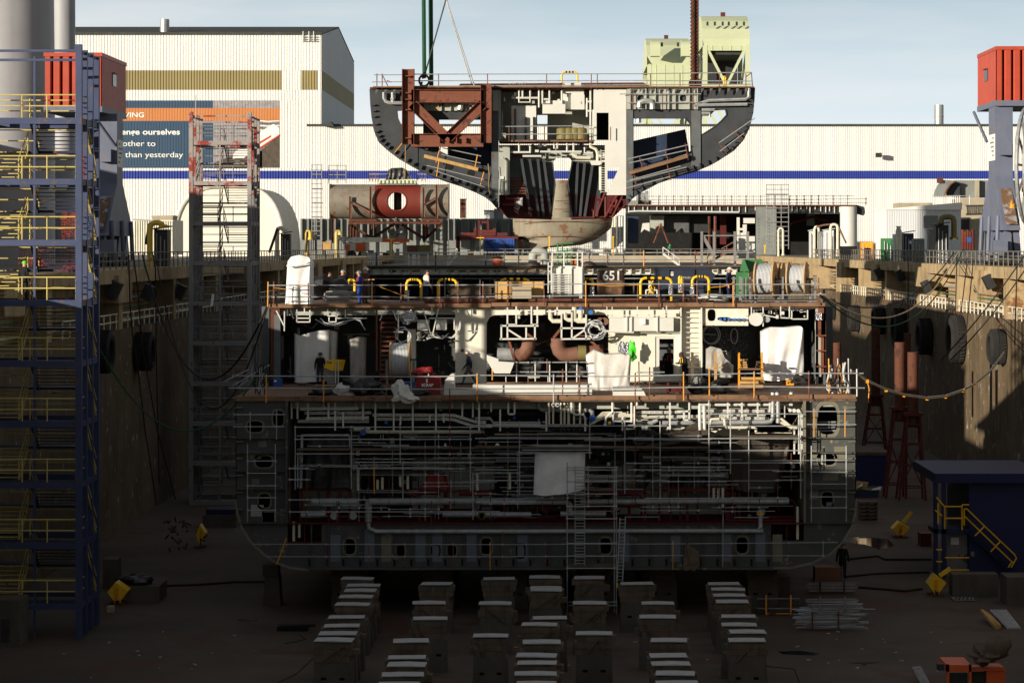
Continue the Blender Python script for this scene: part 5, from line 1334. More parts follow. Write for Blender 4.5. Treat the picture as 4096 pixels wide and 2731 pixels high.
tb([((65, 1290), (130, 1290)), ((120, 1235), (120, 1400)), ((20, 1235), (20, 1380)), ((270, 1230), (270, 1325)), ((345, 1230), (345, 1335)), ((365, 1265), (365, 1340)), ((365, 1337), (500, 1337)), ((500, 1260), (500, 1340)), ((60, 1290), (240, 1325)), ((240, 1325), (360, 1330))], W, 0.11, -.3, 'hanger', 'B4')
fr('B4', TD); c = pt(62, 1340, -.4); sp('white_drum', MB().lathe(c, c + V((0, 1.2, 0)), [(0, .38), (1, .38)], 18), W)
c = pt(155, 1340, -.2); sp('pipe_stub', MB().lathe(c, c + V((0, .5, 0)), [(0, .17), (1, .17)], 12), 'galv')
fr('C3', TD); mw = sp('lagged_wall', MB().box(1950, -150, 2420, 480, 0.2, 4.0), 'tarp_black')
for k in range(150):
 x, y = rnd.uniform(1960, 2400), rnd.uniform(0, 260)
 if abs(x - 2300) > 25 or True: pass
b = MB()
for k in range(260):
 x, y = rnd.uniform(1970, 2330), rnd.uniform(10, 260); a = rnd.uniform(0, 3.14)
 b.bar([(x, y), (x + 16 * math.cos(a), y + 16 * math.sin(a))], 0.02, 3.8, 3)
b.build('lagging_wire', 'foil', mw)
for c0, r in (((2020, 80), .52), ((2015, 85), .45), ((2215, 95), .2)):
 c = pt(*c0, 3.4); sp('cable_coil', MB().tube([c + V((r * math.cos(a), 0, r * 1.1 * math.sin(a) * (1 if r > .3 else 2))) for a in [i * 2 * math.pi / 16 for i in range(17)]], 0.035, 5), 'cable_white')
fr('C3', TD)
e1 = MB(); e1.bar([(457, 112), (458, 170), (445, 215), (415, 250), (375, 258), (335, 252)], [.40, .40, .41, .42, .40, .44], 0.6, 18)
sp('pipe_elbow', e1, 'rust_pipe', True)
e2 = MB(); e2.bar([(708, 112), (708, 175), (722, 215), (752, 245), (800, 255), (880, 245)], [.42, .42, .43, .43, .42, .41], 0.6, 18)
sp('pipe_elbow', e2, 'rust_pipe', True)
sp('pipe_section', MB().bar([(330, 252), (190, 245)], .38, 0.9, 18), 'galv', True)
sp('pipe_section', MB().bar([(880, 245), (955, 240), (1100, 225)], .41, 0.8, 18), 'rust_pipe', True)
sp('pipe_band', MB().bar([(880, 240), (950, 238)], .44, 0.6, 18), 'olive', True)
for a, b_ in (((275, 75), (335, 300)), ((445, 75), (500, 115)), ((725, 40), (670, 110)), ((985, 130), (1085, 225))): sp('rust_brace', MB().beam(pt(*a, .2), pt(*b_, .2), .14), 'rust_beam')
for y in (200, 85): sp('rear_beam', MB().box(100, y, 1140, y + 12, .3, 5), 'rust')
sp('rear_walkway', MB().box(190, 205, 1000, 225, 1.5, 4), 'dark_metal')
for k in range(60):
 f = rnd.choice(['B2', 'B3', 'B4']); fr(f, TD)
 x, y = rnd.uniform(260, 2300) if f != 'B4' else rnd.uniform(0, 560), rnd.uniform(1240, 1310)
 sp('fitting', MB().box(x, y, x + rnd.uniform(4, 30), y + rnd.uniform(4, 36), .25, rnd.uniform(-.5, 2.5)), rnd.choice([W, W, 'ship_grey', 'cream', 'dark_metal']))
for k in range(50):
 fr('C2', TD); x, y = rnd.choice([rnd.uniform(480, 1960), rnd.uniform(2240, 3270), rnd.uniform(4000, 4700)]), rnd.uniform(-100, 460)
 sp('fitting', MB().box(x, y, x + rnd.uniform(5, 60), y + rnd.uniform(10, 90), .4, rnd.uniform(4, 8)), rnd.choice(['ship_primer', 'dark_metal', 'ship_grey', 'void_dark']))
fr('B2', TD); sp('coaming', MB().box(1490, 1165, 2380, 1205, 0.2, 1.2), 'rust'); fr('B3', TD); sp('coaming', MB().box(180, 1160, 1480, 1195, 0.2, 1.2), 'rust')
for k in range(80):     # tangled fittings hung in the tier bays
 fr('C2', TD); x = rnd.choice([rnd.uniform(480, 1060), rnd.uniform(1300, 1960), rnd.uniform(2240, 3250), rnd.uniform(4020, 4680)]); y = rnd.uniform(-120, 460); dd = rnd.uniform(1.5, 7)
 if k % 3: sp('bay_pipe', MB().bar([(x, y), (x + rnd.uniform(60, 260), y + rnd.uniform(-8, 8))] if k % 2 else [(x, y), (x + rnd.uniform(-5, 5), y + rnd.uniform(60, 220))], rnd.uniform(.03, .09), dd, 6), rnd.choice(['galv', 'cream_pipe', 'ship_grey', 'rust', 'dark_metal']))
 else: sp('bay_cable', MB().bar([(x, y), (x + 40, y + rnd.uniform(20, 60)), (x + 90, y + rnd.uniform(30, 70)), (x + 150, y + rnd.uniform(-10, 20))], .03, dd, 4), rnd.choice(['dark_metal', 'cable_white', 'amber', 'galv']))
# things standing on the ship's decks
fr('C2', SD); ZA = wz(612)
fr('B2', TD); ZB = wz(1221)
def on(f, y, z):                    # depth of a thing whose foot shows at crop row y on a deck of height z
 fr(f); d = floor_d(y, z); cur[2] = d
 return d
def guard(label, f, d, rails, posts, r=0.035):
 fr(f, d)
 o = thing('guard_rail', label, 'railing', pt(*rails[0][0]))
 for l in rails: MB().bar(l, r, rnd.uniform(-.05, .05)).build('rail', 'galv', o)
 for p in posts:
  m = p[3] if len(p) > 3 else 'rust_beam'
  MB().bar([(p[0], p[1]), (p[0] + rnd.uniform(-3, 3), p[2])], r * 1.1, -0.06).build('post', m, o)
  for l in rails:
   for (xa, ya), (xb, yb) in zip(l, l[1:]):
    if min(xa, xb) <= p[0] <= max(xa, xb):
     yy = ya + (yb - ya) * (p[0] - xa) / (xb - xa)
     MB().box(p[0] - 7, yy - 7, p[0] + 7, yy + 7, .12, -.1).build('clamp', 'galv', o)
 return o
c34 = lambda x, y: cv('C4', x, y, 'C2')
c32 = lambda x, y: cv('C3', x, y, 'C2')
P3 = lambda x, a, b, m='rust_beam': (c32(x, 0)[0], a, b, m)
P4 = lambda x, a, b, m='rust_beam': (c34(x, 0)[0], a, b, m)
guard('long scaffold tube railing along the front edge of the lower platform deck', 'C2', SD - 0.35,
   [[(60, 434), (1560, 442), (1900, 438), (2136, 428), (3300, 440), (4500, 412), c34(1398, 412)], [(30, 538), (1500, 548), (2500, 543), (3300, 540), (4500, 524), c34(1408, 537)]],
   [(352, 420, 662, 'amber'), (842, 412, 655, 'amber'), (1378, 438, 640), (1590, 440, 650, 'galv'), (2155, 410, 655, 'amber'), P3(672, 420, 660, 'galv'), P3(750, 375, 600), P3(892, 370, 600), P3(1370, 405, 665), P3(1492, 358, 600), P3(1782, 400, 645, 'amber'), P3(2002, 370, 600, 'amber'), P4(463, 395, 635, 'amber'), P4(930, 392, 635), P4(1340, 375, 610, 'ship_white')])
b32 = lambda x, y: cv('B3', x, y, 'B2')
b42 = lambda x, y: cv('B4', x, y, 'B2')
Q3 = lambda x, a, b, m='rust_beam': (b32(x, 0)[0], a, b, m)
guard('long rusty scaffold tube railing along the front edge of the upper deck', 'B2', TD - 0.3,
   [[(150, 1050), (1300, 1048), (2200, 1046), b32(900, 1036), b32(2350, 1042), b42(660, 1040)], [(150, 1150), (1100, 1147), (1500, 1155), (2200, 1145), b32(1500, 1133), b32(2350, 1135), b42(655, 1128)]],
   [(155, 1018, 1232, 'amber'), (203, 1015, 1225), (497, 1030, 1242), (1043, 1020, 1238, 'amber'), (1290, 1030, 1200), (1620, 1030, 1252), (1778, 1016, 1200), (1992, 1016, 1200), (2203, 1008, 1235), Q3(483, 1010, 1218), Q3(840, 1012, 1232, 'amber'), Q3(1285, 1040, 1192), Q3(1465, 1008, 1228), Q3(1675, 1000, 1190), Q3(1790, 1010, 1200), Q3(2100, 1020, 1228, 'amber'), (b42(595, 0)[0], 985, 1215)])
guard('short white-posted railing behind the platform front near the brown elbows', 'C3', 131.5,
   [[(100, 322), (960, 316)], [(310, 400), (960, 400)], [(1380, 405), (1620, 402)]],
   [(150, 285, 470, 'amber'), (355, 335, 510, 'ship_white'), (515, 330, 480, 'ship_white'), (617, 290, 405), (638, 335, 510, 'ship_white'), (780, 330, 505, 'ship_white'), (872, 335, 500, 'ship_white'), (265, 440, 600, 'galv'), (455, 450, 600), (625, 430, 600, 'galv'), (1400, 310, 500)])
for pts_ in ([(500, 330), (455, 420)], [(520, 330), (580, 480)], [(810, 330), (920, 440)]): pass
def tarp(label, f, d, top, bot, depth, m, name='tarp', folds=4, amp=.12, seed=1, cat='tarp', group=None):
 fr(f, d)
 return single(name, cloth(MB(), top, bot, depth, folds, amp, 26, 14, seed), m, label, cat, group, True)
tarp('large white tarp hanging behind the worker beside the yellow box', 'C2', 137.6, [(588, 72), (640, 92), (720, 66), (800, 48), (886, 42)], [(590, 492), (700, 488), (885, 480)], 0.4, 'tarp_white', folds=3, seed=2)
tarp('shaded pinkish end of the white tarp enclosure on the left', 'C2', 138.2, [(884, 44), (958, 60)], [(884, 475), (950, 440)], 0.3, 'tarp_clear', folds=2, seed=5)
tarp('narrow grey wrapped equipment left of the brown stair', 'C2', 137.4, [(1062, 125), (1140, 102), (1196, 112)], [(1066, 468), (1130, 470), (1192, 450)], 0.9, 'tarp_grey', 'wrapped_equipment', 2, .1, 3, 'equipment')
on('C3', 555, ZA)
wc = thing('wrapped_equipment', 'translucent white wrapped crate on short rusty legs at the platform front', 'equipment', pt(1140, 610))
cloth(MB(), [(948, 265), (1020, 214), (1110, 252), (1300, 245), (1336, 262)], [(972, 548), (1100, 556), (1320, 552)], 1.5, 4, .1, 30, 16, 4).build('wrapping', 'tarp_clear', wc, True)
for x in (1000, 1295): MB().box(x - 8, 555, x + 8, 616, .15, .1).build('leg', 'rust_beam', wc)
MB().box(985, 552, 1330, 566, 1.2, .05).build('base_frame', 'rust_beam', wc)
tarp('big white tarp wrapped round tall equipment at the right end of the platform', 'C4', 136.5, [(530, 60), (600, 18), (720, 22), (860, 8), (888, 40)], [(542, 470), (640, 482), (720, 470), (800, 455), (888, 440)], 1.2, 'tarp_white', 'wrapped_equipment', 3, .2, 6, 'equipment')
tarp('slumped grey plastic sheet over machinery beside the lagged wall', 'C4', 137.0, [(52, 205), (95, 182), (180, 205), (215, 285), (288, 345)], [(50, 440), (150, 445), (285, 450)], 1.0, 'tarp_grey', 'wrapped_equipment', 3, .15, 7, 'equipment')
tarp('tall white wrapped column standing at the left end of the upper deck', 'B2', 137.9, [(318, 850), (350, 805), (420, 790), (500, 808), (525, 850)], [(298, 1212), (400, 1214), (525, 1210)], 1.1, 'tarp_white', 'wrapped_equipment', 2, .12, 8, 'equipment')
fr('B2', 137.6); single('tie_strap', MB().bar([(312, 880), (340, 890), (420, 875), (500, 860), (522, 850)], .05), 'tarp_white', 'white tie cord round the neck of the tall wrapped column', 'cord')
tarp('black tarp draped inside a pale frame on the left engine room scaffold', 'C2', 126.3, [(672, 952), (860, 956), (1058, 946)], [(655, 1388), (850, 1395), (1075, 1385)], 0.1, 'tarp_black', folds=3, amp=.16, seed=9)
fr('C2', 126.1); single('tarp_surround', MB().beam(pt(650, 940), pt(1060, 938), .1).beam(pt(660, 940), pt(650, 1390), .13).beam(pt(1063, 940), pt(1082, 1390), .06), 'foil', 'pale taped frame round the black tarp', 'frame')
tarp('white tarp hanging over the middle engine room scaffold', 'C3', 125.2, [(512, 1092), (700, 1096), (942, 1095)], [(500, 1448), (600, 1458), (780, 1440), (936, 1405)], 0.06, 'tarp_white', folds=3, amp=.14, seed=10)
fr('C3', 125.6); single('plastic_sheet', cloth(MB(), [(395, 1025), (930, 1028)], [(510, 1050), (935, 1056)], .3, 6, .06, 20, 4, 2), 'tarp_grey', 'crumpled plastic sheet edge lying on boards above the white tarp', 'plastic sheet', None, True)
tarp('large brown-black tarp over machinery at the right end of the engine room', 'C4', 127.2, [(165, 985), (260, 985), (480, 975), (700, 985), (772, 970)], [(280, 1400), (400, 1425), (640, 1430), (765, 1100)], 1.2, 'tarp_brown', folds=3, amp=.25, seed=11)
tarp('dark tarp hanging left of the big brown one, under the boards', 'C3', 128.0, [(1690, 1085), (1990, 1085)], [(1660, 1400), (1800, 1440), (1990, 1380)], 1.2, 'tarp_black', folds=3, amp=.2, seed=12)
tarp('narrow dark tarp roll hanging near the middle scaffold tower', 'C3', 127.5, [(1385, 1090), (1530, 1092)], [(1370, 1390), (1450, 1410), (1520, 1300)], .8, 'tarp_black', folds=2, amp=.15, seed=13)
tarp('dusty red tarp over a pump in the left engine room', 'C2', 127.0, [(1735, 1262), (1790, 1290), (1870, 1275)], [(1660, 1420), (1780, 1435), (1915, 1425)], 1.0, 'tarp_red', folds=2, amp=.12, seed=14)
def lump(label, f, x, y, rx, rz, d, m='tarp_black', name='rubbish_bag', ry=None, seed=1, cat='bag', group=None, rough=.34):
 fr(f, d)
 return single(name, bundle(MB(), pt(x, y), rx, ry or rx * .8, rz, seed, 20, 13, rough), m, label, cat, group, True)
lump('black sheeted heap on the scaffold boards below the cream hopper', 'C3', 1822, 1036, 1.55, .75, 126.6, 'tarp_brown', 'sheeted_heap', 1.0, 21, 'tarp')
lump('black sheeted hump on the boards right of centre', 'C3', 1462, 1038, .95, .75, 127, 'tarp_black', 'sheeted_heap', .8, 22, 'tarp')
for k, (x, y, rx, rz, l) in enumerate(((780, 612, .5, .42, 'small black rubbish bag at the left of the row on the platform edge'), (888, 612, .75, .45, 'flat black rubbish bag second from the left on the platform edge'), (1175, 598, 1.15, .8, 'biggest black bag heap in front of the reel stand'), (1345, 608, .6, .3, 'low black bag between the bag heap and the red bin'), (1560, 610, 1.6, .5, 'long black bundle at the foot of the red scrap bin'))):
 lump(l, 'C2', x, y, rx * .72, rz * .75, 127.4, seed=30 + k, group='black rubbish bags along the platform edge')
lump('crumpled clear plastic between two black bags', 'C2', 1025, 608, .5, .5, 127.3, 'tarp_clear', 'plastic_sheet', .3, 40, 'plastic sheet', None, .4)
lump('torn clear plastic hanging over the platform edge', 'C2', 1530, 655, .52, .62, 125.5, 'tarp_clear', 'plastic_sheet', .2, 41, 'plastic sheet', None, .45)
lump('black bag left of the two by the timber posts on the right platform', 'C3', 1900, 585, .5, .55, 128.5, seed=42)
lump('wide black bag right of the first by the timber posts', 'C4', 170, 578, .75, .5, 128.5, seed=43)
lump('black plastic heap beside the men on the upper deck', 'B2', 640, 1165, 1.3, .85, 143, 'tarp_black', 'plastic_heap', 1.0, 44, 'plastic sheet', None, .3)
lump('bright green bag hanging on the cream bulkhead', 'C3', 1337, 290, .26, .58, 136.6, 'bag_green', 'green_bag', .2, 45, 'bag', None, .3)
lump('silver foil wrapped valve above the translucent crate', 'C3', 1275, 255, .25, .4, 131, 'foil', 'foil_valve', .2, 46, 'valve', None, .3)
fr('C2', 137.2)
o = thing('control_box', 'yellow tilted control box on a grey stand beside a worker', 'equipment', pt(905, 500))
p = [pt(868, 296, -.2), pt(940, 300, -.2), pt(918, 392, -.2), pt(845, 362, -.2)]
MB().slab(p, [], (0.55, .5, 0)).build('box', 'bright_yellow', o)
MB().plate([(872, 312), (915, 318), (913, 328), (870, 322)], (), .01, -.22).build('sticker', 'box_blue', o)
MB().box(872, 392, 950, 505, .4).build('stand', 'grey_paint', o)
for x in (945, 968): MB().bar([(x, 305), (x, 498)], .035, -.1).build('tube', 'ship_white', o)
MB().bar([(945, 320), (970, 320)], .03, -.1).build('tube', 'ship_white', o)
on('C2', 525, ZA)
o = thing('welding_machine', 'blue and black welding machine at the left end of the platform', 'welder', pt(430, 525))
MB().box(412, 460, 482, 526, .6).build('body', 'box_blue', o); MB().box(372, 462, 411, 520, .6).build('end_panel', 'black', o); MB().plate(oval(430, 477, 12, 8, 12, 2), (), .01, -.02).build('white_emblem', 'text_white', o)
for x in (430, 470): MB().bar([(x, 462), (x, 452), (x + 12, 452)], .02).build('handle', 'dark_metal', o)
def reel(label, f, xl, xr_, yc, ry, d, wl, wr, rc, m='cable_white', group=None, tilt=0.0, stand=True, legs=None):
 fr(f, d)
 c = pt((xl + xr_) / 2, yc); hw = abs(wx(xr_) - wx(xl)) / 2; rr = ry / KZ * d / FPX
 ax = V((math.cos(tilt), math.sin(tilt), 0))
 o = thing('cable_reel', label, 'cable reel', (c.x, c.y, c.z - rr), group)
 a, b = c - ax * hw, c + ax * hw
 for s_, q in ((-1, a), (1, b)):
  fl_ = MB().lathe(q - ax * .04, q + ax * .04, [(0, rr), (1, rr)], 28).build('flange', 'reel_wood', o, True)
  MB().lathe(q - ax * .06, q + ax * .06, [(0, rr * .2), (1, rr * .2)], 14).build('hub_plate', 'dark_metal', fl_)
  for k in range(6):
   an = k * math.pi / 3
   e = V((-ax.y * math.cos(an), ax.x * math.cos(an), math.sin(an))) * rr * .55
   MB().lathe(q + e - ax * .05, q + e + ax * .05, [(0, .035), (1, .035)], 6).build('bolt', 'dark_metal', fl_)
 n = 13
 for k in range(n):
  t = (k + .5) / n
  q = a + (b - a) * t
  w = (b - a).length / n
  MB().lathe(q - ax * w * .5, q + ax * w * .5, [(0, rr * rc * .93), (.25, rr * rc), (.75, rr * rc), (1, rr * rc * .93)], 28).build('cable_turn', m, o, True)
 if stand:
  for q in (a - ax * .22, b + ax * .22):
   MB().beam(q, V((q.x, q.y, stand)), .14).build('stand_post', 'grey_paint', o)
   MB().beam(V((q.x, q.y - .6, stand + .06)), V((q.x, q.y + .6, stand + .06)), .14).build('stand_foot', 'grey_paint', o)
  MB().tube([a - ax * .4, b + ax * .4], .05, 8).build('axle', 'dark_metal', o)
 return o
reel('wooden reel of white cable on a grey stand on the lower platform', 'C2', 1418, 1578, 295, 154, 134.5, 0, 0, .92, stand=ZA)
reel('left one of two big cable reels at the right end of the upper deck', 'B4', 65, 218, 1000, 155, 139.5, 0, 0, .88, tilt=-.25, stand=ZB)
reel('right one of two big cable reels at the right end of the upper deck', 'B4', 338, 488, 995, 148, 139.8, 0, 0, .80, tilt=-.25, stand=ZB)
reel('small wooden reel in shade behind the left big reel', 'B4', -18, 15, 1000, 132, 143.5, 0, 0, .5, 'cable_white', None, -.25, ZB)
reel('small wooden reel half hidden behind the right big reel', 'B4', 262, 290, 995, 140, 145, 0, 0, .5, 'cable_white', None, -.25, ZB)
fr('B4', 138)
o = thing('reel_cradle', 'grey steel frame with rails in front of the two big reels', 'frame', pt(290, 1190))
for x in (10, 290, 565): MB().box(x - 8, 975, x + 8, 1190, .12).build('post', 'grey_paint', o)
for y in (1168, ): MB().box(-60, y, 580, y + 18, .12, -.02).build('rail', 'grey_paint', o)
for x in (-280 + 150, -75): MB().box(x - 10, 975, x + 10, 1190, .12, .3).build('post', 'grey_paint', o)
fr('B3', 140.5)
o = thing('machine_box', 'green machine box with raised dark green lid left of the reels', 'machine', pt(2185, 1150))
MB().box(2135, 938, 2232, 1150, 1.2).build('body', 'bin_green', o)
MB().plate([(2172, 932), (2196, 828), (2235, 930)], (), 1.5, .5).build('lid_support', 'bin_green', o)
MB().plate([(2192, 826), (2340, 826), (2400, 900), (2400, 930), (2240, 932)], (), .15, 1.2).build('lid', 'bin_green', o)
for x in (2165, 2200, 2238): MB().box(x, 985, x + 14, 1190, .1, -.3).build('post', 'grey_paint', o)
on('B3', 1193, ZB)
b = MB()
for k in range(16):
 c = pt(2010 + rnd.uniform(-60, 60), 1185, rnd.uniform(0, 2)); rx = rnd.uniform(.5, 1.1)
 b.tube([c + V((rx * math.cos(a) * 1.3, rx * .5 * math.sin(a), .05 + .02 * k + rnd.uniform(-.02, .05))) for a in [i * 2 * math.pi / 14 for i in range(15)]], .04, 5)
single('cable_pile', b, 'cable_white', 'loose coils of white cable on deck left of the reels', 'cable')
fr('B2', 141)
b = MB()
for k in range(26):
 y = 1105 + k * 3.4; x = 640 + rnd.uniform(-20, 20)
 b.bar([(x, y), (x + 110, y - rnd.uniform(2, 8)), (x + 215 + rnd.uniform(-25, 15), y + rnd.uniform(-3, 5))], .035, rnd.uniform(-1, 1), 5)
single('cable_pile', b, 'tarp_grey', 'flat pile of grey cables behind the left part of the upper railing', 'cable')
on('C2', 592, ZA)
o = thing('scrap_bin', 'red steel bin lettered SCRAP on the lower platform', 'bin', pt(1735, 592))
MB().box(1634, 448, 1838, 590, 1.3).build('body', 'bin_red', o)
MB().box(1630, 442, 1842, 453, 1.35, -.03).build('rim', 'bin_red', o)
MB().box(1718, 458, 1732, 492, .03, -.02).build('white_mark', 'tarp_white', o)
text_mesh('SCRAP', pt(1680, 524, -.03), .3, 'text_white', o, 'lettering', 'LEFT', wx(1780) - wx(1680), 0, .01, .012)
MB().plate([(1728, 435), (1738, 412), (1748, 435)], (), .08).build('lifting_eye', 'ship_white', o)
lump('red plastic heaped behind the scrap bin', 'C2', 1695, 436, .55, .3, 131, 'bin_red', 'red_plastic', .4, 47, 'plastic sheet')
fr('C2', 130.5); single('blue_crate', MB().box(1517, 490, 1620, 540, .6).box(1513, 488, 1624, 496, .64, -.02), 'box_blue', 'low blue crate left of the red scrap bin', 'crate')
fr('B3', 147)
o = thing('trash_skip', 'dark skip with sloping end lettered TRASH on the upper deck', 'skip', pt(1690, 1125))
MB().plate([(1435, 912), (1880, 905), (1950, 960), (1850, 1125), (1450, 1125)], (), 2.2).build('body', 'bin_dark', o)
MB().plate([(1430, 905), (1885, 898), (1885, 912), (1430, 918)], (), 2.3, -.06).build('rim', 'bin_dark', o)
for x in (1545, 1760): MB().box(x, 915, x + 10, 1125, .1, -.1).build('rib', 'bin_dark', o)
text_mesh('TRASH', pt(1668, 992, -.04), .35, 'tarp_grey', o, 'lettering', 'LEFT', wx(1740) - wx(1668), 0, .01, .01)
for y in (935, 950, 960): MB().box(1566, y, 1590, y + 8, .02, -.03).build('label_line', 'tarp_white', o)
fr('B3', 145.5)
for label, y0, y1, m in (('brown steel box chalked 651, upper one of two', 925, 1010, 'bin_brown'), ('brown wooden box below the chalked 651 box', 1012, 1132, 'plank')):
 o = thing('brown_box', label, 'box', pt(1055, y1))
 MB().box(940, y0, 1170, y1, 1.6).build('body', m, o)
 MB().box(936, y0 - 3, 1174, y0 + 8, 1.7, -.05).build('lid', m, o)
 for x in (945, 1150): MB().box(x, y0, x + 16, y1, .05, -.05).build('corner_strap', m, o)
 if y0 < 1000: text_mesh('651', pt(985, 1003, -.06), .55, 'text_white', o, 'chalk_number', 'LEFT', wx(1125) - wx(985), 0, .01, .01)
fr('B3', 139)
o = thing('plywood_crate', 'large plywood crate at the middle of the upper deck', 'crate', pt(275, 1165))
MB().box(66, 1018, 485, 1165, 1.6).build('body', 'ply', o)
for x in (66, 165, 272, 378, 470): MB().box(x, 1018, x + 14, 1165, .05, -.05).build('batten', 'timber', o)
fr('B3', 138.1); single('grey_panel_box', MB().box(212, 1066, 375, 1162, .5).box(208, 1060, 379, 1070, .55, -.03), 'concrete_pale', 'pale weathered box standing in front of the plywood crate', 'box')
def pile(label, f, d, x0, y0, x1, y1, rows, m, name='lumber_pile', gap=.7):
 fr(f, d)
 b = MB()
 h = (y1 - y0) / rows
 for r_ in range(rows):
  for k in range(4):
   xa = x0 + rnd.uniform(-10, 30)
   b.box(xa, y0 + r_ * h, x1 + rnd.uniform(-50, 15), y0 + (r_ + gap) * h, .28, k * .32)
 return single(name, b, m, label, 'timber')
pile('stack of grey scaffold planks behind the upper railing', 'B2', 139.5, 1690, 1040, 2090, 1165, 8, 'old_timber')
fr('B2', 140.3); o = thing('stillage', 'rusty plank stillage frame holding the scaffold planks', 'rack', pt(1870, 1170))
for x in (1660, 1960, 2085): MB().box(x, 1000, x + 10, 1170, .1, -.9).build('post', 'grey_paint', o)
MB().box(1640, 1160, 2100, 1170, 1.5, -.9).build('base', 'rust', o)
pile('stack of pale timber blocks on the rack shelf', 'C4', 134.5, 342, 292, 398, 372, 4, 'timber', 'timber_stack')
pile('wide stack of boards between the timber posts', 'C4', 132.0, 345, 445, 535, 545, 3, 'timber', 'timber_stack')
pile('single board end stack right of the shelf', 'C4', 134.4, 485, 310, 528, 370, 3, 'old_timber', 'timber_stack')
fr('C4', 133.8); o = thing('timber_rack', 'rough timber post rack with a shelf near the right tarp', 'rack', pt(430, 545))
for x in (334, 530): MB().box(x - 8, 235, x + 8, 545, .15).build('post', 'amber', o)
MB().box(330, 372, 535, 382, .8).build('shelf', 'plank', o)
for label, f, x, y0, y1, m in (('lone timber post left of the grey sheeted machine', 'C4', 134, 235, 500, 'timber'), ('timber post beside the hooded worker', 'C3', 1858, 232, 490, 'old_timber')):
 fr(f, 133); single('timber_post', MB().box(x - 11, y0, x + 11, y1, .15).box(x - 40, y0 + 120, x + 60, y0 + 132, .08, -.1), m, label, 'post')
on('C4', 500, ZA); b = MB()
for k in range(38): c = pt(150 + rnd.uniform(0, 85), 500 - (k % 10) * 10.5); b.tube([c, c + V((0, 1.8, 0))], .045, 6)
single('tube_pile', b, 'galv', 'small stack of scaffold tubes seen end on', 'tubes')
on('C3', 600, ZA); o = thing('saw_trestle', 'dark red steel trestle on the platform planks', 'trestle', pt(1700, 600))
MB().box(1636, 530, 1770, 570, .5).build('body', 'ship_red', o)
for x in (1640, 1745): MB().box(x, 492, x + 18, 600, .1, -.1).build('leg', 'ship_red', o)
on('C4', 515, ZA); o = thing('tool_box', 'small orange-yellow tool box below the white tarp', 'box', pt(770, 515))
MB().box(738, 470, 802, 514, .4).build('body', 'amber', o); MB().bar([(760, 470), (760, 458), (785, 458), (785, 470)], .02).build('handle', 'dark_metal', o)
for x in (755, 782): MB().plate(oval(x, 492, 8, 8, 10, 2), (), .02, -.02).build('socket', 'dark_metal', o)
for k, x in enumerate((622, 660, 780)):
 on('C4', 600, ZA); o = thing('pipe_stub', ('left', 'middle', 'right')[k] + ' one of three white capped pipe stubs on the right platform deck', 'pipe stub', pt(x, 600))
 MB().lathe(pt(x, 600), pt(x, 572), [(0, .1), (1, .1)], 12).build('stub', 'ship_white', o, True); MB().lathe(pt(x, 574), pt(x, 566), [(0, .125), (1, .125)], 12).build('cap', 'blue_cap' if x < 700 else 'ship_white', o, True)
on('C4', 488, ZA); o = thing('blue_drum', 'blue drum lying right of the white tarp', 'drum', pt(905, 488)); MB().lathe(pt(850, 458), pt(962, 458), [(0, .3), (.02, .32), (.3, .3), (.32, .32), (.34, .3), (.66, .3), (.68, .32), (.7, .3), (1, .3)], 18).build('body', 'box_blue', o, True)
lump('dark coiled hoses beside the blue drum', 'C4', 860, 500, .55, .35, 133, 'rope_dark', 'hose_coil', .4, 50, 'hose', None, .4)
for k, (f, x, y, w) in enumerate((('C2', 660, 515, 70), ('C2', 900, 535, 260))):
 on(f, y, ZA); o = thing('pallet', ('small wooden pallet below the white tarp', 'long wooden pallet at the foot of the yellow box')[k], 'pallet', pt(x, y))
 for j in range(5): MB().box(x - w / 2, y - 24, x + w / 2, y - 18, .12, j * .2 - .4).build('board', 'timber', o)
 for xx in (-.45, 0, .4): MB().box(x + xx * w, y - 18, x + xx * w + 12, y, .9, -.4).build('bearer', 'old_timber', o)
on('C4', 585, ZA); o = thing('hose_bundle', 'tangle of hoses and ropes tied to the right corner of the platform', 'hose', pt(1180, 585))
for k in range(26):
 x, y = rnd.uniform(1090, 1280), rnd.uniform(320, 420)
 MB().bar([(x, y), (x + rnd.uniform(-25, 25), y + 80, rnd.uniform(-.4, .4)), (x + rnd.uniform(-30, 30), y + 150, rnd.uniform(-.4, .4)), (x + rnd.uniform(-20, 30), min(585, y + 215))], rnd.uniform(.025, .05), 0, 5).build('hose', rnd.choice(['hose', 'rope_dark', 'amber', 'cable_white', 'rope_dark', 'old_timber']), o)
for k in range(6):
 c = pt(1250 + rnd.uniform(-40, 20), 480 + rnd.uniform(-60, 70)); r = rnd.uniform(.3, .6)
 MB().tube([c + V((r * .4 * math.cos(a), .1, r * math.sin(a))) for a in [i * 2 * math.pi / 12 for i in range(13)]], .04, 5).build('hose_loop', rnd.choice(['hose', 'rope_dark', 'olive']), o)
for x in (1100, 1178, 1268): MB().bar([(x, 285), (x + 5, 580)], .04).build('stake', 'amber' if x < 1150 else 'galv', o)
fr('C2', 127); o = thing('hose_bundle', 'tangle of wire and hoses at the left corner of the platform', 'hose', pt(250, 600))
for k in range(16):
 x, y = rnd.uniform(230, 370), rnd.uniform(330, 420)
 MB().bar([(x, y), (x + rnd.uniform(-40, 30), y + 80), (x + rnd.uniform(-50, 50), y + 190)], .03, rnd.uniform(-.4, .4), 5).build('hose', rnd.choice(['rope_dark', 'galv', 'rope_dark']), o)
for a, b_ in (((60, 520), (380, 340)), ((100, 540), (200, 460)), ((0, 480), (200, 380))): MB().bar([a, b_], .04).build('tube', 'galv', o)
fr('B3', 139.2)
o = thing('white_tank', 'tall white ribbed tank with ladder and top rails on the upper deck', 'tank', pt(685, 1190))
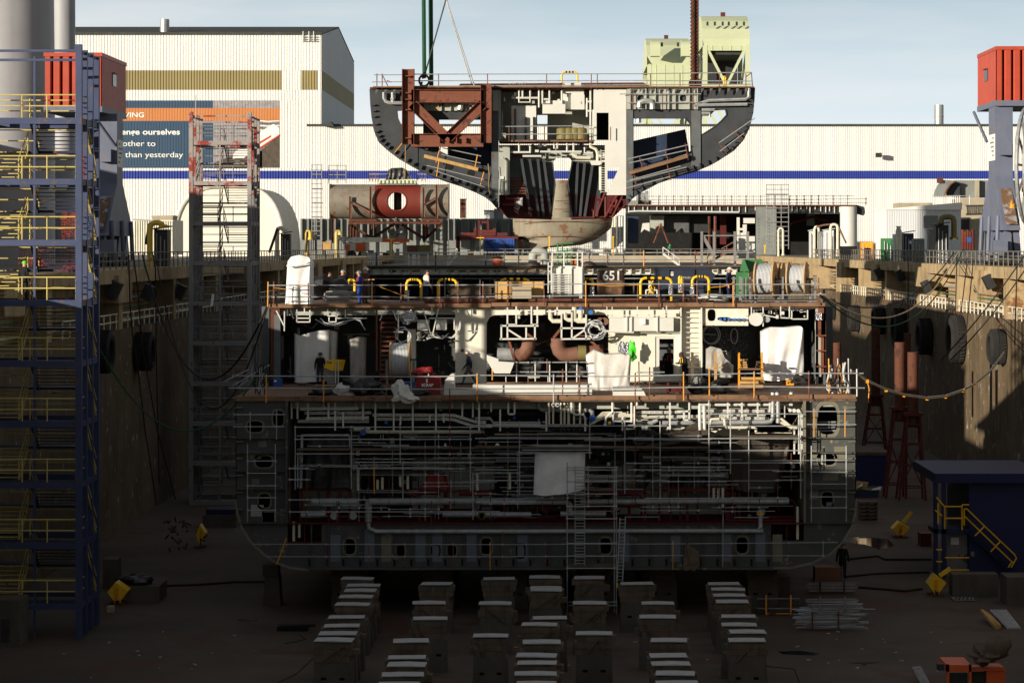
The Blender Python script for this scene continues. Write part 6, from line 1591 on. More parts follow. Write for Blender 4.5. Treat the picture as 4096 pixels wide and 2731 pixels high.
MB().box(540, 905, 828, 1132, 2.0).build('body', 'ship_white', o)
for x in (540, 618, 710, 800): MB().box(x, 885, x + 10, 1132, .12, -.12).build('rib', 'ship_white', o)
MB().plate([(545, 905), (600, 895), (680, 880), (760, 885), (825, 900), (825, 908), (545, 908)], (), 1.6, .1).build('top', 'ship_white', o)
ladder(MB(), pt(655, 1130, -.2), pt(655, 945, -.2), .5, 9, .02).build('ladder', 'ship_white', o)
ladder(MB(), pt(590, 1130, -.2), pt(590, 945, -.2), .42, 9, .02).build('ladder', 'ship_white', o)
for x in (555, 655, 770, 812): MB().bar([(x, 890), (x, 765)], .05, .2).build('rail_post', 'ship_white', o)
for y in (770, 830): MB().bar([(550, y), (815, y)], .035, .2).build('rail', 'ship_white', o)
for x in (520, 548): MB().bar([(x, 850), (x, 1120)], .04, -.2).build('pipe', 'ship_white', o)
for x in (520, 548, 785, 795): MB().box(x, 1130, x + 14, 1192, .14, -.1).build('leg', 'ship_white', o)
for y in (890, 930, 1020): MB().bar([(515, y), (552, y)], .05, -.2).build('pipe', 'ship_white', o)
for k, (f, x0, x1, y0, y1, d, l) in enumerate((('B2', 1338, 1462, 1000, 1175, 146, 'striped hoop left of the welder in the pale shirt'), ('B2', 1608, 1765, 1000, 1160, 146, 'striped hoop behind the stack of grey planks'), ('B3', 110, 357, 998, 1130, 145, 'wide striped hoop behind the plywood crate'), ('B3', 800, 900, 995, 1120, 143, 'striped hoop at the right side of the white tank'), ('B3', 1308, 1572, 988, 1180, 140, 'wide striped hoop in front of the dark skip'), ('B3', 1640, 1658, 978, 1110, 142, 'narrow pair of yellow hoops before the dark skip'), ('B3', 1750, 1892, 975, 1150, 141, 'striped hoop at the right end of the dark skip'), ('B2', 838, 895, 1003, 1100, 147, 'striped hoop behind the two helmeted men'))):
 hoop(None, f, x0, x1, y0, y1, d, .08, 'guard_hoop', l, 'yellow and black guard hoops on the upper deck')
 fr(f, d)
for f, x, y0, y1 in (('B3', 1565, 1040, 1130), ('B3', 1648, 1040, 1105), ('B3', 1750, 1060, 1140), ('B2', 1340, 1090, 1185), ('B3', 895, 1060, 1140)):
 fr(f, 139.8); single('foil_sleeve', MB().lathe(pt(x, y1), pt(x, y0), [(0, .13), (.3, .15), (.6, .125), (1, .14)], 10), 'foil', 'silver foil sleeve wrapped round the foot of a striped hoop', 'foil sleeve', 'foil sleeves on the guard hoops', True)
b = MB()
for k in range(60):
 f = rnd.choice(['B2', 'B3', 'B3']); fr(f, rnd.uniform(139, 145))
 x = rnd.uniform(1150, 1650) if f == 'B2' else rnd.uniform(880, 1900)
 y = 1190 - (cur[2] - 137) * 2
 l_ = rnd.choice(['timber', 'rust'])
 b.box(x, y - rnd.uniform(4, 22), x + rnd.uniform(10, 60), y, .3)
so_ = single('scrap_litter', b, 'rust', 'low litter of offcuts and fittings along the upper deck edge', 'litter'); so_['kind'] = 'stuff'
fr('B3', 139.6); o = thing('cable_tangle', 'yellow cables hanging in a white frame on the upper deck', 'cable', pt(1400, 1140))
for k in range(14): MB().bar([(1380 + rnd.uniform(-8, 40), 1010), (1385 + rnd.uniform(-15, 50), 1070), (1375 + rnd.uniform(-20, 60), 1135)], .025, rnd.uniform(-.2, .2), 4).build('cable', 'bright_yellow' if k % 3 else 'cable_white', o)
for a, b_ in (((1355, 1090), (1355, 1145)), ((1450, 1090), (1450, 1145)), ((1355, 1090), (1450, 1090))): MB().bar([a, b_], .05).build('frame_tube', 'ship_white', o)
for label, pts_ in (('thin amber rope sagging along the left upper railing', [('B2', 203, 1070), ('B2', 320, 1085), ('B2', 500, 1050)]), ('thin amber rope slanting behind the hoop on the left upper deck', [('B2', 1110, 1062), ('B2', 1300, 1135), ('B2', 1340, 1140)]), ('thin amber rope sagging left of the upper reels', [('B3', 1890, 1070), ('B3', 2010, 1060), ('B3', 2100, 1032)]), ('thin amber rope sagging in front of the dark skip', [('B3', 850, 1040), ('B3', 1050, 1055), ('B3', 1300, 1045)])):
 fr('B2', 136.5); single('amber_rope', MB().tube([(fr(f, 136.5), pt(x, y))[1] for f, x, y in pts_], .022, 5), 'amber', label, 'rope')
# scaffolding on the ship face
def scaffold(label, f, d, std, led, boards=(), lad=None, m='galv', r=.03):
 fr(f, d)
 o = thing('scaffold', label, 'scaffold', pt(std[0][0], std[0][2]))
 for s_ in std: MB().bar([(s_[0], s_[1]), (s_[0], s_[2])], r, rnd.uniform(-.05, .05)).build('standard', s_[3] if len(s_) > 3 else m, o)
 for x0, x1, y in led:
  MB().bar([(x0, y + rnd.uniform(-1, 1)), (x1, y + rnd.uniform(-2, 2))], r, -.07).build('ledger', m, o)
  for s_ in std:
   if x0 - 2 <= s_[0] <= x1 + 2 and s_[1] - 2 <= y <= s_[2] + 2: MB().box(s_[0] - 8, y - 9, s_[0] + 8, y + 9, .1, -.09).build('coupler', m, o)
 for x0, x1, y in boards: MB().box(x0, y, x1, y + 9, 1.1, .02).build('board', 'old_timber', o)
 if lad:
  x0, x1, ya, yb = lad
  b = MB()
  for x in (x0, x1): b.bar([(x, ya), (x, yb)], r * .8, .25)
  n = int((yb - ya) / 26)
  for i in range(n): b.bar([(x0, ya + (i + .5) * (yb - ya) / n), (x1, ya + (i + .5) * (yb - ya) / n)], r * .7, .25, 4)
  b.build('ladder', m, o)
 return o
scaffold('scaffold across the left half of the engine room front', 'C2', SD - .9,
   [(600, 858, 1405), (622, 1090, 1390), (1080, 860, 1400), (1497, 855, 1190), (2097, 858, 1420), (1520, 1160, 1500), (2118, 1260, 1660), (555, 1215, 1690, 'rust'), (700, 1190, 1640, 'rust'), (955, 1455, 1690, 'rust'), (1765, 1500, 1700, 'rust'), (1275, 1200, 1440, 'amber'), (1920, 545, 1560, 'stand_red')],
   [(600, 2130, 872), (600, 2110, 975), (610, 2110, 1100), (1110, 1500, 1172), (540, 720, 1225), (540, 730, 1320), (540, 2130, 1492), (545, 2350, 1594), (1090, 2050, 1225), (1520, 2120, 1175)], [(610, 1500, 1062), (1510, 2350, 1050)])
scaffold('scaffold across the right half of the engine room front', 'C3', SD - 1.0,
   [(380, 820, 1460), (980, 820, 1140), (1280, 820, 1440), (1582, 820, 1480), (2000, 640, 1480), (2184, 718, 1268), (1370, 660, 1560, 'rust'), (2340, 900, 1400), (1655, 1215, 1440, 'rust'), (2080, 1190, 1400, 'rust'), (2200, 1180, 1500, 'rust')],
   [(0, 1640, 862), (380, 2200, 970), (380, 1000, 1090), (400, 980, 1068), (1290, 1590, 1180), (2010, 2350, 1177), (1300, 2180, 1237), (1590, 2140, 1215), (1590, 2130, 1285), (1590, 2150, 1335), (0, 380, 968), (1450, 2350, 1480), (2000, 2350, 1072), (0, 360, 1235), (0, 480, 1328), (2010, 2350, 862)], [(390, 980, 1046), (985, 1580, 1045), (1590, 2010, 1045), (0, 375, 1042)])
scaffold('sunlit scaffold at the right end of the engine room front', 'C4', SD - 1.1,
   [(260, 715, 1270), (860, 740, 1480), (845, 760, 1060), (780, 1090, 1400, 'rust'), (664, 1200, 1560, 'rust')],
   [(80, 870, 757), (80, 870, 862), (90, 850, 968), (90, 860, 1072), (90, 860, 1177), (620, 880, 1247), (640, 880, 1325), (280, 760, 1475)], [(270, 850, 950)])
rr = random.Random(12)
for lab, x0, n in (('inner scaffold behind the black tarp in the left engine room', 640, 8), ('inner scaffold around the middle of the engine room', 2050, 9), ('inner scaffold among machinery in the right engine room', 3500, 7)):
 sd_ = [(x0 + k * 165 + rr.uniform(-40, 40), rr.uniform(860, 1150), rr.uniform(1350, 1690), rr.choice(['galv', 'galv', 'rust'])) for k in range(n)]
 scaffold(lab, 'C2', SD + 1.6, sd_, [(lambda a: (a, a + rr.uniform(250, 900), rr.uniform(900, 1660)))(x0 + rr.uniform(0, 900)) for k in range(15)], [(x0, x0 + n * 150, rr.uniform(1180, 1300))])
for lab, x0, n in (('fine outer scaffold over the left of the engine room front', 560, 11), ('fine outer scaffold over the middle of the engine room front', 1980, 10), ('fine outer scaffold over the right of the engine room front', 3350, 10)):
 sd_ = [(x0 + k * 140 + rr.uniform(-45, 45), (lambda a: a)(rr.uniform(860, 1500)), rr.uniform(1520, 1690), rr.choice(['galv', 'galv', 'rust', 'dark_metal'])) for k in range(n)]
 scaffold(lab, 'C2', SD - .5, sd_, [(lambda a: (a, a + rr.uniform(150, 600), rr.uniform(930, 1690)))(x0 + rr.uniform(0, 1150)) for k in range(22)], (), None, 'galv', .02)
e3c = lambda y: y + (1997 - 1300) * KZ
scaffold('narrow ladder scaffold tower standing at the middle of the hull front', 'C3', SD - 1.6,
   [(788, 1172, e3c(990)), (968, 1215, e3c(60)), (1208, 1205, e3c(980)), (1190, 1230, e3c(960))],
   [(785, 1215, 1215), (785, 1215, 1237), (785, 1215, 1336), (785, 1215, 1442), (790, 1215, e3c(58)), (790, 1215, e3c(163)), (790, 1215, e3c(375)), (790, 1215, e3c(482)), (790, 1215, e3c(587)), (800, 1215, e3c(875)), (800, 1215, e3c(903)), (850, 940, e3c(285))], [(960, 1200, 1405), (790, 1210, e3c(568))], (855, 938, 1200, e3c(560)))
fr('E3', SD - 2.2); single('ladder', ladder(MB(), pt(1238, 700), pt(1262, 155), .28, 18, .014), 'galv', 'leaning aluminium ladder right of the narrow scaffold tower', 'ladder')
fr('E3', SD - 2.0); single('tag_sign', MB().box(1208, 712, 1226, 755, .02), 'bright_yellow', 'small yellow tag on the foot of the scaffold tower', 'tag')
e2c = lambda y: y + (1997 - 1300) * KZ
scaffold('two-post scaffold over the left wing tank manholes', 'C2', SD - .7, [(192, 1015, e2c(190)), (430, 1015, e2c(190)), (215, 740, 980), (440, 730, 975)], [(190, 435, 1162), (190, 435, 1265), (190, 435, 1372), (190, 435, 1475), (190, 435, e2c(92)), (70, 515, 765), (70, 510, 868)])
scaffold('two-post scaffold over the right wing tank manholes', 'C4', SD - .7, [(952, 1030, 1680), (1250, 1030, 1680), (975, 712, 955, 'amber'), (1240, 712, 955, 'amber')], [(950, 1255, 1153), (950, 1255, 1255), (950, 1255, 1357), (950, 1255, 1467), (950, 1255, 1560), (895, 1335, 737), (895, 1335, 848)])
fr('C4', SD + .6); o = thing('pipe_rack', 'small rack of short tubes in the right wing tank opening', 'rack', pt(1095, 935))
for y in (830, 855, 880, 905): MB().bar([(1010, y), (1185, y - 3)], .05).build('tube', 'galv', o)
for x in (1015, 1180): MB().bar([(x, 820), (x, 935)], .04).build('post', 'rust', o)
g4 = lambda x, y: cv('E4', x, y, 'E2')
g3 = lambda x: cv('E3', x, 0, 'E2')[0]
guard('thin low railing along the bottom of the hull front', 'E2', SD - .5, [[(240, 381), (2400, 384), (3900, 378), g4(760, 366)], [(350, 487), (2400, 488), (3900, 478), g4(650, 480)]],
   [(862, 365, 605), (1228, 368, 605), (1535, 380, 605), (1950, 375, 605), (2265, 360, 605, 'amber'), (g3(235), 270, 600), (g3(603), 360, 600), (g3(1692), 352, 598, 'amber'), (g3(2120), 100, 575, 'galv'), (g3(2192), 355, 590), (g4(343, 0)[0], 370, 585), (g4(635, 0)[0], 355, 480, 'galv')], .022)
fr('E2', SD - .8); single('amber_pole', MB().bar([(525, 328), (443, 552)], .035), 'amber', 'slanting amber pole on the left bilge of the hull', 'pole')
lump('torn brown sheet hanging from the hull bottom', 'E3', 1855, 600, .38, .65, SD - 1, 'old_timber', 'torn_sheet', .1, 52, 'plastic sheet', None, .5)
# the dark hull section behind, and the far quay
S2 = 190.0
fr('B2', S2)
o = thing('hull_section', 'dark open hull section with slotted beam and rails behind the ship', 'ship section', pt(2400, 1120))
xa = 1000; xb_ = cv('B3', 2330, 0, 'B2')[0]
zt = wz(885)
MB().bx((wx(xa), S2, wz(903)), (wx(xb_), 236, zt)).build('deck', 'dark_metal', o)
MB().box(xa, 880, xb_, 892, .25, -.3).build('edge_plank', 'old_timber', o)
holes = [ovb(x, 918, x + 68, 938, 12, 4) for x in range(1185, 4200, 99) if not (1480 < x < 1620)]
MB().plate([(xa, 905), (xb_, 905), (xb_, 955), (xa, 955)], holes, .1, .5).build('slotted_beam', 'ship_white', o)
MB().box(xa, 953, xb_, 960, .5, .2).build('beam_flange', 'ship_grey', o)
MB().box(xa - 10, 960, xb_, 1600, .2, 6).build('rear_bulkhead', 'void_dark', o)
MB().bx((wx(xa), S2, 0.5), (wx(xa) + .2, 236, zt)).build('side_shell', 'ship_primer', o)
MB().bx((wx(xb_) - .2, S2, 0.5), (wx(xb_), 236, zt)).build('side_shell', 'ship_primer', o)
for k in range(40):
 x = xa + 40 + k * 82
 MB().box(x, 905, x + 8, 960, .3, .2).build('bracket', 'ship_grey', o)
 if k % 3 == 0: MB().box(x + 20, 960, x + 30, 1120, .3, 3).build('pillar', 'ship_primer', o)
MB().bar([(xa, 993), (xb_, 990)], .05, 1).build('pipe', 'galv', o)
fr('B2', S2)
guard('dark scaffold tube railing on the rear hull section', 'B2', S2 - .2, [[(985, 772), (2300, 768), (3000, 772), (4300, 770)], [(1000, 830), (2300, 832), (3000, 830), (4300, 832)]],
   [(1080, 765, 900, 'dark_metal'), (1588, 760, 930, 'dark_metal'), (2015, 755, 885, 'dark_metal'), (2295, 750, 885, 'dark_metal')] + [Q3(x, 750, 890, 'rust' if x in (1028, 1775) else 'amber' if x == 1335 else 'dark_metal') for x in (140, 268, 870, 1028, 1162, 1335, 1775, 2290)], .05)
guard('white barrier rails at the left end of the rear hull section', 'B2', S2 + 1, [[(1000, 785), (1100, 785)], [(1340, 780), (1520, 780)]], [(x, 782, 880, 'ship_white') for x in (1010, 1028, 1046, 1064, 1082, 1100, 1355, 1440, 1520)], .06)
fr('B2', S2 + 2); single('white_board', MB().box(1385, 785, 1415, 880, .1).box(1390, 778, 1410, 786, .1), 'ship_white', 'white upright panel among rails on the rear section', 'panel')
fr('B3', S2 + 3); b = MB(); b.bar([(385, 870), (390, 790), (410, 765), (450, 760), (482, 770), (490, 800), (490, 870)], .36, 0, 12)
single('gooseneck_vent', b, 'ship_grey', 'grey swan-neck vent pipe on the rear section behind the white tank', 'vent pipe', None, True)
for x, l in ((390, 'dark round ventilator left of the white tank rails'), (865, 'dark round ventilator right of the white tank')):
 fr('B3', S2 - 1); o = thing('ventilator', l, 'ventilator', pt(x, 882)); MB().lathe(pt(x, 882), pt(x, 845), [(0, .55), (.5, .55), (1, .25)], 16).build('cowl', 'dark_metal', o, True); MB().lathe(pt(x, 885), pt(x, 876), [(0, .65), (1, .65)], 16).build('base', 'rust', o)
fr('B3', S2 + 1.5); b = MB(); bb = cv('B3', 0, 0)
for x, y, h in ((600, 880, 190), (640, 880, 170), (680, 880, 150), (720, 880, 110), (760, 880, 100)): b.bar([(x, y), (x, y - h)], .07)
for y in (700, 760, 820): b.bar([(590, y), (730, y - 10)], .06)
single('pipe_stack', b, 'bin_green', 'upright green and grey pipes behind the white tank rails', 'pipes')
for x, l in ((85, 'left red stub pipe on the far rails'), (752, 'right red stub pipe beside the white tank rails')):
 fr('B3', S2 + 2); o = thing('red_pipe_stub', l, 'pipe', pt(x, 878)); MB().lathe(pt(x, 878), pt(x, 808), [(0, .4), (1, .4)], 12).build('pipe', 'machine_orange', o, True); MB().lathe(pt(x, 815), pt(x, 806), [(0, .5), (1, .5)], 12).build('flange', 'rust', o, True)
def gangway(label, f, d, pts_, m='grey_paint'):
 fr(f, d); o = thing('gangway', label, 'stairs', pt(*pts_[0]))
 (x0, y0), (x1, y1) = pts_
 b = MB()
 for dd in (0, .8): b.beam(pt(x0, y0, dd), pt(x1, y1, dd), .18)
 n = 12
 for i in range(n): b.beam(pt(x0 + (x1 - x0) * i / n, y0 + (y1 - y0) * i / n, 0), pt(x0 + (x1 - x0) * i / n, y0 + (y1 - y0) * i / n, .8), .14)
 b.build('flight', m, o)
 for dd in (0, .8):
  MB().bar([(x0, y0 - 55), (x1, y1 - 55)], .05, dd).build('handrail', m, o)
  for t in (0, .33, .66, 1): MB().bar([(x0 + (x1 - x0) * t, y0 + (y1 - y0) * t), (x0 + (x1 - x0) * t, y0 + (y1 - y0) * t - 55)], .04, dd).build('handrail_post', m, o)
 return o
gangway('pinkish gangway stair rising right towards the right quay', 'B3', S2 + 4, [(1880, 860), (2130, 720)], 'rust_pipe')
gangway('white gangway stair at the middle of the far rails', 'B3', S2 + 5, [(1640, 880), (1500, 780)], 'ship_white')
gangway('grey gangway stair at the far left rails', 'B2', S2 + 5, [(1690, 880), (1770, 790)], 'ship_white')
fr('B3', S2 + 3.5); o = thing('steel_gantry', 'grey steel post frame beside the pinkish gangway', 'frame', pt(1990, 880))
for x in (1832, 1938, 2115, 2225): MB().box(x - 10, 590, x + 10, 880, .4).build('post', 'grey_paint', o)
for y in (625, 755): MB().box(1825, y - 5, 2235, y + 5, .3, .05).build('beam', 'grey_paint', o)
MB().beam(pt(1840, 625, .2), pt(1930, 790, .2), .25).build('brace', 'grey_paint', o)
fr('B3', S2 + 6); o = thing('white_duct_stack', 'stepped white duct stack near the right quay corner', 'duct', pt(2200, 820))
for q in ((2135, 470, 2155, 820), (2185, 530, 2215, 620), (2160, 600, 2235, 640), (2205, 630, 2285, 700), (2135, 640, 2215, 760), (2240, 690, 2285, 820), (2150, 750, 2210, 822), (2140, 560, 2190, 580), (2190, 475, 2285, 520)): MB().box(*q, .8, rnd.uniform(0, .4)).build('duct', 'ship_white', o)
FD = 436.0
def far(label, f, d, name, cat, parts, group=None, base=None):
 fr(f, d)
 o = thing(name, label, cat, base and pt(*base) or pt(parts[0][1][0], 1000), group)
 for nm, q, m, t, dd in parts:
  if len(q) == 4 and not isinstance(q[0], tuple): MB().box(*q, t, dd).build(nm, m, o)
  else: MB().plate(list(q), (), t, dd).build(nm, m, o)
 return o
fr('B2', 472); sw = MB(); corr(sw, wx(430), wx(2500), ZC, wz(480), 472, 2.6, .7, 'X', .4)
for x in range(440, 2480, 57): sw.box(x, 480, x + 6, 660, .8, -.8)
single('sheet_wall', sw, 'sheet_grey', 'long grey ribbed sheet wall at the foot of the hall', 'wall')
fr('B2', 474); single('rust_panel', MB().box(1795, 315, 1845, 476, .5).box(1790, 310, 1850, 318, .6, -.05), 'rust', 'narrow rusty upright panel before the hall wall', 'panel')
far('pale grey kiosk behind the sheet wall left of the hoisted keel', 'B2', 480, 'kiosk', 'kiosk', [('body', (2000, 412, 2085, 480), 'hall_grey', 4, 0), ('body', (2085, 395, 2230, 480), 'sheet_grey', 5, 1), ('roof', (1996, 406, 2090, 414), 'zinc', 4.4, -.2)], None, (2100, 480))
TH = 445.0
fr('B2', TH)
o = thing('thruster_section', 'grey and red thruster tunnel section with round hole on rusty supports', 'ship section', pt(1190, 690))
zc = wz(332); rr = 148 / KZ * TH / FPX; yc = TH + rr
def skin(x0, x1, m, name, n=24):
 b = MB(); X0, X1 = wx(x0), wx(x1); vs = []
 for i in range(n + 1):
  a = math.pi * (-.62 + 1.24 * i / n)
  vs += [(X0, yc - rr * math.cos(a), zc + rr * math.sin(a)), (X1, yc - rr * math.cos(a), zc + rr * math.sin(a))]
 b.add(vs, [(2 * i, 2 * i + 1, 2 * i + 3, 2 * i + 2) for i in range(n)])
 return b.build(name, m, o, True)
skin(678, 1062, 'raw_steel', 'tunnel_skin'); skin(1455, 1695, 'raw_steel', 'tunnel_skin')
b = MB(); hx, hz = wx(1252), zc; rh = 86 / KZ * TH / FPX; hwx0, hwx1 = wx(1062), wx(1455)
N = 48
ring0, ring1 = [], []
for i in range(N):
 a = 2 * math.pi * i / N
 cx, sx_ = math.cos(a), math.sin(a)
 def mapp(u, v_):
  an = max(-1.95, min(1.95, v_ / rr)); return (hx + u, yc - rr * math.cos(an), hz + rr * math.sin(an))
 ring0.append(mapp(rh * cx, rh * sx_))
 half = 1.95 * rr
 tx = ((hwx1 - hx) if cx > 0 else (hx - hwx0)) / max(abs(cx), 1e-6); tz = half / max(abs(sx_), 1e-6)
 k = min(tx, tz)
 ring1.append((k * cx, k * sx_))
rings = [ring0]
for s_ in (.15, .35, .6, .8, 1.0):
 rings.append([mapp(rh * math.cos(2 * math.pi * i / N) * (1 - s_) + ring1[i][0] * s_, rh * math.sin(2 * math.pi * i / N) * (1 - s_) + ring1[i][1] * s_) for i in range(N)])
vs = [p for r_ in rings for p in r_]
b.add(vs, [(j * N + i, j * N + (i + 1) % N, (j + 1) * N + (i + 1) % N, (j + 1) * N + i) for j in range(len(rings) - 1) for i in range(N)])
b.build('tunnel_skin', 'thruster_red', o, True)
b = MB(); b.tube([V(p) for p in ring0] + [V(ring0[0])], .13, 6); b.build('hole_rim', 'thruster_red', o, True)
MB().tube_prof([V((hx, yc - rr * .7, hz)), V((hx, yc + rr * .6, hz))], [rh * .99, rh * .99], V((0, 1, 0)), 32)
tn = MB(); vv = []
for i in range(N):
 a = 2 * math.pi * i / N
 vv += [ring0[i], (hx + rh * math.cos(a), yc + rr * .4, hz + rh * math.sin(a))]
tn.add(vv, [(2 * i, 2 * i + 1, 2 * ((i + 1) % N) + 1, 2 * ((i + 1) % N)) for i in range(N)]); tn.build('tunnel_bore', 'thruster_red', o, True)
MB().lathe(V((hx, yc, hz - rh)), V((hx, yc, hz + rh)), [(0, .72), (1, .72)], 20).build('shaft', 'dark_metal', o, True)
for x in (678, 1693): MB().box(x - 4, 182, x + 6, 482, rr * 1.2, .9).build('end_rim', 'raw_steel', o)
def fb(lst, w, m='rust', nm='support_beam', dd=-.6):
 for a, c in lst: fr('B2', TH); MB().ibeam(pt(*a, dd), pt(*c, dd), w, w).build(nm, m, o)
fb([((858, 290), (858, 480)), ((1032, 205), (1032, 475)), ((1485, 215), (1485, 470)), ((1597, 188), (1597, 480))], .42, 'rust_pipe', 'upright')
fb([((862, 340), (1030, 432)), ((1490, 362), (1592, 302))], .4, 'rust_pipe', 'brace')
fb([((840, 515), (1645, 515)), ((845, 492), (1080, 492)), ((1465, 488), (1640, 488))], .5)
fb([((855, 532), (1035, 645)), ((1235, 525), (1045, 648)), ((1295, 530), (1485, 648)), ((1640, 525), (1500, 650)), ((1035, 525), (1035, 680)), ((1070, 525), (1070, 640)), ((1488, 525), (1488, 680)), ((1515, 525), (1515, 640)), ((875, 530), (875, 680)), ((900, 530), (900, 680)), ((708, 480), (708, 690)), ((850, 530), (850, 680))], .5)
pc = (fr('B2', TH), pt(1255, 605, 1.5))[1]
pr_ = MB().lathe(pc + V((0, -.4, 0)), pc + V((0, .9, 0)), [(0, .2), (.2, .5), (1, .55)], 16).build('propeller_hub', 'raw_steel', o, True)
for k in range(4):
 a = math.pi / 4 + k * math.pi / 2 + .3
 u = V((math.cos(a), 0, math.sin(a))); w_ = V((-math.sin(a), .5, math.cos(a)))
 q = [pc + u * .4 - w_ * .2, pc + u * .9 - w_ * .7, pc + u * 1.6 - w_ * .65, pc + u * 1.85, pc + u * 1.6 + w_ * .65, pc + u * .9 + w_ * .7, pc + u * .4 + w_ * .2]
 MB().slab(q, [], (0, .12, 0)).build('blade', 'galv', pr_)
MB().tube([pc + V((1.95 * math.cos(a), 0, 1.95 * math.sin(a))) for a in [i * 2 * math.pi / 28 for i in range(29)]], .12, 6).build('nozzle_ring', 'rust_pipe', o, True)
MB().bar([(1252, 470), (1255, 560)], .35, 1.5, 10).build('strut', 'dark_metal', o)
fr('B2', TH); MB().plate([(1088, 175), (1110, 152), (1400, 150), (1420, 172), (1420, 180), (1088, 180)], (), 5, .6).build('pale_deck', 'bridge_green', o)
for x in range(1110, 1410, 34): MB().box(x, 152, x + 5, 178, .2, .35).build('deck_rib', 'bridge_green', o)
fr('B2', TH + 2); bb_ = cloth(MB(), [(1185, 62), (1210, 48), (1300, 44), (1335, 62)], [(1155, 148), (1250, 145), (1372, 140)], 2.5, 5, .25, 24, 10, 60)
single('tarp', bb_, 'tarp_black', 'shiny black tarp bundle on top of the thruster section', 'tarp', None, True)
guard('scaffold railing on top of the thruster section', 'B2', TH + 4, [[(1020, 100), (1500, 100)], [(1020, 140), (1500, 140)]], [(x, 90, 165) for x in (1025, 1048, 1072, 1095, 1430, 1470, 1498)], .07)
o = far('orange and white boom lift parked under the thruster section', 'B2', 440, 'boom_lift', 'lift', [('boom', ((745, 628), (850, 640), (850, 680), (745, 655)), 'cream', 1.2, 0), ('boom', (850, 640, 1130, 680), 'cream', 1.2, .1), ('boom', (1120, 652, 1360, 682), 'machine_orange', 1.0, .2), ('chassis', (820, 682, 1010, 760), 'ship_white', 3, .4), ('chassis', (905, 690, 985, 765), 'machine_orange', 3, .1), ('counterweight', (820, 700, 850, 795), 'machine_orange', 2, .2)], None, (950, 795))
for x in (870, 962): MB().lathe(pt(x, 790, -.2), pt(x, 790, .6), [(0, .85), (1, .85)], 18).build('wheel', 'rubber', o, True)
text_mesh('LIFT', pt(812, 655, -.05), .75, 'dark_metal', o, 'lettering')
o = far('rust-red jig frame on legs left of the blue container', 'B2', 440, 'steel_jig', 'jig', [('leg', (1760, 630, 1790, 760), 'stand_red', 1, 0), ('beam', (1770, 632, 2330, 662), 'stand_red', 2, 0), ('leg', (2290, 632, 2330, 780), 'rust_pipe', 1, 0), ('beam', (1800, 600, 2200, 628), 'stand_red', 1.5, .2), ('post', (1912, 560, 1935, 625), 'stand_red', .8, 0), ('post', (2078, 560, 2100, 625), 'stand_red', .8, 0), ('beam', (1935, 575, 2080, 598), 'stand_red', .8, .2), ('post', (1950, 500, 1968, 570), 'stand_red', .8, .1), ('post', (2025, 490, 2042, 570), 'stand_red', .8, .1), ('saddle', ((1950, 520), (1945, 490), (1970, 500), (2025, 500), (2050, 485), (2045, 520)), 'stand_red', .6, .3)], None, (2050, 760))
o = far('bright blue steel container with two doors on the far quay', 'B2', FD, 'blue_container', 'container', [('body', (2006, 650, 2258, 798), 'container_blue', 4, 0)], None, (2130, 798))
for x in range(2008, 2258, 12):
 if abs(x - 2128) > 8: MB().box(x, 656, x + 5, 792, .1, -.08).build('rib', 'container_blue', o)
for x in (2004, 2124, 2250): MB().box(x, 648, x + 8, 800, .15, -.14).build('frame_post', 'container_blue', o)
MB().beam(pt(2010, 660, -.15), pt(2090, 740, -.15), .3, .1).build('brace', 'cabin_blue', o); MB().beam(pt(2150, 670, -.15), pt(2230, 750, -.15), .3, .1).build('brace', 'cabin_blue', o)
for k in range(9): MB().box(2010 + k * 26, 775 + (k % 2) * 6, 2024 + k * 26, 800, .4, -.4).build('chock', 'timber', o)
def crates(label, f, d, x0, y0, x1, y1, m, name='crate', ribs=0):
 fr(f, d); o = thing(name, label, 'crate', pt((x0 + x1) / 2, y1)); MB().box(x0, y0, x1, y1, 2).build('body', m, o)
 for i in range(ribs): x = x0 + (x1 - x0) * i / ribs; MB().box(x, y0 + 3, x + 4, y1 - 3, .1, -.1).build('rib', m, o)
 MB().box(x0 - 4, y0 - 5, x1 + 4, y0 + 4, 2.2, -.15).build('lid', m, o)
 return o
crates('brown ribbed open crate beside the blue skiff on the far quay', 'B2', FD, 1338, 712, 1425, 790, 'rust_pipe', 'crate', 9)
crates('tan ribbed crate right of the brown ribbed one', 'B2', FD, 1430, 710, 1545, 800, 'olive', 'crate', 9)
crates('orange-brown plywood box left of the boom lift', 'B2', 446, 622, 685, 690, 745, 'timber', 'crate', 0)
crates('small pale carton stack left of the blue container', 'B2', FD, 1862, 758, 1910, 812, 'timber', 'crate', 0)
far('dark blue boat-shaped skip below the ribbed crates', 'B2', 433, 'blue_skip', 'skip', [('body', ((1222, 808), (1550, 795), (1545, 812), (1480, 830), (1400, 870), (1300, 872)), 'cabin_blue', 2, 0), ('rim', ((1220, 800), (1550, 790), (1550, 797), (1220, 810)), 'box_blue', 2.2, -.1)], None, (1400, 870))
for k, (f, x, y0, y1, l) in enumerate((('B2', 1207, 650, 795, 'yellow T-post under the thruster section'), ('B2', 1967, 640, 795, 'yellow T-post left of the blue container'), ('B3', 527, 632, 755, 'yellow post before the rusty bow piece'), ('B3', 1073, 632, 795, 'yellow post right of the rusty bow piece'), ('B4', 135, 705, 785, 'yellow post at the left end of the right quay rail'))):
 fr(f, 434); o = thing('yellow_post', l, 'post', pt(x, y1), 'yellow posts on the far quay'); MB().box(x - 4, y0, x + 4, y1, .35).build('post', 'bright_yellow', o); MB().box(x - (32 if f == 'B2' else 9), y0, x + (32 if f == 'B2' else 9), y0 + 8, .35, -.03).build('crossbar', 'bright_yellow', o)
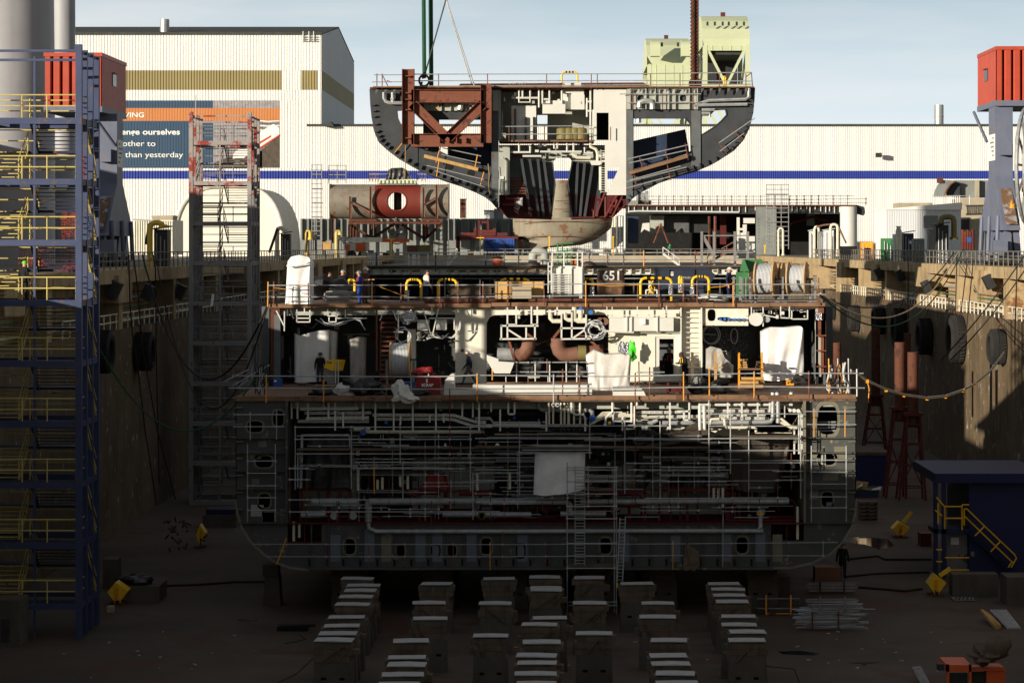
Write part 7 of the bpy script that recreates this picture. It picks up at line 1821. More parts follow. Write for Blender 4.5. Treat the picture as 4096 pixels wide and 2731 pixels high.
def bulge(mb, rows, depth, f, d, n=22):
 fr(f, d); vs = []
 for y, xl, xr_ in rows:
  for i in range(n + 1):
   u = i / n; p = pt(xl + (xr_ - xl) * u, y); p.y += depth * (1 - math.sqrt(max(0, 1 - (2 * u - 1) ** 2)) * .98)
   vs.append(p)
 W_ = n + 1
 return mb.add(vs, [(j * W_ + i, j * W_ + i + 1, (j + 1) * W_ + i + 1, (j + 1) * W_ + i) for j in range(len(rows) - 1) for i in range(n)])
o = thing('bow_section', 'rust-streaked beige bulbous bow section standing on the far quay', 'ship section', (fr('B3', 441), pt(640, 790))[1])
bulge(MB(), [(472, 212, 1074), (530, 213, 1068), (560, 214, 1060), (600, 216, 1015), (640, 230, 960), (665, 300, 915), (690, 302, 850), (706, 304, 800), (730, 330, 520), (790, 360, 420)], 5, 'B3', 439).build('bulb', 'bow_steel', o, True)
bulge(MB(), [(150, 552, 716), (260, 551, 717), (330, 550, 718), (400, 549, 719), (480, 547, 722)], 1.2, 'B3', 440.5).build('stem', 'bow_steel', o, True)
for y, a, b_ in ((400, 552, 720), (330, 560, 715), (505, 212, 1070), (632, 220, 1000)): fr('B3', 438.7); MB().bar([(a + 20, y), ((a + b_) / 2, y, -.1), (b_ - 20, y)], .06, 0.3).build('weld_seam', 'rust', o)
fr('B3', 446)
x2 = lambda x, y: cv('B4', x, y, 'B3')
o = thing('hull_section', 'long dark open hull section with deck rails on the far right quay', 'ship section', pt(2000, 800))
MB().box(1180, 362, x2(915, 0)[0], 376, 26, -.3).build('deck', 'rust', o)
MB().plate([(1180, 376), x2(915, 362), x2(985, 380), x2(992, 430), x2(980, 455), x2(920, 440), (1185, 440)], (), .5, .3).build('deck_girder', 'dark_metal', o)
MB().box(1180, 430, x2(925, 0)[0], 800, .5, 22).build('rear_bulkhead', 'void_dark', o)
MB().box(2295, 365, x2(235, 0)[0], 790, .6, -.1).build('hull_plate', 'sheet_grey', o)
for i in range(8):
 for j in range(2): fr('B4', 446); MB().plate(ovb(80 + j * 90, 480 + i * 28, 88 + j * 90, 488 + i * 28, 8, 2), (), .05, -.13).build('port_hole', 'dark_metal', o)
fr('B3', 446)
for q, m, dd in (((1195, 460, 1290, 690), 'tank_blue', 4), ((1390, 455, 1505, 600), 'ship_grey', 5), ((1510, 455, 1720, 600), 'ship_primer', 7), ((1730, 455, 1900, 600), 'dark_metal', 8), ((1990, 450, 2040, 700), 'ship_red', 9), ((1110, 455, 1165, 720), 'ship_primer', 1)): MB().box(*q, 1.5, dd).build('machinery', m, o)
for x, m in ((1130, 'ship_white'), (1152, 'galv'), (1092, 'cream_pipe'), (1070, 'cream_pipe'), (1945, 'rust_beam'), (1895, 'rust')): MB().bar([(x, 460), (x, 780)], .28, .5).build('column', m, o)
for pp in ([(1440, 560), (1480, 520), (1545, 690)], [(1485, 520), (1420, 690)]): MB().bar(pp, .15, 3).build('strut', 'rust_beam', o)
MB().bar([(1200, 420), (1290, 415), (2150, 425)], .16, 0).build('pipe', 'ship_white', o)
for k in range(22): x = 1200 + k * 60 + rnd.uniform(-15, 15); MB().bar([(x, 380), (x, 380 + rnd.uniform(25, 50))], .1, 0).build('hanger', 'ship_white', o)
MB().plate([(1325, 520), (1385, 515), (1385, 590), (1340, 570), (1310, 600)], (), .5, 2).build('bracket', 'ship_white', o)
fr('B4', 446)
MB().lathe(pt(850, 715), pt(850, 378), [(0, 1.55), (1, 1.55)], 20).build('white_column', 'ship_white', o, True)
for k in range(12): x = 360 + k * 42 + rnd.uniform(-10, 10); MB().bar([(x, 375), (x, 375 + rnd.uniform(20, 60))], .1, 0).build('hanger', 'ship_white', o)
MB().box(495, 445, 562, 540, .5, 12).build('rear_window', 'sheet_grey', o)
MB().bar([(350, 520), (540, 465), (680, 500)], .3, 8).build('red_pipe', 'ship_red', o)
guard('dense scaffold railing along the deck of the far right hull section', 'B3', 446, [[(1280, 290), (2360, 290), x2(900, 285)], [(1280, 320), (2360, 322), x2(1000, 310)], [(1400, 345), (2360, 348), x2(1000, 345)]], [(1280 + k * 62, 282, 362, 'rust' if k % 2 else 'galv') for k in range(30)] + [(x2(1000, 0)[0], 300, 365)], .06)
fr('B3', 447); o = thing('winch', 'grey winch drum at the left end of the far deck rails', 'winch', pt(1320, 355)); MB().lathe(pt(1270, 300), pt(1375, 300), [(0, 1.4), (.15, 1.4), (.16, .9), (.75, .9), (.76, 1.2), (1, 1.2)], 18).build('drum', 'galv', o, True); MB().box(1210, 325, 1400, 358, 2, .2).build('base', 'sheet_grey', o)
def cage(label, f, d, x0, x1, y0, y1, nx, ny, m='galv', r=.07, dep=2.5):
 fr(f, d); o = thing('scaffold_tower', label, 'scaffold', pt((x0 + x1) / 2, y1))
 for i in range(nx + 1):
  x = x0 + (x1 - x0) * i / nx
  for dd in (0, dep): MB().bar([(x, y0 + rnd.uniform(0, 12)), (x, y1)], r, dd, 5).build('standard', m, o)
 for j in range(ny + 1):
  y = y0 + 6 + (y1 - y0) * j / ny
  if y > y1: continue
  for dd in (0, dep): MB().bar([(x0 - 5, y), (x1 + 5, y)], r, dd, 5).build('ledger', m, o)
  if j % 3 == 2: MB().box(x0, y, x1, y + 6, dep, 0).build('board', 'old_timber', o)
 return o
cage('tall slim scaffold tower left of the thruster section', 'B2', 450, 528, 612, 15, 740, 2, 18, 'galv')
cage('upper scaffold bay beside the tall slim tower', 'B2', 452, 672, 820, 20, 180, 2, 4, 'galv')
cage('scaffold tower above the far right hull section', 'B4', 440, 150, 338, 185, 740, 3, 14, 'galv')
fr('B2', 395)
o = thing('fabric_tent', 'big white arched fabric shelter behind the left quay', 'tent', pt(0, 750))
fr('B1', 395); xl, xr2 = wx(1483), (fr('B2', 395), wx(285))[1]
zt_ = wz(205); hw = (xr2 - xl) / 2; cxx = (xl + xr2) / 2; ht = zt_ - ZC
def arch(k=1.0, n=22):
 out = []
 for i in range(n + 1):
  a = math.pi * i / n
  c_, s_ = math.cos(a), math.sin(a)
  out.append((cxx - hw * k * math.copysign(abs(c_) ** .62, c_), ZC + ht * k * abs(s_) ** .75))
 return out
ar = arch()
dp = 395 * ((285 / KZ + 1000 - VPX) / (425 / KZ + 1000 - VPX)) - 395
fa = MB().slab([(x, 395, z) for x, z in ar], [], (0, .3, 0)).build('front_sheet', 'tent', o)
b = MB(); vs = []
NS = 24
for j in range(NS + 1):
 y = 395 + dp * j / NS
 for x, z in ar:
  kk = 1.0 + (.015 if j % 3 == 0 else 0)
  vs.append((cxx + (x - cxx) * kk, y + .1, ZC + (z - ZC) * kk))
W_ = len(ar)
b.add(vs, [(j * W_ + i, j * W_ + i + 1, (j + 1) * W_ + i + 1, (j + 1) * W_ + i) for j in range(NS) for i in range(W_ - 1)]); b.build('roof_sheet', 'tent', o, True)
MB().tube([(x, 394.9, z) for x, z in ar], .35, 8).build('hem', 'tent', o, True)
tc = [(cxx - hw * .45, 394.7, ZC), (cxx + hw * .5, 394.7, ZC), (cxx + hw * .5, 394.7, ZC + ht * .55), (cxx, 394.7, ZC + ht * .6), (cxx - hw * .45, 394.7, ZC + ht * .55)]
MB().slab(tc, [], (0, .15, 0)).build('door_flap', 'tent', o)
far('beige corrugated shed between the left crane leg and the tent', 'B1', 300, 'shed', 'building', [('wall', (1140, 492, 1480, 790), 'cream', 8, 0), ('roof', ((1135, 480), (1330, 490), (1335, 500), (1135, 492)), 'zinc', 8.3, -.2)] + [('rib', (x, 500, x + 4, 790), 'cream', .2, -.12) for x in range(1150, 1480, 20)], None, (1300, 790))
far('grey angular tank roof left of the tent', 'B1', 330, 'tank_roof', 'tank', [('body', ((1290, 455), (1480, 452), (1470, 520), (1440, 580), (1330, 570)), 'concrete_pale', 4, 0)], None, (1400, 600))
# right and left quay edges
def qi(f, x, X):
 fr(f, side_d(x, X) if False else (lambda: (fr(f), side_d(x, X))[1])())
 return cur[2]
def gneck(label, f, xa, xb, ytop, ybot, X, m='cream_pipe', r=.2, far_=None):
 qi(f, xa, X)
 o = thing('gooseneck_pipe', label, 'pipe', (pt(xa, ybot).x, cur[2], ZC), 'goosenecked service pipes along the quays')
 a, b, c, e = pt(xa, ybot), pt(xa, ytop), pt(xb, ytop), pt(xb, far_ or ybot)
 a.z = ZC if abs(a.z - ZC) < 1.5 else a.z
 k = .35 if c.x > b.x else -.35
 MB().tube([a, b - V((0, 0, .4)), b + V((k * .3, 0, -.1)), b + V((k, 0, 0)), c - V((k, 0, 0)), c + V((-k * .3, 0, -.1)), c - V((0, 0, .4)), e], r, 10).build('bend', m, o, True)
 MB().lathe(e, e + V((0, 0, .25)), [(0, r * 1.5), (1, r * 1.5)], 12).build('flange', m, o, True)
def cabinet(label, f, x0, x1, y0, y1, X, m, name='service_cabinet', cat='cabinet', roof=True):
 qi(f, (x0 + x1) / 2, X)
 o = thing(name, label, cat, (pt((x0 + x1) / 2, y1).x, cur[2], ZC))
 a, b = pt(x0, y0), pt(x1, y1)
 z0 = ZC if abs(b.z - ZC) < 1.6 else b.z
 MB().bx((a.x, cur[2], z0), (b.x, cur[2] + 1.6, a.z)).build('body', m, o)
 MB().bx((a.x + .12, cur[2] - .05, z0 + .3), (b.x - .12, cur[2], a.z - .2)).build('door', m, o)
 if roof: MB().slab([(a.x - .15, cur[2] - .2, a.z), (b.x + .15, cur[2] - .2, a.z + .22), (b.x + .15, cur[2] - .2, a.z + .3), (a.x - .15, cur[2] - .2, a.z + .08)], [], (0, 2, 0)).build('roof', m, o)
 for k in range(3): MB().tube([(a.x + (b.x - a.x) * (.2 + .3 * k), cur[2] - .12, z0), (a.x + (b.x - a.x) * (.2 + .3 * k), cur[2] - .12, a.z - .3 - .25 * k)], .05, 6).build('conduit', 'galv', o)
 return o
XQ, XQL = XR + 1.4, XL - 1.5
for k, (f, xa, xb, yt, yb, m, l) in enumerate((('B4', 252, 292, 562, 795, 'cream_pipe', 'short cream gooseneck pipe nearest the far corner of the right quay'), ('B4', 560, 597, 548, 800, 'cream_pipe', 'cream gooseneck pipe left of the long rusty link on the right quay'), ('B4', 697, 757, 530, 800, 'cream_pipe', 'wide cream gooseneck pipe right of the long rusty link'), ('B4', 1267, 1290, 556, 840, 'cream_pipe', 'slim cream gooseneck pipe before the white cabin'), ('B4', 1640, 1752, 465, 860, 'olive', 'big olive gooseneck pipe beside the dark cabinet on the right quay'))):
 gneck(l, f, xa, xb, yt, yb, XQ, m, .19 if k != 4 else .27, 660 if k == 4 else None)
qi('B4', 650, XQ); single('rusty_link_pipe', MB().bar([(575, 552), (640, 535), (735, 525), (775, 570), (830, 690)], .13, 0, 8), 'rust_pipe', 'long rusty link pipe running over the cabinets on the right quay', 'pipe', None, True)
for f, x0, x1, y0, y1, m, l, rf_ in (('B4', 522, 555, 585, 800, 'hall_grey', 'narrow pale cabinet at the left of the right quay group', True), ('B4', 600, 640, 590, 805, 'sheet_grey', 'grey cabinet between two gooseneck pipes on the right quay', False), ('B4', 645, 725, 580, 810, 'hall_grey', 'wide pale cabinet right of the gooseneck pair', True), ('B4', 1140, 1228, 648, 840, 'bin_green', 'dark green box before the white cabin', False), ('B4', 1245, 1275, 612, 845, 'hall_grey', 'pale upright tank beside the slim gooseneck pipe', False), ('B4', 1410, 1500, 650, 855, 'sheet_grey', 'pale open switch frame on the right quay', False), ('B4', 1545, 1595, 572, 862, 'sheet_grey', 'tall pale cabinet left of the dark roofed one', False), ('B4', 1598, 1705, 535, 870, 'dark_metal', 'tall dark cabinet with sloping roof on the right quay', True),
   ('B1', 1318, 1430, 572, 900, 'dark_metal', 'dark roofed cabinet beside the yellow pipe on the left quay', True), ('B2', 262, 340, 610, 790, 'dark_metal', 'dark cabinet right of the tent on the left quay', True), ('B2', 505, 562, 612, 800, 'dark_metal', 'dark cabinet second from the tent on the left quay', True), ('B2', 770, 812, 650, 800, 'dark_metal', 'small dark cabinet at the far end of the left quay', True)):
 cabinet(l, f, x0, x1, y0, y1, XQ if f == 'B4' else XQL, m, roof=rf_)
gneck('yellow gooseneck pipe beside the dark cabinet on the left quay', 'B1', 1282, 1395, 515, 900, XQL, 'yellow', .22, 560)
gneck('cream gooseneck pipe in front of the tent', 'B2', 232, 295, 560, 780, XQL, 'cream_pipe', .25, 590)
gneck('yellow gooseneck pipe second from the tent', 'B2', 485, 515, 580, 790, XQL, 'yellow', .22, 660)
gneck('far yellow gooseneck pipe at the end of the left quay', 'B2', 738, 772, 585, 790, XQL, 'pale_yellow', .25, 620)
for a, b_, l in (((165, 770), (235, 565), 'dark slanting brace pipe below the tent'), ((475, 770), (490, 590), 'steep dark brace pipe left of the second cabinet')): qi('B2', a[0], XQL); single('brace_pipe', MB().bar([a, b_], .16), 'dark_metal', l, 'pipe')
qi('B1', 1350, XQL); single('brace_pipe', MB().bar([(1245, 700), (1278, 520)], .12), 'dark_metal', 'dark slanting brace beside the yellow pipe on the left quay', 'pipe')
o = cabinet('dark blue portable toilet with white door badge on the right quay', 'B4', 1322, 1408, 605, 850, XR + 3, 'bin_dark', 'portable_toilet', 'toilet')
MB().plate(oval(1382, 682, 22, 14, 14, 2), (), .02, -.08).build('white_badge', 'text_white', o)
cabinet('red equipment box behind the right quay railing', 'B4', 1000, 1040, 730, 815, XR + 3, 'bin_red', 'equipment_box', 'box', False)
cabinet('yellow ochre box at the foot of the white column', 'B4', 955, 1060, 680, 800, XR + 6, 'amber', 'equipment_box', 'box', False)
qi('B4', 1870, XQ + 1)
for k in range(5): single('red_pipe_stack', MB().lathe(pt(1828 + k * 21, 745), pt(1828 + k * 21, 575 + (k % 2) * 12), [(0, .16), (1, .16)], 10), 'stand_red', 'upright red pipe in the row beside the right crane leg', 'pipe', 'row of red pipes beside the right crane leg', True)
single('blue_board', MB().box(1865, 640, 1903, 682, .3, -.2), 'container_blue', 'small blue panel on the row of red pipes', 'panel')
fr('B4', 310); o = thing('site_cabin', 'white corrugated site cabin with louvre behind the right quay', 'cabin', (pt(1480, 700).x, 315, ZC))
a, b = pt(1172, 405), pt(1812, 720); dpt = 310 * ((1172 / KZ + 2996 - VPX) / (1062 / KZ + 2996 - VPX)) - 310
corr(MB(), a.x, b.x, ZC, a.z, 310, .3, .04).build('front_wall', 'hall_grey', o)  # grey puts the front's shade into the colour; the cladding is white
MB().bx((a.x, 310.1, ZC), (b.x, 310 + dpt, a.z)).build('body', 'hall_white', o)
MB().slab([(a.x - .1, 309.8, a.z), (b.x + .1, 309.8, a.z), (b.x + .1, 309.8, a.z + .95), (a.x - .1, 309.8, a.z + .12)], [], (0, dpt + .3, 0)).build('roof', 'hall_white', o)
lv = MB().box(1492, 455, 1614, 560, .1, -.15).build('louvre', 'dark_metal', o)
for y in range(458, 560, 9): MB().box(1494, y, 1612, y + 4, .1, -.25).build('slat', 'zinc', lv)
far('grey concrete block house right of the white cabin', 'B4', 330, 'block_house', 'building', [('wall', (1815, 305, 2060, 760), 'concrete_pale', 8, 0), ('door', (1812, 470, 1885, 570), 'dark_metal', .3, -.2)], None, (1900, 760))
far('flat beige roof box behind the white cabin', 'B4', 335, 'roof_box', 'building', [('body', (1275, 345, 1570, 760), 'concrete_pale', 5, 0)], None, (1400, 760))
guard('white walkway railing with close bars above the white cabin', 'B4', 325, [[(1585, 292), (1890, 285)], [(1585, 365), (1890, 358)]], [(1590 + k * 16, 290, 366, 'ship_white') for k in range(13)] + [(1800, 285, 360, 'ship_white'), (1886, 285, 360, 'ship_white')], .06)
far('curved grey hull plate piece with rusty edge on the right quay', 'B4', 345, 'curved_hull_piece', 'ship section', [('plate', ((1600, 290), (1612, 240), (1640, 185), (1665, 150), (1760, 155), (1720, 190), (1690, 240), (1672, 290)), 'sheet_grey', 3, 0), ('dark_web', ((1690, 290), (1700, 230), (1740, 180), (1800, 175), (1800, 290)), 'wing_dark', 1, 1), ('panel', (1760, 152, 2300, 300), 'sheet_grey', 2, 2), ('post', (1940, 150, 1968, 300), 'concrete_pale', 1, 1), ('rust_lug', (1615, 130, 1660, 175), 'rust', 1, -.3), ('rust_edge', ((1665, 290), (1683, 235), (1715, 188), (1755, 158), (1762, 164), (1725, 192), (1693, 240), (1676, 290)), 'rust_beam', .3, -.2)], None, (1800, 400))
for k, (f, x, y, s_) in enumerate((('B4', 1108, 945, 1), ('B4', 1290, 965, 1), ('B4', 1515, 1060, 1), ('B4', 2050, 1020, 1), ('B1', 980, 1085, -1), ('B1', 1265, 1110, -1), ('B1', 1540, 1105, -1))):
 qi(f, x, XR - .3 if s_ > 0 else XL + .3); c = pt(x, y)
 o = thing('floodlight', (('first', 'second', 'third', 'nearest')[k] + ' floodlight from the far end under the right coping') if s_ > 0 else (('nearest', 'middle', 'farthest')[k - 4] + ' of three floodlights under the left coping'), 'floodlight', c, 'floodlights under the copings')
 MB().obx(c, (.35, .5, .55), Matrix.Rotation(R(-25 * s_), 3, 'Y')).build('lamp_body', 'dark_metal', o); MB().beam(c + V((0, 0, .4)), c + V((s_ * .5, 0, 1.1)), .12).build('bracket', 'galv', o)
def tyre(label, f, x, ya, yb, X, s_):
 qi(f, x, X); a, b = pt(x, ya), pt(x, yb); r = (a.z - b.z) / 2
 c = V((X, cur[2], (a.z + b.z) / 2)); hw = .62
 o = thing('tyre', label, 'tyre', c - V((0, 0, r)), 'giant fender tyres hung on the dock walls')
 pr = [(-.5, .62), (-.55, .8), (-.42, .97), (-.2, 1), (.2, 1), (.42, .97), (.55, .8), (.5, .62)]
 b = MB(); n = 36; vs = []
 for i in range(n):
  an = 2 * math.pi * i / n
  for t, q in pr: vs.append(c + V((t * 2 * hw, r * q * math.cos(an), r * q * math.sin(an))))
 m_ = len(pr)
 b.add(vs, [(i * m_ + k, i * m_ + (k + 1) % m_, ((i + 1) % n) * m_ + (k + 1) % m_, ((i + 1) % n) * m_ + k) for i in range(n) for k in range(m_)])
 b.build('carcass', 'rubber', o, True)
 t = MB()
 for i in range(n):
  an = 2 * math.pi * i / n
  u, w = V((0, math.cos(an), math.sin(an))), V((0, -math.sin(an), math.cos(an)))
  for sg in (-1, 1): t.beam(c + u * r * 1.005 + V((sg * .5, 0, 0)), c + u * r * 1.005 + w * r * .09 + V((sg * .05, 0, 0)), .12, .1)
 t.build('tread', 'rubber', o)
 MB().tube([c + V((0, 0, r * .9)), V((X + s_ * .5, c.y, ZG + .3))], .05).build('hanging_chain', 'rust', o)
c4y = lambda y: y + (1300 - 650) * KZ
for f, x, ya, yb, l in (('B4', 695, 1168, 1338, 'small far tyre just right of the ship on the right wall'), ('B4', 898, 1222, 1440, 'second tyre from the ship on the right wall, in shade'), ('B4', 1108, 1220, 1465, 'third tyre from the ship on the right wall'), ('B4', 1280, 1250, c4y(190), 'dark upright tyre left of the sunlit wall patch'), ('B4', 1500, 1335, c4y(247), 'tyre with bold tread between two sunlit patches'), ('B4', 1770, 1312, c4y(320), 'partly sunlit tyre on the right wall'), ('B4', 2120, 1428, c4y(330), 'nearest tyre on the right wall at the frame edge')): tyre(l, f, x, ya, yb, XR - .6, 1)
tyre('tyre on the shaded left wall left of the grey stair tower', 'C1', 1232, 68, 384, XL + .6, -1); tyre('tyre on the left wall half hidden by the blue tower', 'C1', 872, 50, 405, XL + .6, -1)
def rope(label, p, q, drop, r, m, name='rope'): single(name, MB().tube(sag(p, q, drop, 24), r, 6), m, label, 'rope')
fr('C4', 126); hA = pt(1290, 395)
fr('B4'); d_ = side_d(1820, XR); fr('B4', d_); hB = V((XR, d_, ZC + .9))
fr('C4', 126); pe = pt(2350, 505); cur[2] = 150; pe = pt(2352, 500)
hl = (fr('C4', 126), [pt(1290, 395, 0), pt(1345, 420, .5), pt(1430, 480, 1), pt(1590, 555, 3), pt(1740, 600, 6), pt(1940, 628, 10), pt(2100, 612, 14), pt(2250, 560, 18), pt(2350, 505, 21), pt(2480, 400, 26), pt(2600, 240, 30)])[1]
o = thing('sagging_hose', 'sunlit pale hose line with ties sagging from the platform to the right wall', 'hose', hl[5])
for k in range(3): MB().tube([p + V((0, .05 * k, .035 * k)) for p in hl], .04, 6).build('hose', ('hose', 'rope_green', 'cable_white')[k], o, True)
for i in range(2, 9): MB().obx(hl[i], (.07, .1, .09)).build('tie', 'amber', o)
MB().tube([hl[2], hl[2] + V((.1, 0, -.4)), hl[2] + V((.05, 0, -1.1))], .03).build('tie_end', 'amber', o)
fr('B4', 137); dk = pt(610, 1120)
for k, (f, x, y, dr, m, l) in enumerate((('B4', 1790, 760, 3.2, 'hose', 'pinkish hose sagging from the upper deck corner up to the right quay'), ('B4', 1830, 745, 3.8, 'rope_green', 'green hose sagging under the pinkish one to the right quay'), ('B4', 1750, 770, 2.2, 'rope_dark', 'dark cable sagging above the pinkish hose to the right quay'))):
 fr(f); d_ = side_d(x, XR); cur[2] = d_; e = pt(x, y); rope(l, dk + V((0, 0, -.1 * k)), e, dr, .05, m, 'hose_line')
for x0, y0, x1, y1, l in ((2350, 770, 1740, 1568, 'near dark rope slanting down left across the right wall'), (2350, 900, 1820, 1568, 'second dark rope slanting down left across the right wall')):
 fr('B4', 170); rope(l, pt(x0 + 60, y0 - 60), pt(x1 - 100, y1 + 120), .4, .05, 'rope_dark')
for f, x, ya, yb, xx, l in (('B4', 1360, 860, 1560, 1362, 'thin cable hanging beside the pale switch frame'), ('B4', 1775, 870, 1310, 1763, 'left of two hoses hanging below the big olive pipe'), ('B4', 1860, 880, 1320, 1808, 'slanting hose hanging left of the right crane leg'), ('B4', 1912, 890, c4y(120), 1850, 'long slanting rope hanging under the right crane leg'), ('B4', 2290, 900, 1560, 2270, 'rope with yellow ties hanging at the right frame edge')):
 qi(f, x, XR - .5); single('hanging_rope', MB().tube([pt(x, ya - 60), pt(x, ya), pt((x + xx) / 2, (ya + yb) / 2), pt(xx, yb)], .05), 'rope_dark', l, 'rope')
for pts_, l in (([(1300, 760), (1328, 900), (1335, 1560), (1345, c4y(700)), (1360, c4y(1350))], 'straight dark rope hanging from the left quay to the dock floor'), ([(1100, 790), (1110, 1200), (1135, 1500), (1170, c4y(300)), (1240, c4y(900)), (1340, c4y(1540))], 'left of two long ropes slanting down the left wall'), ([(1140, 790), (1180, 1100), (1210, 1560), (1260, c4y(420)), (1340, c4y(880)), (1500, c4y(1490))], 'right of two long ropes slanting down the left wall')):
 qi('B1', pts_[0][0], XL + .6); d0 = cur[2]; single('hanging_rope', MB().tube([pt(x, y) for x, y in pts_], .05), 'rope_dark', l, 'rope')
fr('C2', 127); le = pt(330, 340)
for k, (f, x, y, dr, l) in enumerate((('B1', 1215, 785, 6.5, 'thick dark cable swagging from the left quay behind the grey tower'), ('B1', 1330, 800, 8.5, 'thin dark cable swagging lower from the left quay'), ('C1', 860, 220, 3.8, 'pale hose swagging low from the blue tower to the platform'))):
 fr(f, 125 if k == 2 else side_d(x, XL) if False else (fr(f), side_d(x, XL))[1] if k < 2 else 125); p = pt(x, y)
 if k < 2:
  fr('B2', 137); q = pt(165, 1180)
 else: q = le
 rope(l, p, q, dr, .06 if k == 0 else .045, 'rope_dark' if k < 2 else 'rope_green', 'hanging_cable')
fr('B1', 170); single('white_rag', cloth(MB(), [(1808, 1125), (1828, 1125)], [(1795, 1230), (1815, 1225)], .05, 2, .03, 6, 6, 3), 'tarp_white', 'white rag hanging on the grey stair tower', 'rag', None, True)
# dock floor: blocks, stands, stores
ZP = 2.42
def block(mk):
 o = thing('keel_block', 'x', 'keel block', (0, 0, 0))
 MB().slab([(-.82, -.45, 0), (.82, -.45, 0), (.78, -.45, 1.5), (-.78, -.45, 1.5)], [[(-.5, -.45, .72), (-.28, -.45, .72), (-.28, -.45, .84), (-.5, -.45, .84)], [(.28, -.45, .72), (.5, -.45, .72), (.5, -.45, .84), (.28, -.45, .84)]], (0, .9, 0)).build('concrete_base', 'block_concrete', o)
 for k in range(3): MB().bx((-.8 + rnd.uniform(-.14, .12), -.44 + rnd.uniform(-.04, .03), 1.5 + k * .27), (.8 + rnd.uniform(-.12, .14), .44, 1.76 + k * .27)).build('timber_baulk', ('old_timber', 'old_timber', 'old_timber', 'block_concrete')[(mk + k) % 4], o)
 if mk % 3 == 0: MB().bx((.7, -.2, rnd.uniform(1.5, 1.8)), (1.08, .2, 2.0)).build('side_wedge', 'old_timber', o)
 if mk % 3 == 1: MB().bx((-1.0, -.2, 1.55), (-.7, .2, 1.85)).build('side_wedge', 'old_timber', o)
 MB().beam((rnd.uniform(-.6, .6), -.475, 1.52), (rnd.uniform(-.6, .6), -.475, 2.2), .04, .14).build('cleat', 'old_timber', o)
 x = rnd.uniform(-.5, .3)
 if mk % 2: MB().bx((x, -.49, 1.75), (x + .16, -.45, 2.3)).build('cleat', 'old_timber', o)
 else: MB().beam((x, -.48, 1.6), (x + .5, -.48, 2.2), .05, .16).build('cleat', 'old_timber', o)
 for xx in (-.45, .5): MB().bx((xx, -.47, 1.5), (xx + .02, -.455, 2.31)).build('strap', 'dark_metal', o)
 a = rnd.uniform(-.02, .02)
 MB().slab([(-.8, -.47, 2.355), (.8, -.47, 2.355 + a), (.8, -.47, 2.385 + a), (0, -.47, 2.39 + rnd.uniform(0, .02)), (-.8, -.47, 2.385)], [], (0, .95, 0)).build('bearing_pad', 'pad_white', o)
 return o
protos = [block(k) for k in range(8)]
cols = [('E2', 'first', [(1134, 665), (1185, 720), (1158, 770), (1122, 825), (1091, 880), (1040, 998), (1000, 1067), (966, 1127), (935, 1190)]),
  ('E2', 'second', [(1810, 712), (1744, 877), (1755, 1010), (1590, 1190), (1555, 1330), (1554, 1397), (1520, 1478), (1482, 1560)]),
  ('E3', 'third', [(206, 661), (173, 873), (135, 1150)]),
  ('E3', 'fourth', [(596, 655), (606, 742), (611, 763), (640, 998), (551, 1058), (570, 1205), (526, 1320), (530, 1388), (518, 1480), (525, 1558)]),
  ('E3', 'fifth', [(977, 658), (981, 876), (1018, 1128)]),
  ('E3', 'sixth', [(1384, 712), (1562, 872), (1561, 993), (1657, 1188), (1650, 1322), (1672, 1393), (1711, 1470), (1727, 1557)]),
  ('E3', 'seventh', [(2125, 705), (2163, 758), (2172, 812), (2197, 867), (2251, 993), (2256, 1055), (2328, 1118), (2322, 1183)])]
ordn = ['hull end', 'second', 'third', 'fourth', 'fifth', 'sixth', 'seventh', 'eighth', 'ninth', 'tenth']
nb = 0
for f, cn, lst in cols:
 for i, (x, y) in enumerate(lst):
  fr(f); d = floor_d(y, ZP); cur[2] = d
  c = protos[nb] if nb < 8 else copy_tree(protos[(nb * 5 + i) % 8])
  nb += 1
  c.location = (wx(x), d, 0); c.rotation_euler = (0, 0, rnd.uniform(-.07, .07) + (math.pi if False else 0)); c.scale = (rnd.uniform(.95, 1.04), rnd.uniform(.9, 1.1), rnd.uniform(.985, 1.015))
  pos = 'beside the hull' if i == 0 else ('nearest the camera' if i == len(lst) - 1 else ordn[i] + ' from the hull')
  c['label'] = 'concrete keel block %s in the %s row from the left' % (pos, cn)
  c['group'] = 'keel blocks standing in rows on the dock floor'
for r_, y in enumerate((129, 136, 143)):
 for i, x in enumerate((-11.4, -6.6, -2.6, -.4, 1.9, 5.2, 10.4)):
  c = copy_tree(protos[(i + r_) % 4]); c.location = (x + rnd.uniform(-.3, .3), y, 0); c.scale = (1, 1.2, 1)
  c['label'] = 'keel block carrying the hull, in deep shadow under the ship bottom'; c['group'] = 'keel blocks hidden in shadow under the hull'
on('E2', 906, 0); single('hull_prop', MB().slab([pt(325, 906), pt(475, 906), pt(458, 655), pt(340, 655)], [], (0, 1.2, 0)).box(320, 560, 452, 660, 1.2), 'block_concrete', 'tapered concrete prop under the left bilge of the hull', 'prop')
o = None
def base(label, f, x0, x1, y0, y1, name, cat, dep=1.5, m='block_concrete', dz=0.0):
 on(f, y1, 0); o = thing(name, label, cat, pt((x0 + x1) / 2, y1)); MB().box(x0, y0, x1, y1, dep).build('body', m, o); return o
o = base('big concrete block at the left bottom edge before the stair tower', 'E1', -60, 165, 862, 1262, 'concrete_block', 'concrete block', 2); MB().box(-60, 855, 130, 862, 1.8, .05).build('timber_top', 'old_timber', o); MB().box(10, 1020, 82, 1220, .02, -.02).build('dark_patch', 'dark_metal', o)
o = base('long low concrete block with sheeted top right of the stair tower', 'E1', 1075, 1362, 740, 878, 'concrete_block', 'concrete block', 2.5); lump('dark sheeting lying on the low concrete block', 'E1', 1170, 745, .9, .5, cur[2] + 1, 'tarp_black', 'dark_sheeting', .6, 61, 'tarp')
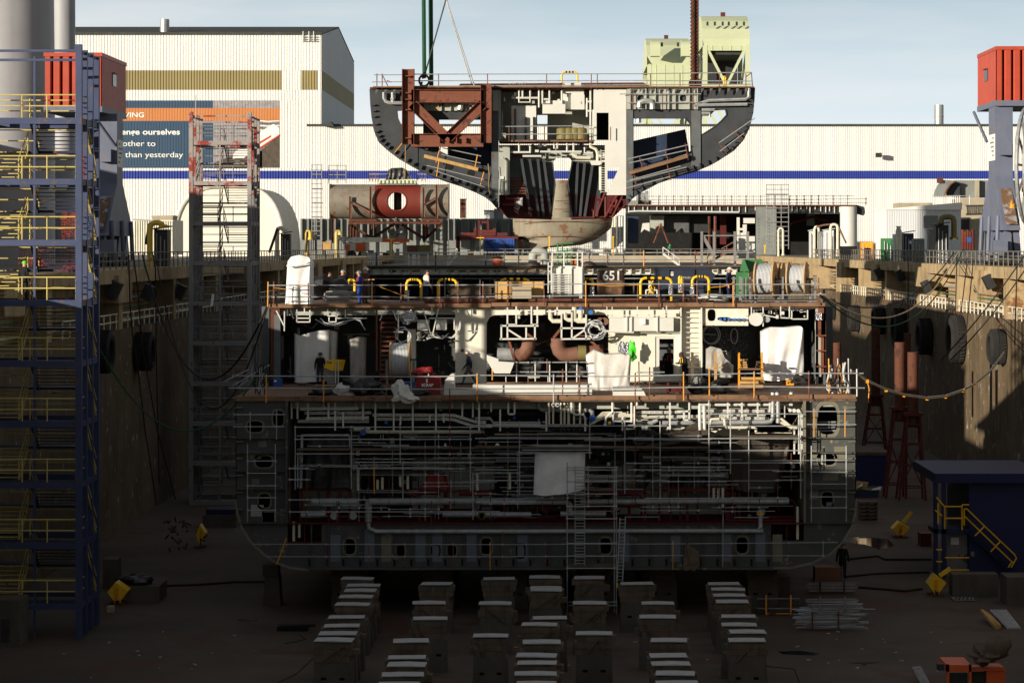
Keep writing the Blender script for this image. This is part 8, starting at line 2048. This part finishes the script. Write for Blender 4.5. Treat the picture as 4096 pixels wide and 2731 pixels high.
o = base('low concrete plinth under the left wall near the grey tower', 'E1', 1730, 2020, 135, 240, 'concrete_plinth', 'plinth', 3); MB().box(1760, 85, 2010, 140, 2, .2).build('blue_top', 'navy_steel', o)
o = base('leaning grey concrete slab beside the blue tower foot', 'E1', 878, 1005, 510, 760, 'concrete_slab', 'slab', 1.2)
base('small pale cube on the floor beside the blue tower', 'E1', 912, 966, 915, 963, 'pale_cube', 'box', .5, 'concrete_pale')
base('concrete block low wall left of the blue cabin door', 'E4', 1740, 2130, 640, 830, 'concrete_barrier', 'barrier', 1.2)
base('large pale concrete block at the right edge of the floor', 'E4', 2205, 2420, 665, 905, 'concrete_block', 'concrete block', 2)
base('concrete block with white stain under the right bilge', 'E4', 80, 350, 660, 830, 'concrete_block', 'concrete block', 1.5); base('orange-brown timber crate under the right bilge', 'E4', 565, 790, 580, 700, 'timber_crate', 'crate', 1.2, 'rust_pipe')
base('dark red box behind the yellow tipper by the right wall', 'E4', 1465, 1560, 290, 400, 'red_box', 'box', 1.2, 'ship_red')
def tipper(label, f, cx, y0, y1, w):
 on(f, y1, 0); o = thing('tipping_hopper', label, 'hopper', pt(cx, y1)); h = y1 - y0
 MB().plate([(cx - w * .5, y0 + h * .45), (cx - w * .1, y0), (cx + w * .5, y0 + h * .38), (cx + w * .15, y0 + h * .8), (cx - w * .2, y0 + h * .8)], (), 1.0).build('body', 'bright_yellow', o)
 MB().box(cx - w * .12, y0 + h * .25, cx + w * .05, y0 + h * .8, .08, -.08).build('rib', 'amber', o)
 for xx in (-.18, .08): MB().box(cx + w * xx, y0 + h * .7, cx + w * (xx + .07), y1, .1, .2).build('leg', 'bright_yellow', o)
 MB().box(cx - w * .4, y0 + h * .93, cx + w * .4, y1, 1.0, 0).build('base_frame', 'rust', o)
 return o
tipper('yellow tilted hopper beside the blue stair tower foot', 'E1', 1005, 705, 900, 180)
o = tipper('yellow tilted hopper before the blue cabin stairs', 'E4', 1608, 640, 825, 160); MB().beam(pt(1630, 650), pt(1720, 588), .2).build('drawbar', 'bright_yellow', o)
o = tipper('smaller yellow hopper by the right wall behind the puddle', 'E4', 1300, 190, 330, 150); MB().beam(pt(1320, 195), pt(1390, 105), .2).build('drawbar', 'bright_yellow', o)
tipper('small yellow stand by the left wall', 'E1', 1715, 215, 415, 80)
on('E4', 660, 0); D0 = cur[2]; o = thing('site_cabin', 'dark blue two-storey site cabin with yellow stair rails at the right', 'cabin', pt(2000, 660))
xa, xb = wx(1880), wx(2500); ztp = (fr('C4', D0), wz(1325))[1]; fr('E4', D0)
MB().bx((xa, D0, 0), (xb, D0 + 8, ztp)).build('body', 'cabin_blue', o)
MB().bx((wx(1575), D0 - .6, ztp - .1), (xb + .2, D0 + 8.2, ztp + .45)).build('roof', 'cabin_blue', o)
for x in (1585, 1655): MB().bx((wx(x) - .12, D0 - .5, 0), (wx(x) + .12, D0 - .26, ztp)).build('post', 'cabin_blue', o)
MB().box(1580, 252, 1850, 290, 2.2, -.5).build('landing', 'cabin_blue', o)
MB().box(1690, 290, 1880, 655, .15, .6).build('door', 'grey_paint', o); MB().box(1725, 325, 1795, 385, .02, .55).build('paper_notice', 'text_white', o); MB().box(1898, 445, 1925, 485, .12, -.12).build('meter_box', 'grey_paint', o)
for pp in ([(1672, 60), (1820, 60)], [(1672, 160), (1820, 160)], [(1672, 55), (1672, 250)], [(1820, 45), (1820, 260)], [(1615, 30), (1615, 210)], [(1600, -20), (1672, 60)], [(1590, 90), (1650, 140)], [(1820, 45), (1880, 45)], [(1840, 80), (1860, 78), (2000, 215), (2270, 470), (2285, 500), (2240, 580)], [(1840, 140), (2260, 545)], [(1838, 80), (1838, 220)], [(1930, 310), (2015, 225)], [(2065, 445), (2150, 355)], [(2215, 580), (2240, 540)], [(1675, 497), (1880, 497)], [(1675, 602), (1880, 602)], [(1600, 428), (1650, 428)], [(1600, 530), (1650, 530)]): MB().bar(pp, .045, -.55).build('yellow_rail', 'bright_yellow', o)
b = MB(); b.beam(pt(1845, 255, -.5), pt(2260, 640, -.5), .06, .3); b.beam(pt(1845, 255, .3), pt(2260, 640, .3), .06, .3)
for k in range(12): t = (k + .5) / 12; q = pt(1845 + 415 * t, 250 + 385 * t, -.5); b.bx(q, q + V((.3, .8, .05)))
b.build('stair_flight', 'cabin_blue', o)
on('C4', 1370, 0); o = thing('blue_container', 'dark blue container by the right wall behind the ship', 'container', pt(1470, 1370)); MB().box(1340, 1100, 1612, 1370, 6).build('body', 'cabin_blue', o); MB().box(1332, 1085, 1620, 1112, 6.2, -.1).build('roof', 'old_timber', o)
on('C4', 1475, 0); o = thing('waste_skip', 'dark open skip with white waste right of the hull', 'skip', pt(1430, 1475)); MB().plate([(1330, 1410), (1535, 1410), (1520, 1475), (1340, 1475)], (), 2).build('body', 'bin_dark', o); MB().plate([(1335, 1400), (1340, 1335), (1440, 1345), (1420, 1405)], (), .4, .4).build('cardboard', 'timber', o); MB().plate([(1345, 1390), (1390, 1350), (1390, 1375)], (), .3, .2).build('paper_waste', 'text_white', o); MB().plate([(1455, 1412), (1550, 1385), (1540, 1412)], (), .5, .3).build('plastic_waste', 'text_white', o)
def stand(label, f, xt, yt, xb0, xb1, yb, xp, yp):
 on(f, yb, 0); o = thing('pole_stand', label, 'stand', pt((xb0 + xb1) / 2, yb))
 t = pt(xt, yt); zt_ = t.z; xw0, xw1 = wx(xb0), wx(xb1); dp_ = 1.6
 ft = [V((xw0, cur[2], 0)), V((xw1, cur[2], 0)), V((xw1, cur[2] + dp_, 0)), V((xw0, cur[2] + dp_, 0))]
 tp = [V((t.x - .45, t.y + .3, zt_)), V((t.x + .45, t.y + .3, zt_)), V((t.x + .45, t.y + 1.2, zt_)), V((t.x - .45, t.y + 1.2, zt_))]
 for a, b_ in zip(ft, tp): MB().beam(a, b_, .16).build('leg', 'stand_red', o)
 for k in (.15, .4, .65, .88):
  for i in range(4): MB().beam(ft[i].lerp(tp[i], k), ft[(i + 1) % 4].lerp(tp[(i + 1) % 4], k), .09).build('cross_bar', 'stand_red', o)
 for i in (0, 2): MB().beam(ft[i].lerp(tp[i], .15), ft[i + 1].lerp(tp[i + 1], .65), .08).build('diagonal', 'stand_red', o)
 MB().obx((t.x, t.y + .75, zt_), (.7, .7, .12)).build('head_plate', 'stand_red', o)
 MB().lathe(V((t.x, t.y + .75, zt_ - 1)), V((t.x, t.y + .75, pt(xp, yp).z)), [(0, .42), (1, .42)], 14).build('pole', 'rust', o, True)
stand('red lattice stand with rusty pole nearest the ship', 'C4', 1510, 605, 1400, 1600, 1080, 1508, 30)
stand('red lattice stand with paired poles in the middle of the right wall', 'C4', 1720, 715, 1590, 1760, 1480, 1730, 150)
stand('rightmost red lattice stand with shorter pole', 'C4', 1832, 765, 1700, 1930, 1500, 1832, 235)
fr('C4', 190); single('rusty_pole', MB().bar([(1172, 560), (1172, 150)], .32, 0, 12), 'rust', 'lone rusty pole rising behind the hose bundle', 'pole', None, True)
qi('C4', 1772, XR - 4); single('rusty_pole', MB().bar([(1772, 760), (1772, 70)], .32, 0, 12), 'rust', 'tallest rusty pole behind the middle red stand', 'pole', None, True)
def store(label, f, x0, x1, y0, y1, rows, posts, m='galv', seed=1, messy=0, pm='rust'):
 on(f, y1, 0); o = thing('tube_rack', label, 'tube rack', pt((x0 + x1) / 2, y1)); rr = random.Random(seed)
 for k in range(rows):
  y = y0 + (y1 - 12 - y0) * (k + .5) / rows
  for j in range(2): a, b_ = rr.uniform(-20, 20) * (1 + messy), rr.uniform(-20, 20) * (1 + messy); MB().bar([(x0 + a, y + rr.uniform(-5, 5) * messy), (x1 + b_, y + rr.uniform(-8, 8) * messy)], .035, j * .5, 5).build('tube', m if k % 3 else 'grey_paint', o)
 for x in posts:
  for dd in (-.1, 1): MB().box(x - 6, y0 - 14, x + 6, y1, .1, dd).build('rack_post', pm, o)
 MB().box(posts[0], y1 - 14, posts[-1], y1 - 6, .1, -.1).build('rack_rail', pm, o)
 return o
store('rack of neatly stacked tubes below the right bilge', 'E4', 500, 912, 705, 800, 9, (610, 815), seed=2)
store('timber-framed bundle of tubes right of the keel blocks', 'E4', 80, 430, 832, 985, 5, (147, 358), 'dark_metal', 3, 0, 'amber')
store('rack of planks and tubes behind the messy tube heap', 'E4', 515, 950, 845, 1035, 9, (610, 822), 'galv', 4, 1, 'grey_paint')
store('messy low rack of tubes and ladder frames nearest the camera', 'E4', 435, 970, 970, 1120, 9, (542, 765), 'galv', 5, 2)
on('E4', 1035, 0); b = MB(); rr = random.Random(9)
for k in range(34): y = rr.uniform(915, 1020); x = rr.uniform(360, 700); b.bar([(x, y), (x + rr.uniform(120, 400), y + rr.uniform(-14, 14))], .03, rr.uniform(0, 1.4), 4)
single('tube_heap', b, 'galv', 'loose heap of scaffold tubes spilling beside the racks', 'tubes')
on('E4', 1110, 0); b = MB()
for k in range(9): b.tube([pt(2065 + k * 16, 945 + k % 2 * 4, 4), pt(2215 + k * 13, 1105 - k % 2 * 6)], .06, 6)
single('tube_bundle', b, 'galv', 'bundle of long tubes lying at the right edge of the floor', 'tubes')
b = MB()
for k in range(3): b.beam(pt(1990 + k * 20, 950 + k * 12, 3), pt(2120 + k * 10, 1100 - k * 10), .16)
single('timber_bundle', b, 'timber', 'three timbers lying left of the tube bundle', 'timber')
on('E4', 870, 0); o = thing('pallet', 'slatted steel pallet before the concrete barrier', 'pallet', pt(1850, 870))
MB().box(1750, 855, 1945, 865, 1).build('base', 'grey_paint', o)
for k in range(6): MB().beam(pt(1760 + k * 34, 850), pt(1785 + k * 34, 810, .5), .05).build('slat', 'dark_metal', o)
on('E4', 1680, 0); o = thing('orange_forklift', 'orange forklift frame and mast at the bottom right corner', 'forklift', pt(1850, 1700))
for q, nm, m, t, dd in (((1690, 1412, 1900, 1470), 'cab_roof', 'machine_orange', 2, 0), ((1690, 1412, 1712, 1700), 'cab_post', 'machine_orange', .2, 0), ((1880, 1412, 1902, 1700), 'cab_post', 'machine_orange', .2, 0), ((1712, 1482, 1868, 1700), 'windscreen', 'glass_dark', .1, .3), ((1615, 1405, 1670, 1460), 'work_lamp', 'dark_metal', .4, -.1), ((2030, 1450, 2190, 1700), 'body', 'machine_orange', 1.5, .5), ((1900, 1430, 2180, 1462), 'boom', 'machine_orange', .6, .4), ((1910, 1470, 2030, 1700), 'engine', 'dark_metal', 1, .8)): MB().box(*q, t, dd).build(nm, m, o)
lump('ragged grey sheeting heaped on the orange forklift', 'E4', 2040, 1400, .75, .55, cur[2] + .3, 'old_timber', 'ragged_sheeting', .5, 71, 'sheeting', None, .5)
on('E4', 1640, 0); single('steel_plate', MB().slab([pt(1395, 1440, 3), pt(1470, 1432, 3), pt(1560, 1600), pt(1500, 1640)], [], (0, .1, .05)), 'grey_paint', 'leaning grey steel bar left of the orange forklift', 'steel bar')
def flat_patch(label, f, pts_, m, name, h=.012):
 fr(f); single(name, MB().slab([(lambda d: V(((cur[0] + x / KZ - VPX) * d / FPX, d, .004)))(floor_d(y)) for x, y in pts_], [], (0, 0, h)), m, label, name.replace('_', ' '))
mat('puddle', (40, 42, 48), 0.05, 0, 0.1, 1.0, spec=0.8)
flat_patch('wet shining puddle on the floor right of the hull', 'E4', [(800, 330), (1000, 318), (1190, 340), (1240, 395), (1120, 430), (990, 385), (830, 372)], 'puddle', 'puddle')
flat_patch('narrow dark puddle with white scum near the right keel blocks', 'E4', [(250, 1300), (420, 1292), (610, 1312), (560, 1330), (300, 1322)], 'puddle', 'puddle')
flat_patch('star shaped dark oil stain on the right floor', 'E4', [(850, 1395), (980, 1390), (1120, 1392), (1010, 1402), (990, 1420), (950, 1402)], 'black', 'oil_stain')
flat_patch('small round drain puddle left of the keel blocks', 'E1', [(2030, 1028), (2090, 1016), (2180, 1016), (2200, 1026), (2150, 1040), (2050, 1040)], 'puddle', 'puddle')
for f, pp, l in (('E2', [(510, 1232), (600, 1215), (690, 1195), (640, 1155)], 'forked dark floor crack left of the first block row'), ('E2', [(460, 1562), (610, 1490), (760, 1350)], 'long dark floor crack at the bottom left of the first block row'), ('E4', [(150, 1425), (390, 1450), (430, 1560)], 'dark floor crack right of the seventh block row')):
 fr(f); single('floor_crack', MB().tube([(lambda d: V(((cur[0] + x / KZ - VPX) * d / FPX, d, .004)))(floor_d(y)) for x, y in pp], .03, 4), 'black', l, 'crack')
fr('E2'); o = base('broken black pallet lying left of the first block row', 'E2', 445, 700, 1085, 1125, 'broken_pallet', 'pallet', .8, 'black'); MB().beam(pt(480, 1090), pt(770, 1075), .12).build('loose_board', 'black', o)
b = MB()
for k in range(46):
 f = rnd.choice(['E4', 'E4', 'E3', 'E1']); fr(f); x, y = rnd.uniform(200, 2200), rnd.uniform(1130, 1560); d = floor_d(y); cur[2] = d
 p = V((wx(x), d, .03)); b.obx(p, (rnd.uniform(.03, .14), rnd.uniform(.02, .06), .02), Matrix.Rotation(rnd.uniform(0, 3), 3, 'Z'))
so_ = single('floor_litter', b, 'concrete_pale', 'scattered pale litter scraps on the dock floor', 'litter'); so_['kind'] = 'stuff'
on('E4', 178, 0); o = thing('pallet_stack', 'stack of dark pallets right of the hull bilge', 'pallets', pt(1025, 178))
for k in range(5): MB().box(945, 20 + k * 32, 1100, 32 + k * 32, 1.2).build('pallet_deck', 'old_timber', o); [MB().box(945 + q * 70, 32 + k * 32, 960 + q * 70, 48 + k * 32, 1.1, .05).build('pallet_block', 'old_timber', o) for q in range(3)]
rr = random.Random(4); fr('E1', 150); o = thing('scrap_heap', 'tangled dark scrap heap by the left wall', 'scrap', pt(1590, 430))
for k in range(30): x, y = rr.uniform(1430, 1750), rr.uniform(170, 430); MB().bar([(x, y), (x + rr.uniform(-60, 60), y + rr.uniform(-60, 40))], .05, rr.uniform(-1, 1), 4).build('scrap_bar', 'dark_metal', o)
for k, (f, pp, m, l) in enumerate((('E1', [(1380, 745), (1700, 735), (2000, 712), (2260, 710)], 'rope_dark', 'long dark hose lying across the left floor to the hull prop'), ('E4', [(900, 755), (1100, 770), (1330, 790), (1480, 770)], 'rope_dark', 'dark hose lying from the tube racks to the yellow hopper'), ('E4', [(820, 520), (1100, 490), (1160, 520), (1560, 520)], 'rope_dark', 'thin dark hose lying behind the walking man'), ('E4', [(830, 665), (1100, 640), (1540, 628)], 'rope_dark', 'thin dark hose lying in front of the walking man'))):
 fr(f); single('floor_hose', MB().tube([(lambda d: V(((cur[0] + x / KZ - VPX) * d / FPX, d, .06)))(floor_d(y)) for x, y in pp], .06, 6), m, l, 'hose')
for k in range(26):
 fr(rnd.choice(['B2', 'B3', 'B3']), rnd.uniform(433, 438)); x = rnd.uniform(850, 1850) if cur[0] == 1000 else rnd.uniform(300, 1800); w = rnd.uniform(12, 50); h = rnd.uniform(14, 60)
 o = thing('equipment_box', 'small weathered box in the clutter along the far quay edge', 'box', pt(x, 795), 'boxes cluttering the far quay edge')
 m = rnd.choice(['rust', 'old_timber', 'grey_paint', 'ship_white', 'stand_red', 'dark_metal', 'concrete_pale'])
 MB().box(x, 795 - h, x + w, 797, 1.2).build('body', m, o); MB().box(x - 3, 790 - h, x + w + 3, 796 - h, 1.4, -.1).build('lid', m, o)
# people
def person(label, f, x, yfoot, ytop, d, top_m, leg_m, hat_m, pose='stand', rotz=0.0, lean=0.0, arms=None, stride=0.0, vest=None, hood=False):
 fr(f, d)
 foot = pt(x, yfoot)
 for zz in (ZA, ZB, ZC):
  if abs(foot.z - zz) < .5: foot.z = zz
 H = abs(pt(x, ytop).z - foot.z)
 s = H / 1.80
 o = thing('person', label, 'person', foot)
 o.rotation_euler = (0, 0, rotz)
 crouch = pose == 'sit'
 hipz = .92 if not crouch else .42
 if crouch: s = H / 1.28
 ln = lean
 hip = V((0, 0, hipz)); chest = hip + V((0, -.36 * math.sin(ln), .36 * math.cos(ln))); neck = hip + V((0, -.56 * math.sin(ln) - .02, .56 * math.cos(ln)))
 head = neck + V((0, -.03 - .06 * ln, .12)); crown = head + V((0, -.01, .13))
 P, E, Rr, G = [], [], [], []
 def add(p, r, par, g):
  P.append(V(p) * s); Rr.append(r * s * (1.16 if g in ('top', 'leg') else 1.04)); G.append(g)
  if par is not None: E.append((par, len(P) - 1))
  return len(P) - 1
 h0 = add(hip, .15, None, 'leg'); b1 = add((hip + chest) / 2, .145, h0, 'top'); c0 = add(chest, .165, b1, 'top'); n0 = add(neck, .07, c0, 'top')
 hd = add(head, .095, n0, 'skin'); add(crown, .085, hd, 'skin')
 for sg in (-1, 1):
  hj = add(hip + V((sg * .1, 0, -.05)), .105, h0, 'leg')
  fy = -sg * stride
  if crouch:
   kn = add(V((sg * .16, -.42, .45)), .075, hj, 'leg'); an = add(V((sg * .16, -.38, .08)), .05, kn, 'leg')
   add(V((sg * .17, -.56, .04)), .04, an, 'shoe')
  else:
   kn = add(V((sg * .11, fy * .55 - .03, .50)), .075, hj, 'leg'); an = add(V((sg * .11, fy + .02, .09)), .05, kn, 'leg')
   add(V((sg * .13, fy - .16, .045)), .042, an, 'shoe')
  sh = add(chest + V((sg * .19, 0, .12 * math.cos(ln))), .075, c0, 'top')
  el, wr = (arms or {}).get(sg, (V((sg * .07, .04 + .25 * stride * sg, -.29)), V((sg * .04, -.1 + .3 * stride * sg, -.25))))
  sp_ = chest + V((sg * .19, 0, .12))
  e_ = add(sp_ + V(el), .052, sh, 'top'); w_ = add(sp_ + V(el) + V(wr), .038, e_, 'top')
  dv = V(wr).normalized()
  pm = add(sp_ + V(el) + V(wr) + dv * .07, .036, w_, 'skin')
  for k in range(4): add(sp_ + V(el) + V(wr) + dv * (.15 + .015 * (1 - abs(k - 1.5))) + V((0, (k - 1.5) * .022, -.01 * k)), .009, pm, 'skin')
  add(sp_ + V(el) + V(wr) + dv * .1 + V((-sg * .02, -.05, 0)), .01, pm, 'skin')
 me = bpy.data.meshes.new('body'); me.from_pydata(P, E, [])
 ob = bpy.data.objects.new('body', me); COL.objects.link(ob)
 ob.modifiers.new('skin', 'SKIN')
 for i, v in enumerate(me.skin_vertices[0].data):
  v.radius = (Rr[i], Rr[i] * (.72 if G[i] == 'top' and Rr[i] > .12 * s else 1.0)); v.use_root = (i == 0)
 ss = ob.modifiers.new('sub', 'SUBSURF'); ss.levels = ss.render_levels = 1
 dg = bpy.context.evaluated_depsgraph_get()
 m2 = bpy.data.meshes.new_from_object(ob.evaluated_get(dg))
 bpy.data.objects.remove(ob)
 mm = [MATS[top_m], MATS[leg_m], MATS['skin'], MATS['cloth_black']]
 m2.materials.clear()
 for k in mm: m2.materials.append(k)
 ix = {'top': 0, 'leg': 1, 'skin': 2, 'shoe': 3}
 segs = [(P[a], P[b], ix[G[b]]) for a, b in E]
 def dist(q, a, b):
  t = max(0, min(1, (q - a).dot(b - a) / max(1e-9, (b - a).length_squared))); return (q - a - (b - a) * t).length
 for pl in m2.polygons:
  pl.material_index = min(segs, key=lambda sgm: dist(pl.center, sgm[0], sgm[1]))[2]
  pl.use_smooth = True
 bo = bpy.data.objects.new('body', m2); COL.objects.link(bo); bo.parent = o
 def part(name, mb, m, sm=True):
  k = mb.build(name, m, None, sm); off = k.location.copy(); k.location = (0, 0, 0)
  for v in k.data.vertices: v.co += off
  k.parent = o
  return k
 hc = head * s
 part('face_features', MB().obx(hc + V((0, -.105, .0)) * s, V((.014, .02, .022)) * s).obx(hc + V((-.035, -.09, .03)) * s, V((.012, .01, .008)) * s).obx(hc + V((.035, -.09, .03)) * s, V((.012, .01, .008)) * s).obx(hc + V((-.1, 0, .01)) * s, V((.012, .02, .03)) * s).obx(hc + V((.1, 0, .01)) * s, V((.012, .02, .03)) * s).obx(hc + V((0, -.088, -.045)) * s, V((.026, .008, .007)) * s), 'skin', False)
 hb = MB()
 if hood:
  hb.lathe(hc + V((0, .02, -.1)) * s, hc + V((0, 0, .16)) * s, [(0, .12 * s), (.4, .135 * s), (.75, .115 * s), (1, .03 * s)], 14); part('hood', hb, hat_m)
 else:
  hb.lathe(hc + V((0, 0, .045)) * s, hc + V((0, 0, .17)) * s, [(0, .15 * s), (.08, .15 * s), (.1, .128 * s), (.5, .118 * s), (.85, .075 * s), (1, .02 * s)], 16)
  hb.obx(hc + V((0, -.15, .05)) * s, V((.085, .05, .008)) * s); part('helmet', hb, hat_m)
 if vest:
  cc = chest * s
  for sg in (-1, 1): part('reflective_strap', MB().beam(cc + V((sg * .08, -.135, .12)) * s, cc + V((sg * .09, -.13, -.22)) * s, .04 * s, .02 * s).beam(cc + V((sg * .08, .135, .12)) * s, cc + V((sg * .09, .13, -.22)) * s, .04 * s, .02 * s), vest, False)
 return o
up = {1: (V((.1, -.2, .1)), V((.05, -.2, .12))), -1: (V((-.07, .04, -.28)), V((-.04, -.12, -.24)))}
fwd = {1: (V((.06, -.08, -.26)), V((-.08, -.24, .02))), -1: (V((-.06, -.08, -.26)), V((.08, -.24, .02)))}
person('worker in dark clothes and bright green helmet on the blue stair tower', 'B1', 205, 1172, 832, 119.6, 'cloth_black', 'cloth_black', 'helmet_green', rotz=2.6, vest=None)
person('worker in blue overalls with orange panels and silver helmet on the upper deck', 'B2', 938, 1204, 918, 139, 'cloth_blue', 'cloth_blue', 'helmet_silver', rotz=-1.2, arms=fwd, vest='cloth_orange')
person('worker in dark brown clothes with silver helmet behind the blue overalls', 'B2', 982, 1190, 886, 140.3, 'cloth_brown', 'cloth_brown', 'helmet_silver', rotz=1.0, arms=fwd)
person('worker in black hooded jacket and silver helmet among the cable piles', 'B2', 792, 1178, 912, 144, 'cloth_black', 'cloth_black', 'helmet_silver', rotz=.4)
person('crouching worker in red and blue with a dull helmet behind the black heap', 'B2', 655, 1085, 925, 147, 'bin_red', 'cloth_navy', 'helmet_dark', pose='sit', rotz=.8, lean=.5)
person('worker in pale shirt with raised arm seen from behind on the upper deck', 'B2', 1500, 1175, 912, 145, 'cloth_white', 'cloth_navy', 'helmet_dark', rotz=2.2, arms=up, lean=.15)
person('worker in black hooded top and jeans beside the yellow box', 'C2', 812, 500, 226, 137.3, 'cloth_black', 'cloth_jeans', 'helmet_dark', rotz=.25, stride=.08, lean=.12)
person('worker in navy sweatshirt and grey helmet striding left across the platform', 'C2', 2085, 500, 212, 137.0, 'cloth_navy', 'cloth_grey', 'helmet_silver', rotz=-1.5, stride=.34, lean=.05)
person('hooded worker with yellow reflective vest looking down beside the doorway', 'C3', 1800, 500, 212, 136.8, 'cloth_black', 'cloth_black', 'cloth_brown', rotz=-.9, lean=.45, arms=fwd, vest='bright_yellow', hood=True)
person('worker in dark clothes with orange stripes standing inside the dark doorway', 'C3', 1655, 480, 185, 140, 'cloth_black', 'cloth_black', 'helmet_white', rotz=.2, vest='cloth_orange')
person('worker in navy overalls and white helmet left of the green machine box', 'B3', 2062, 1160, 888, 146, 'cloth_navy', 'cloth_navy', 'helmet_white', rotz=1.2)
person('worker in black sitting on the scaffold boards left of centre', 'C3', 85, 1048, 880, 126.6, 'cloth_black', 'cloth_brown', 'helmet_dark', pose='sit', rotz=-.9, lean=.2)
person('worker with pale reflective straps sitting deep in the left engine room', 'C2', 1340, 1050, 880, 128.5, 'cloth_black', 'cloth_black', 'helmet_dark', pose='sit', rotz=.1, lean=.25, vest='helmet_white')
fr('E4'); person('worker in black walking on the dock floor right of the hull', 'E4', 800, 680, 362, floor_d(680), 'cloth_black', 'cloth_black', 'helmet_dark', rotz=2.9, stride=.12)
person('worker in green jacket far off on the quay beside the open hull section', 'B3', 1558, 800, 690, 431.5, 'cloth_green', 'cloth_navy', 'helmet_dark', rotz=.5)
fr('C3', 126.4); single('white_helmet', MB().lathe(pt(190, 1046), pt(190, 1008), [(0, .17), (.1, .17), (.12, .14), (.6, .12), (1, .03)], 14), 'helmet_white', 'white helmet lying on boards beside the sitting worker', 'helmet', None, True)
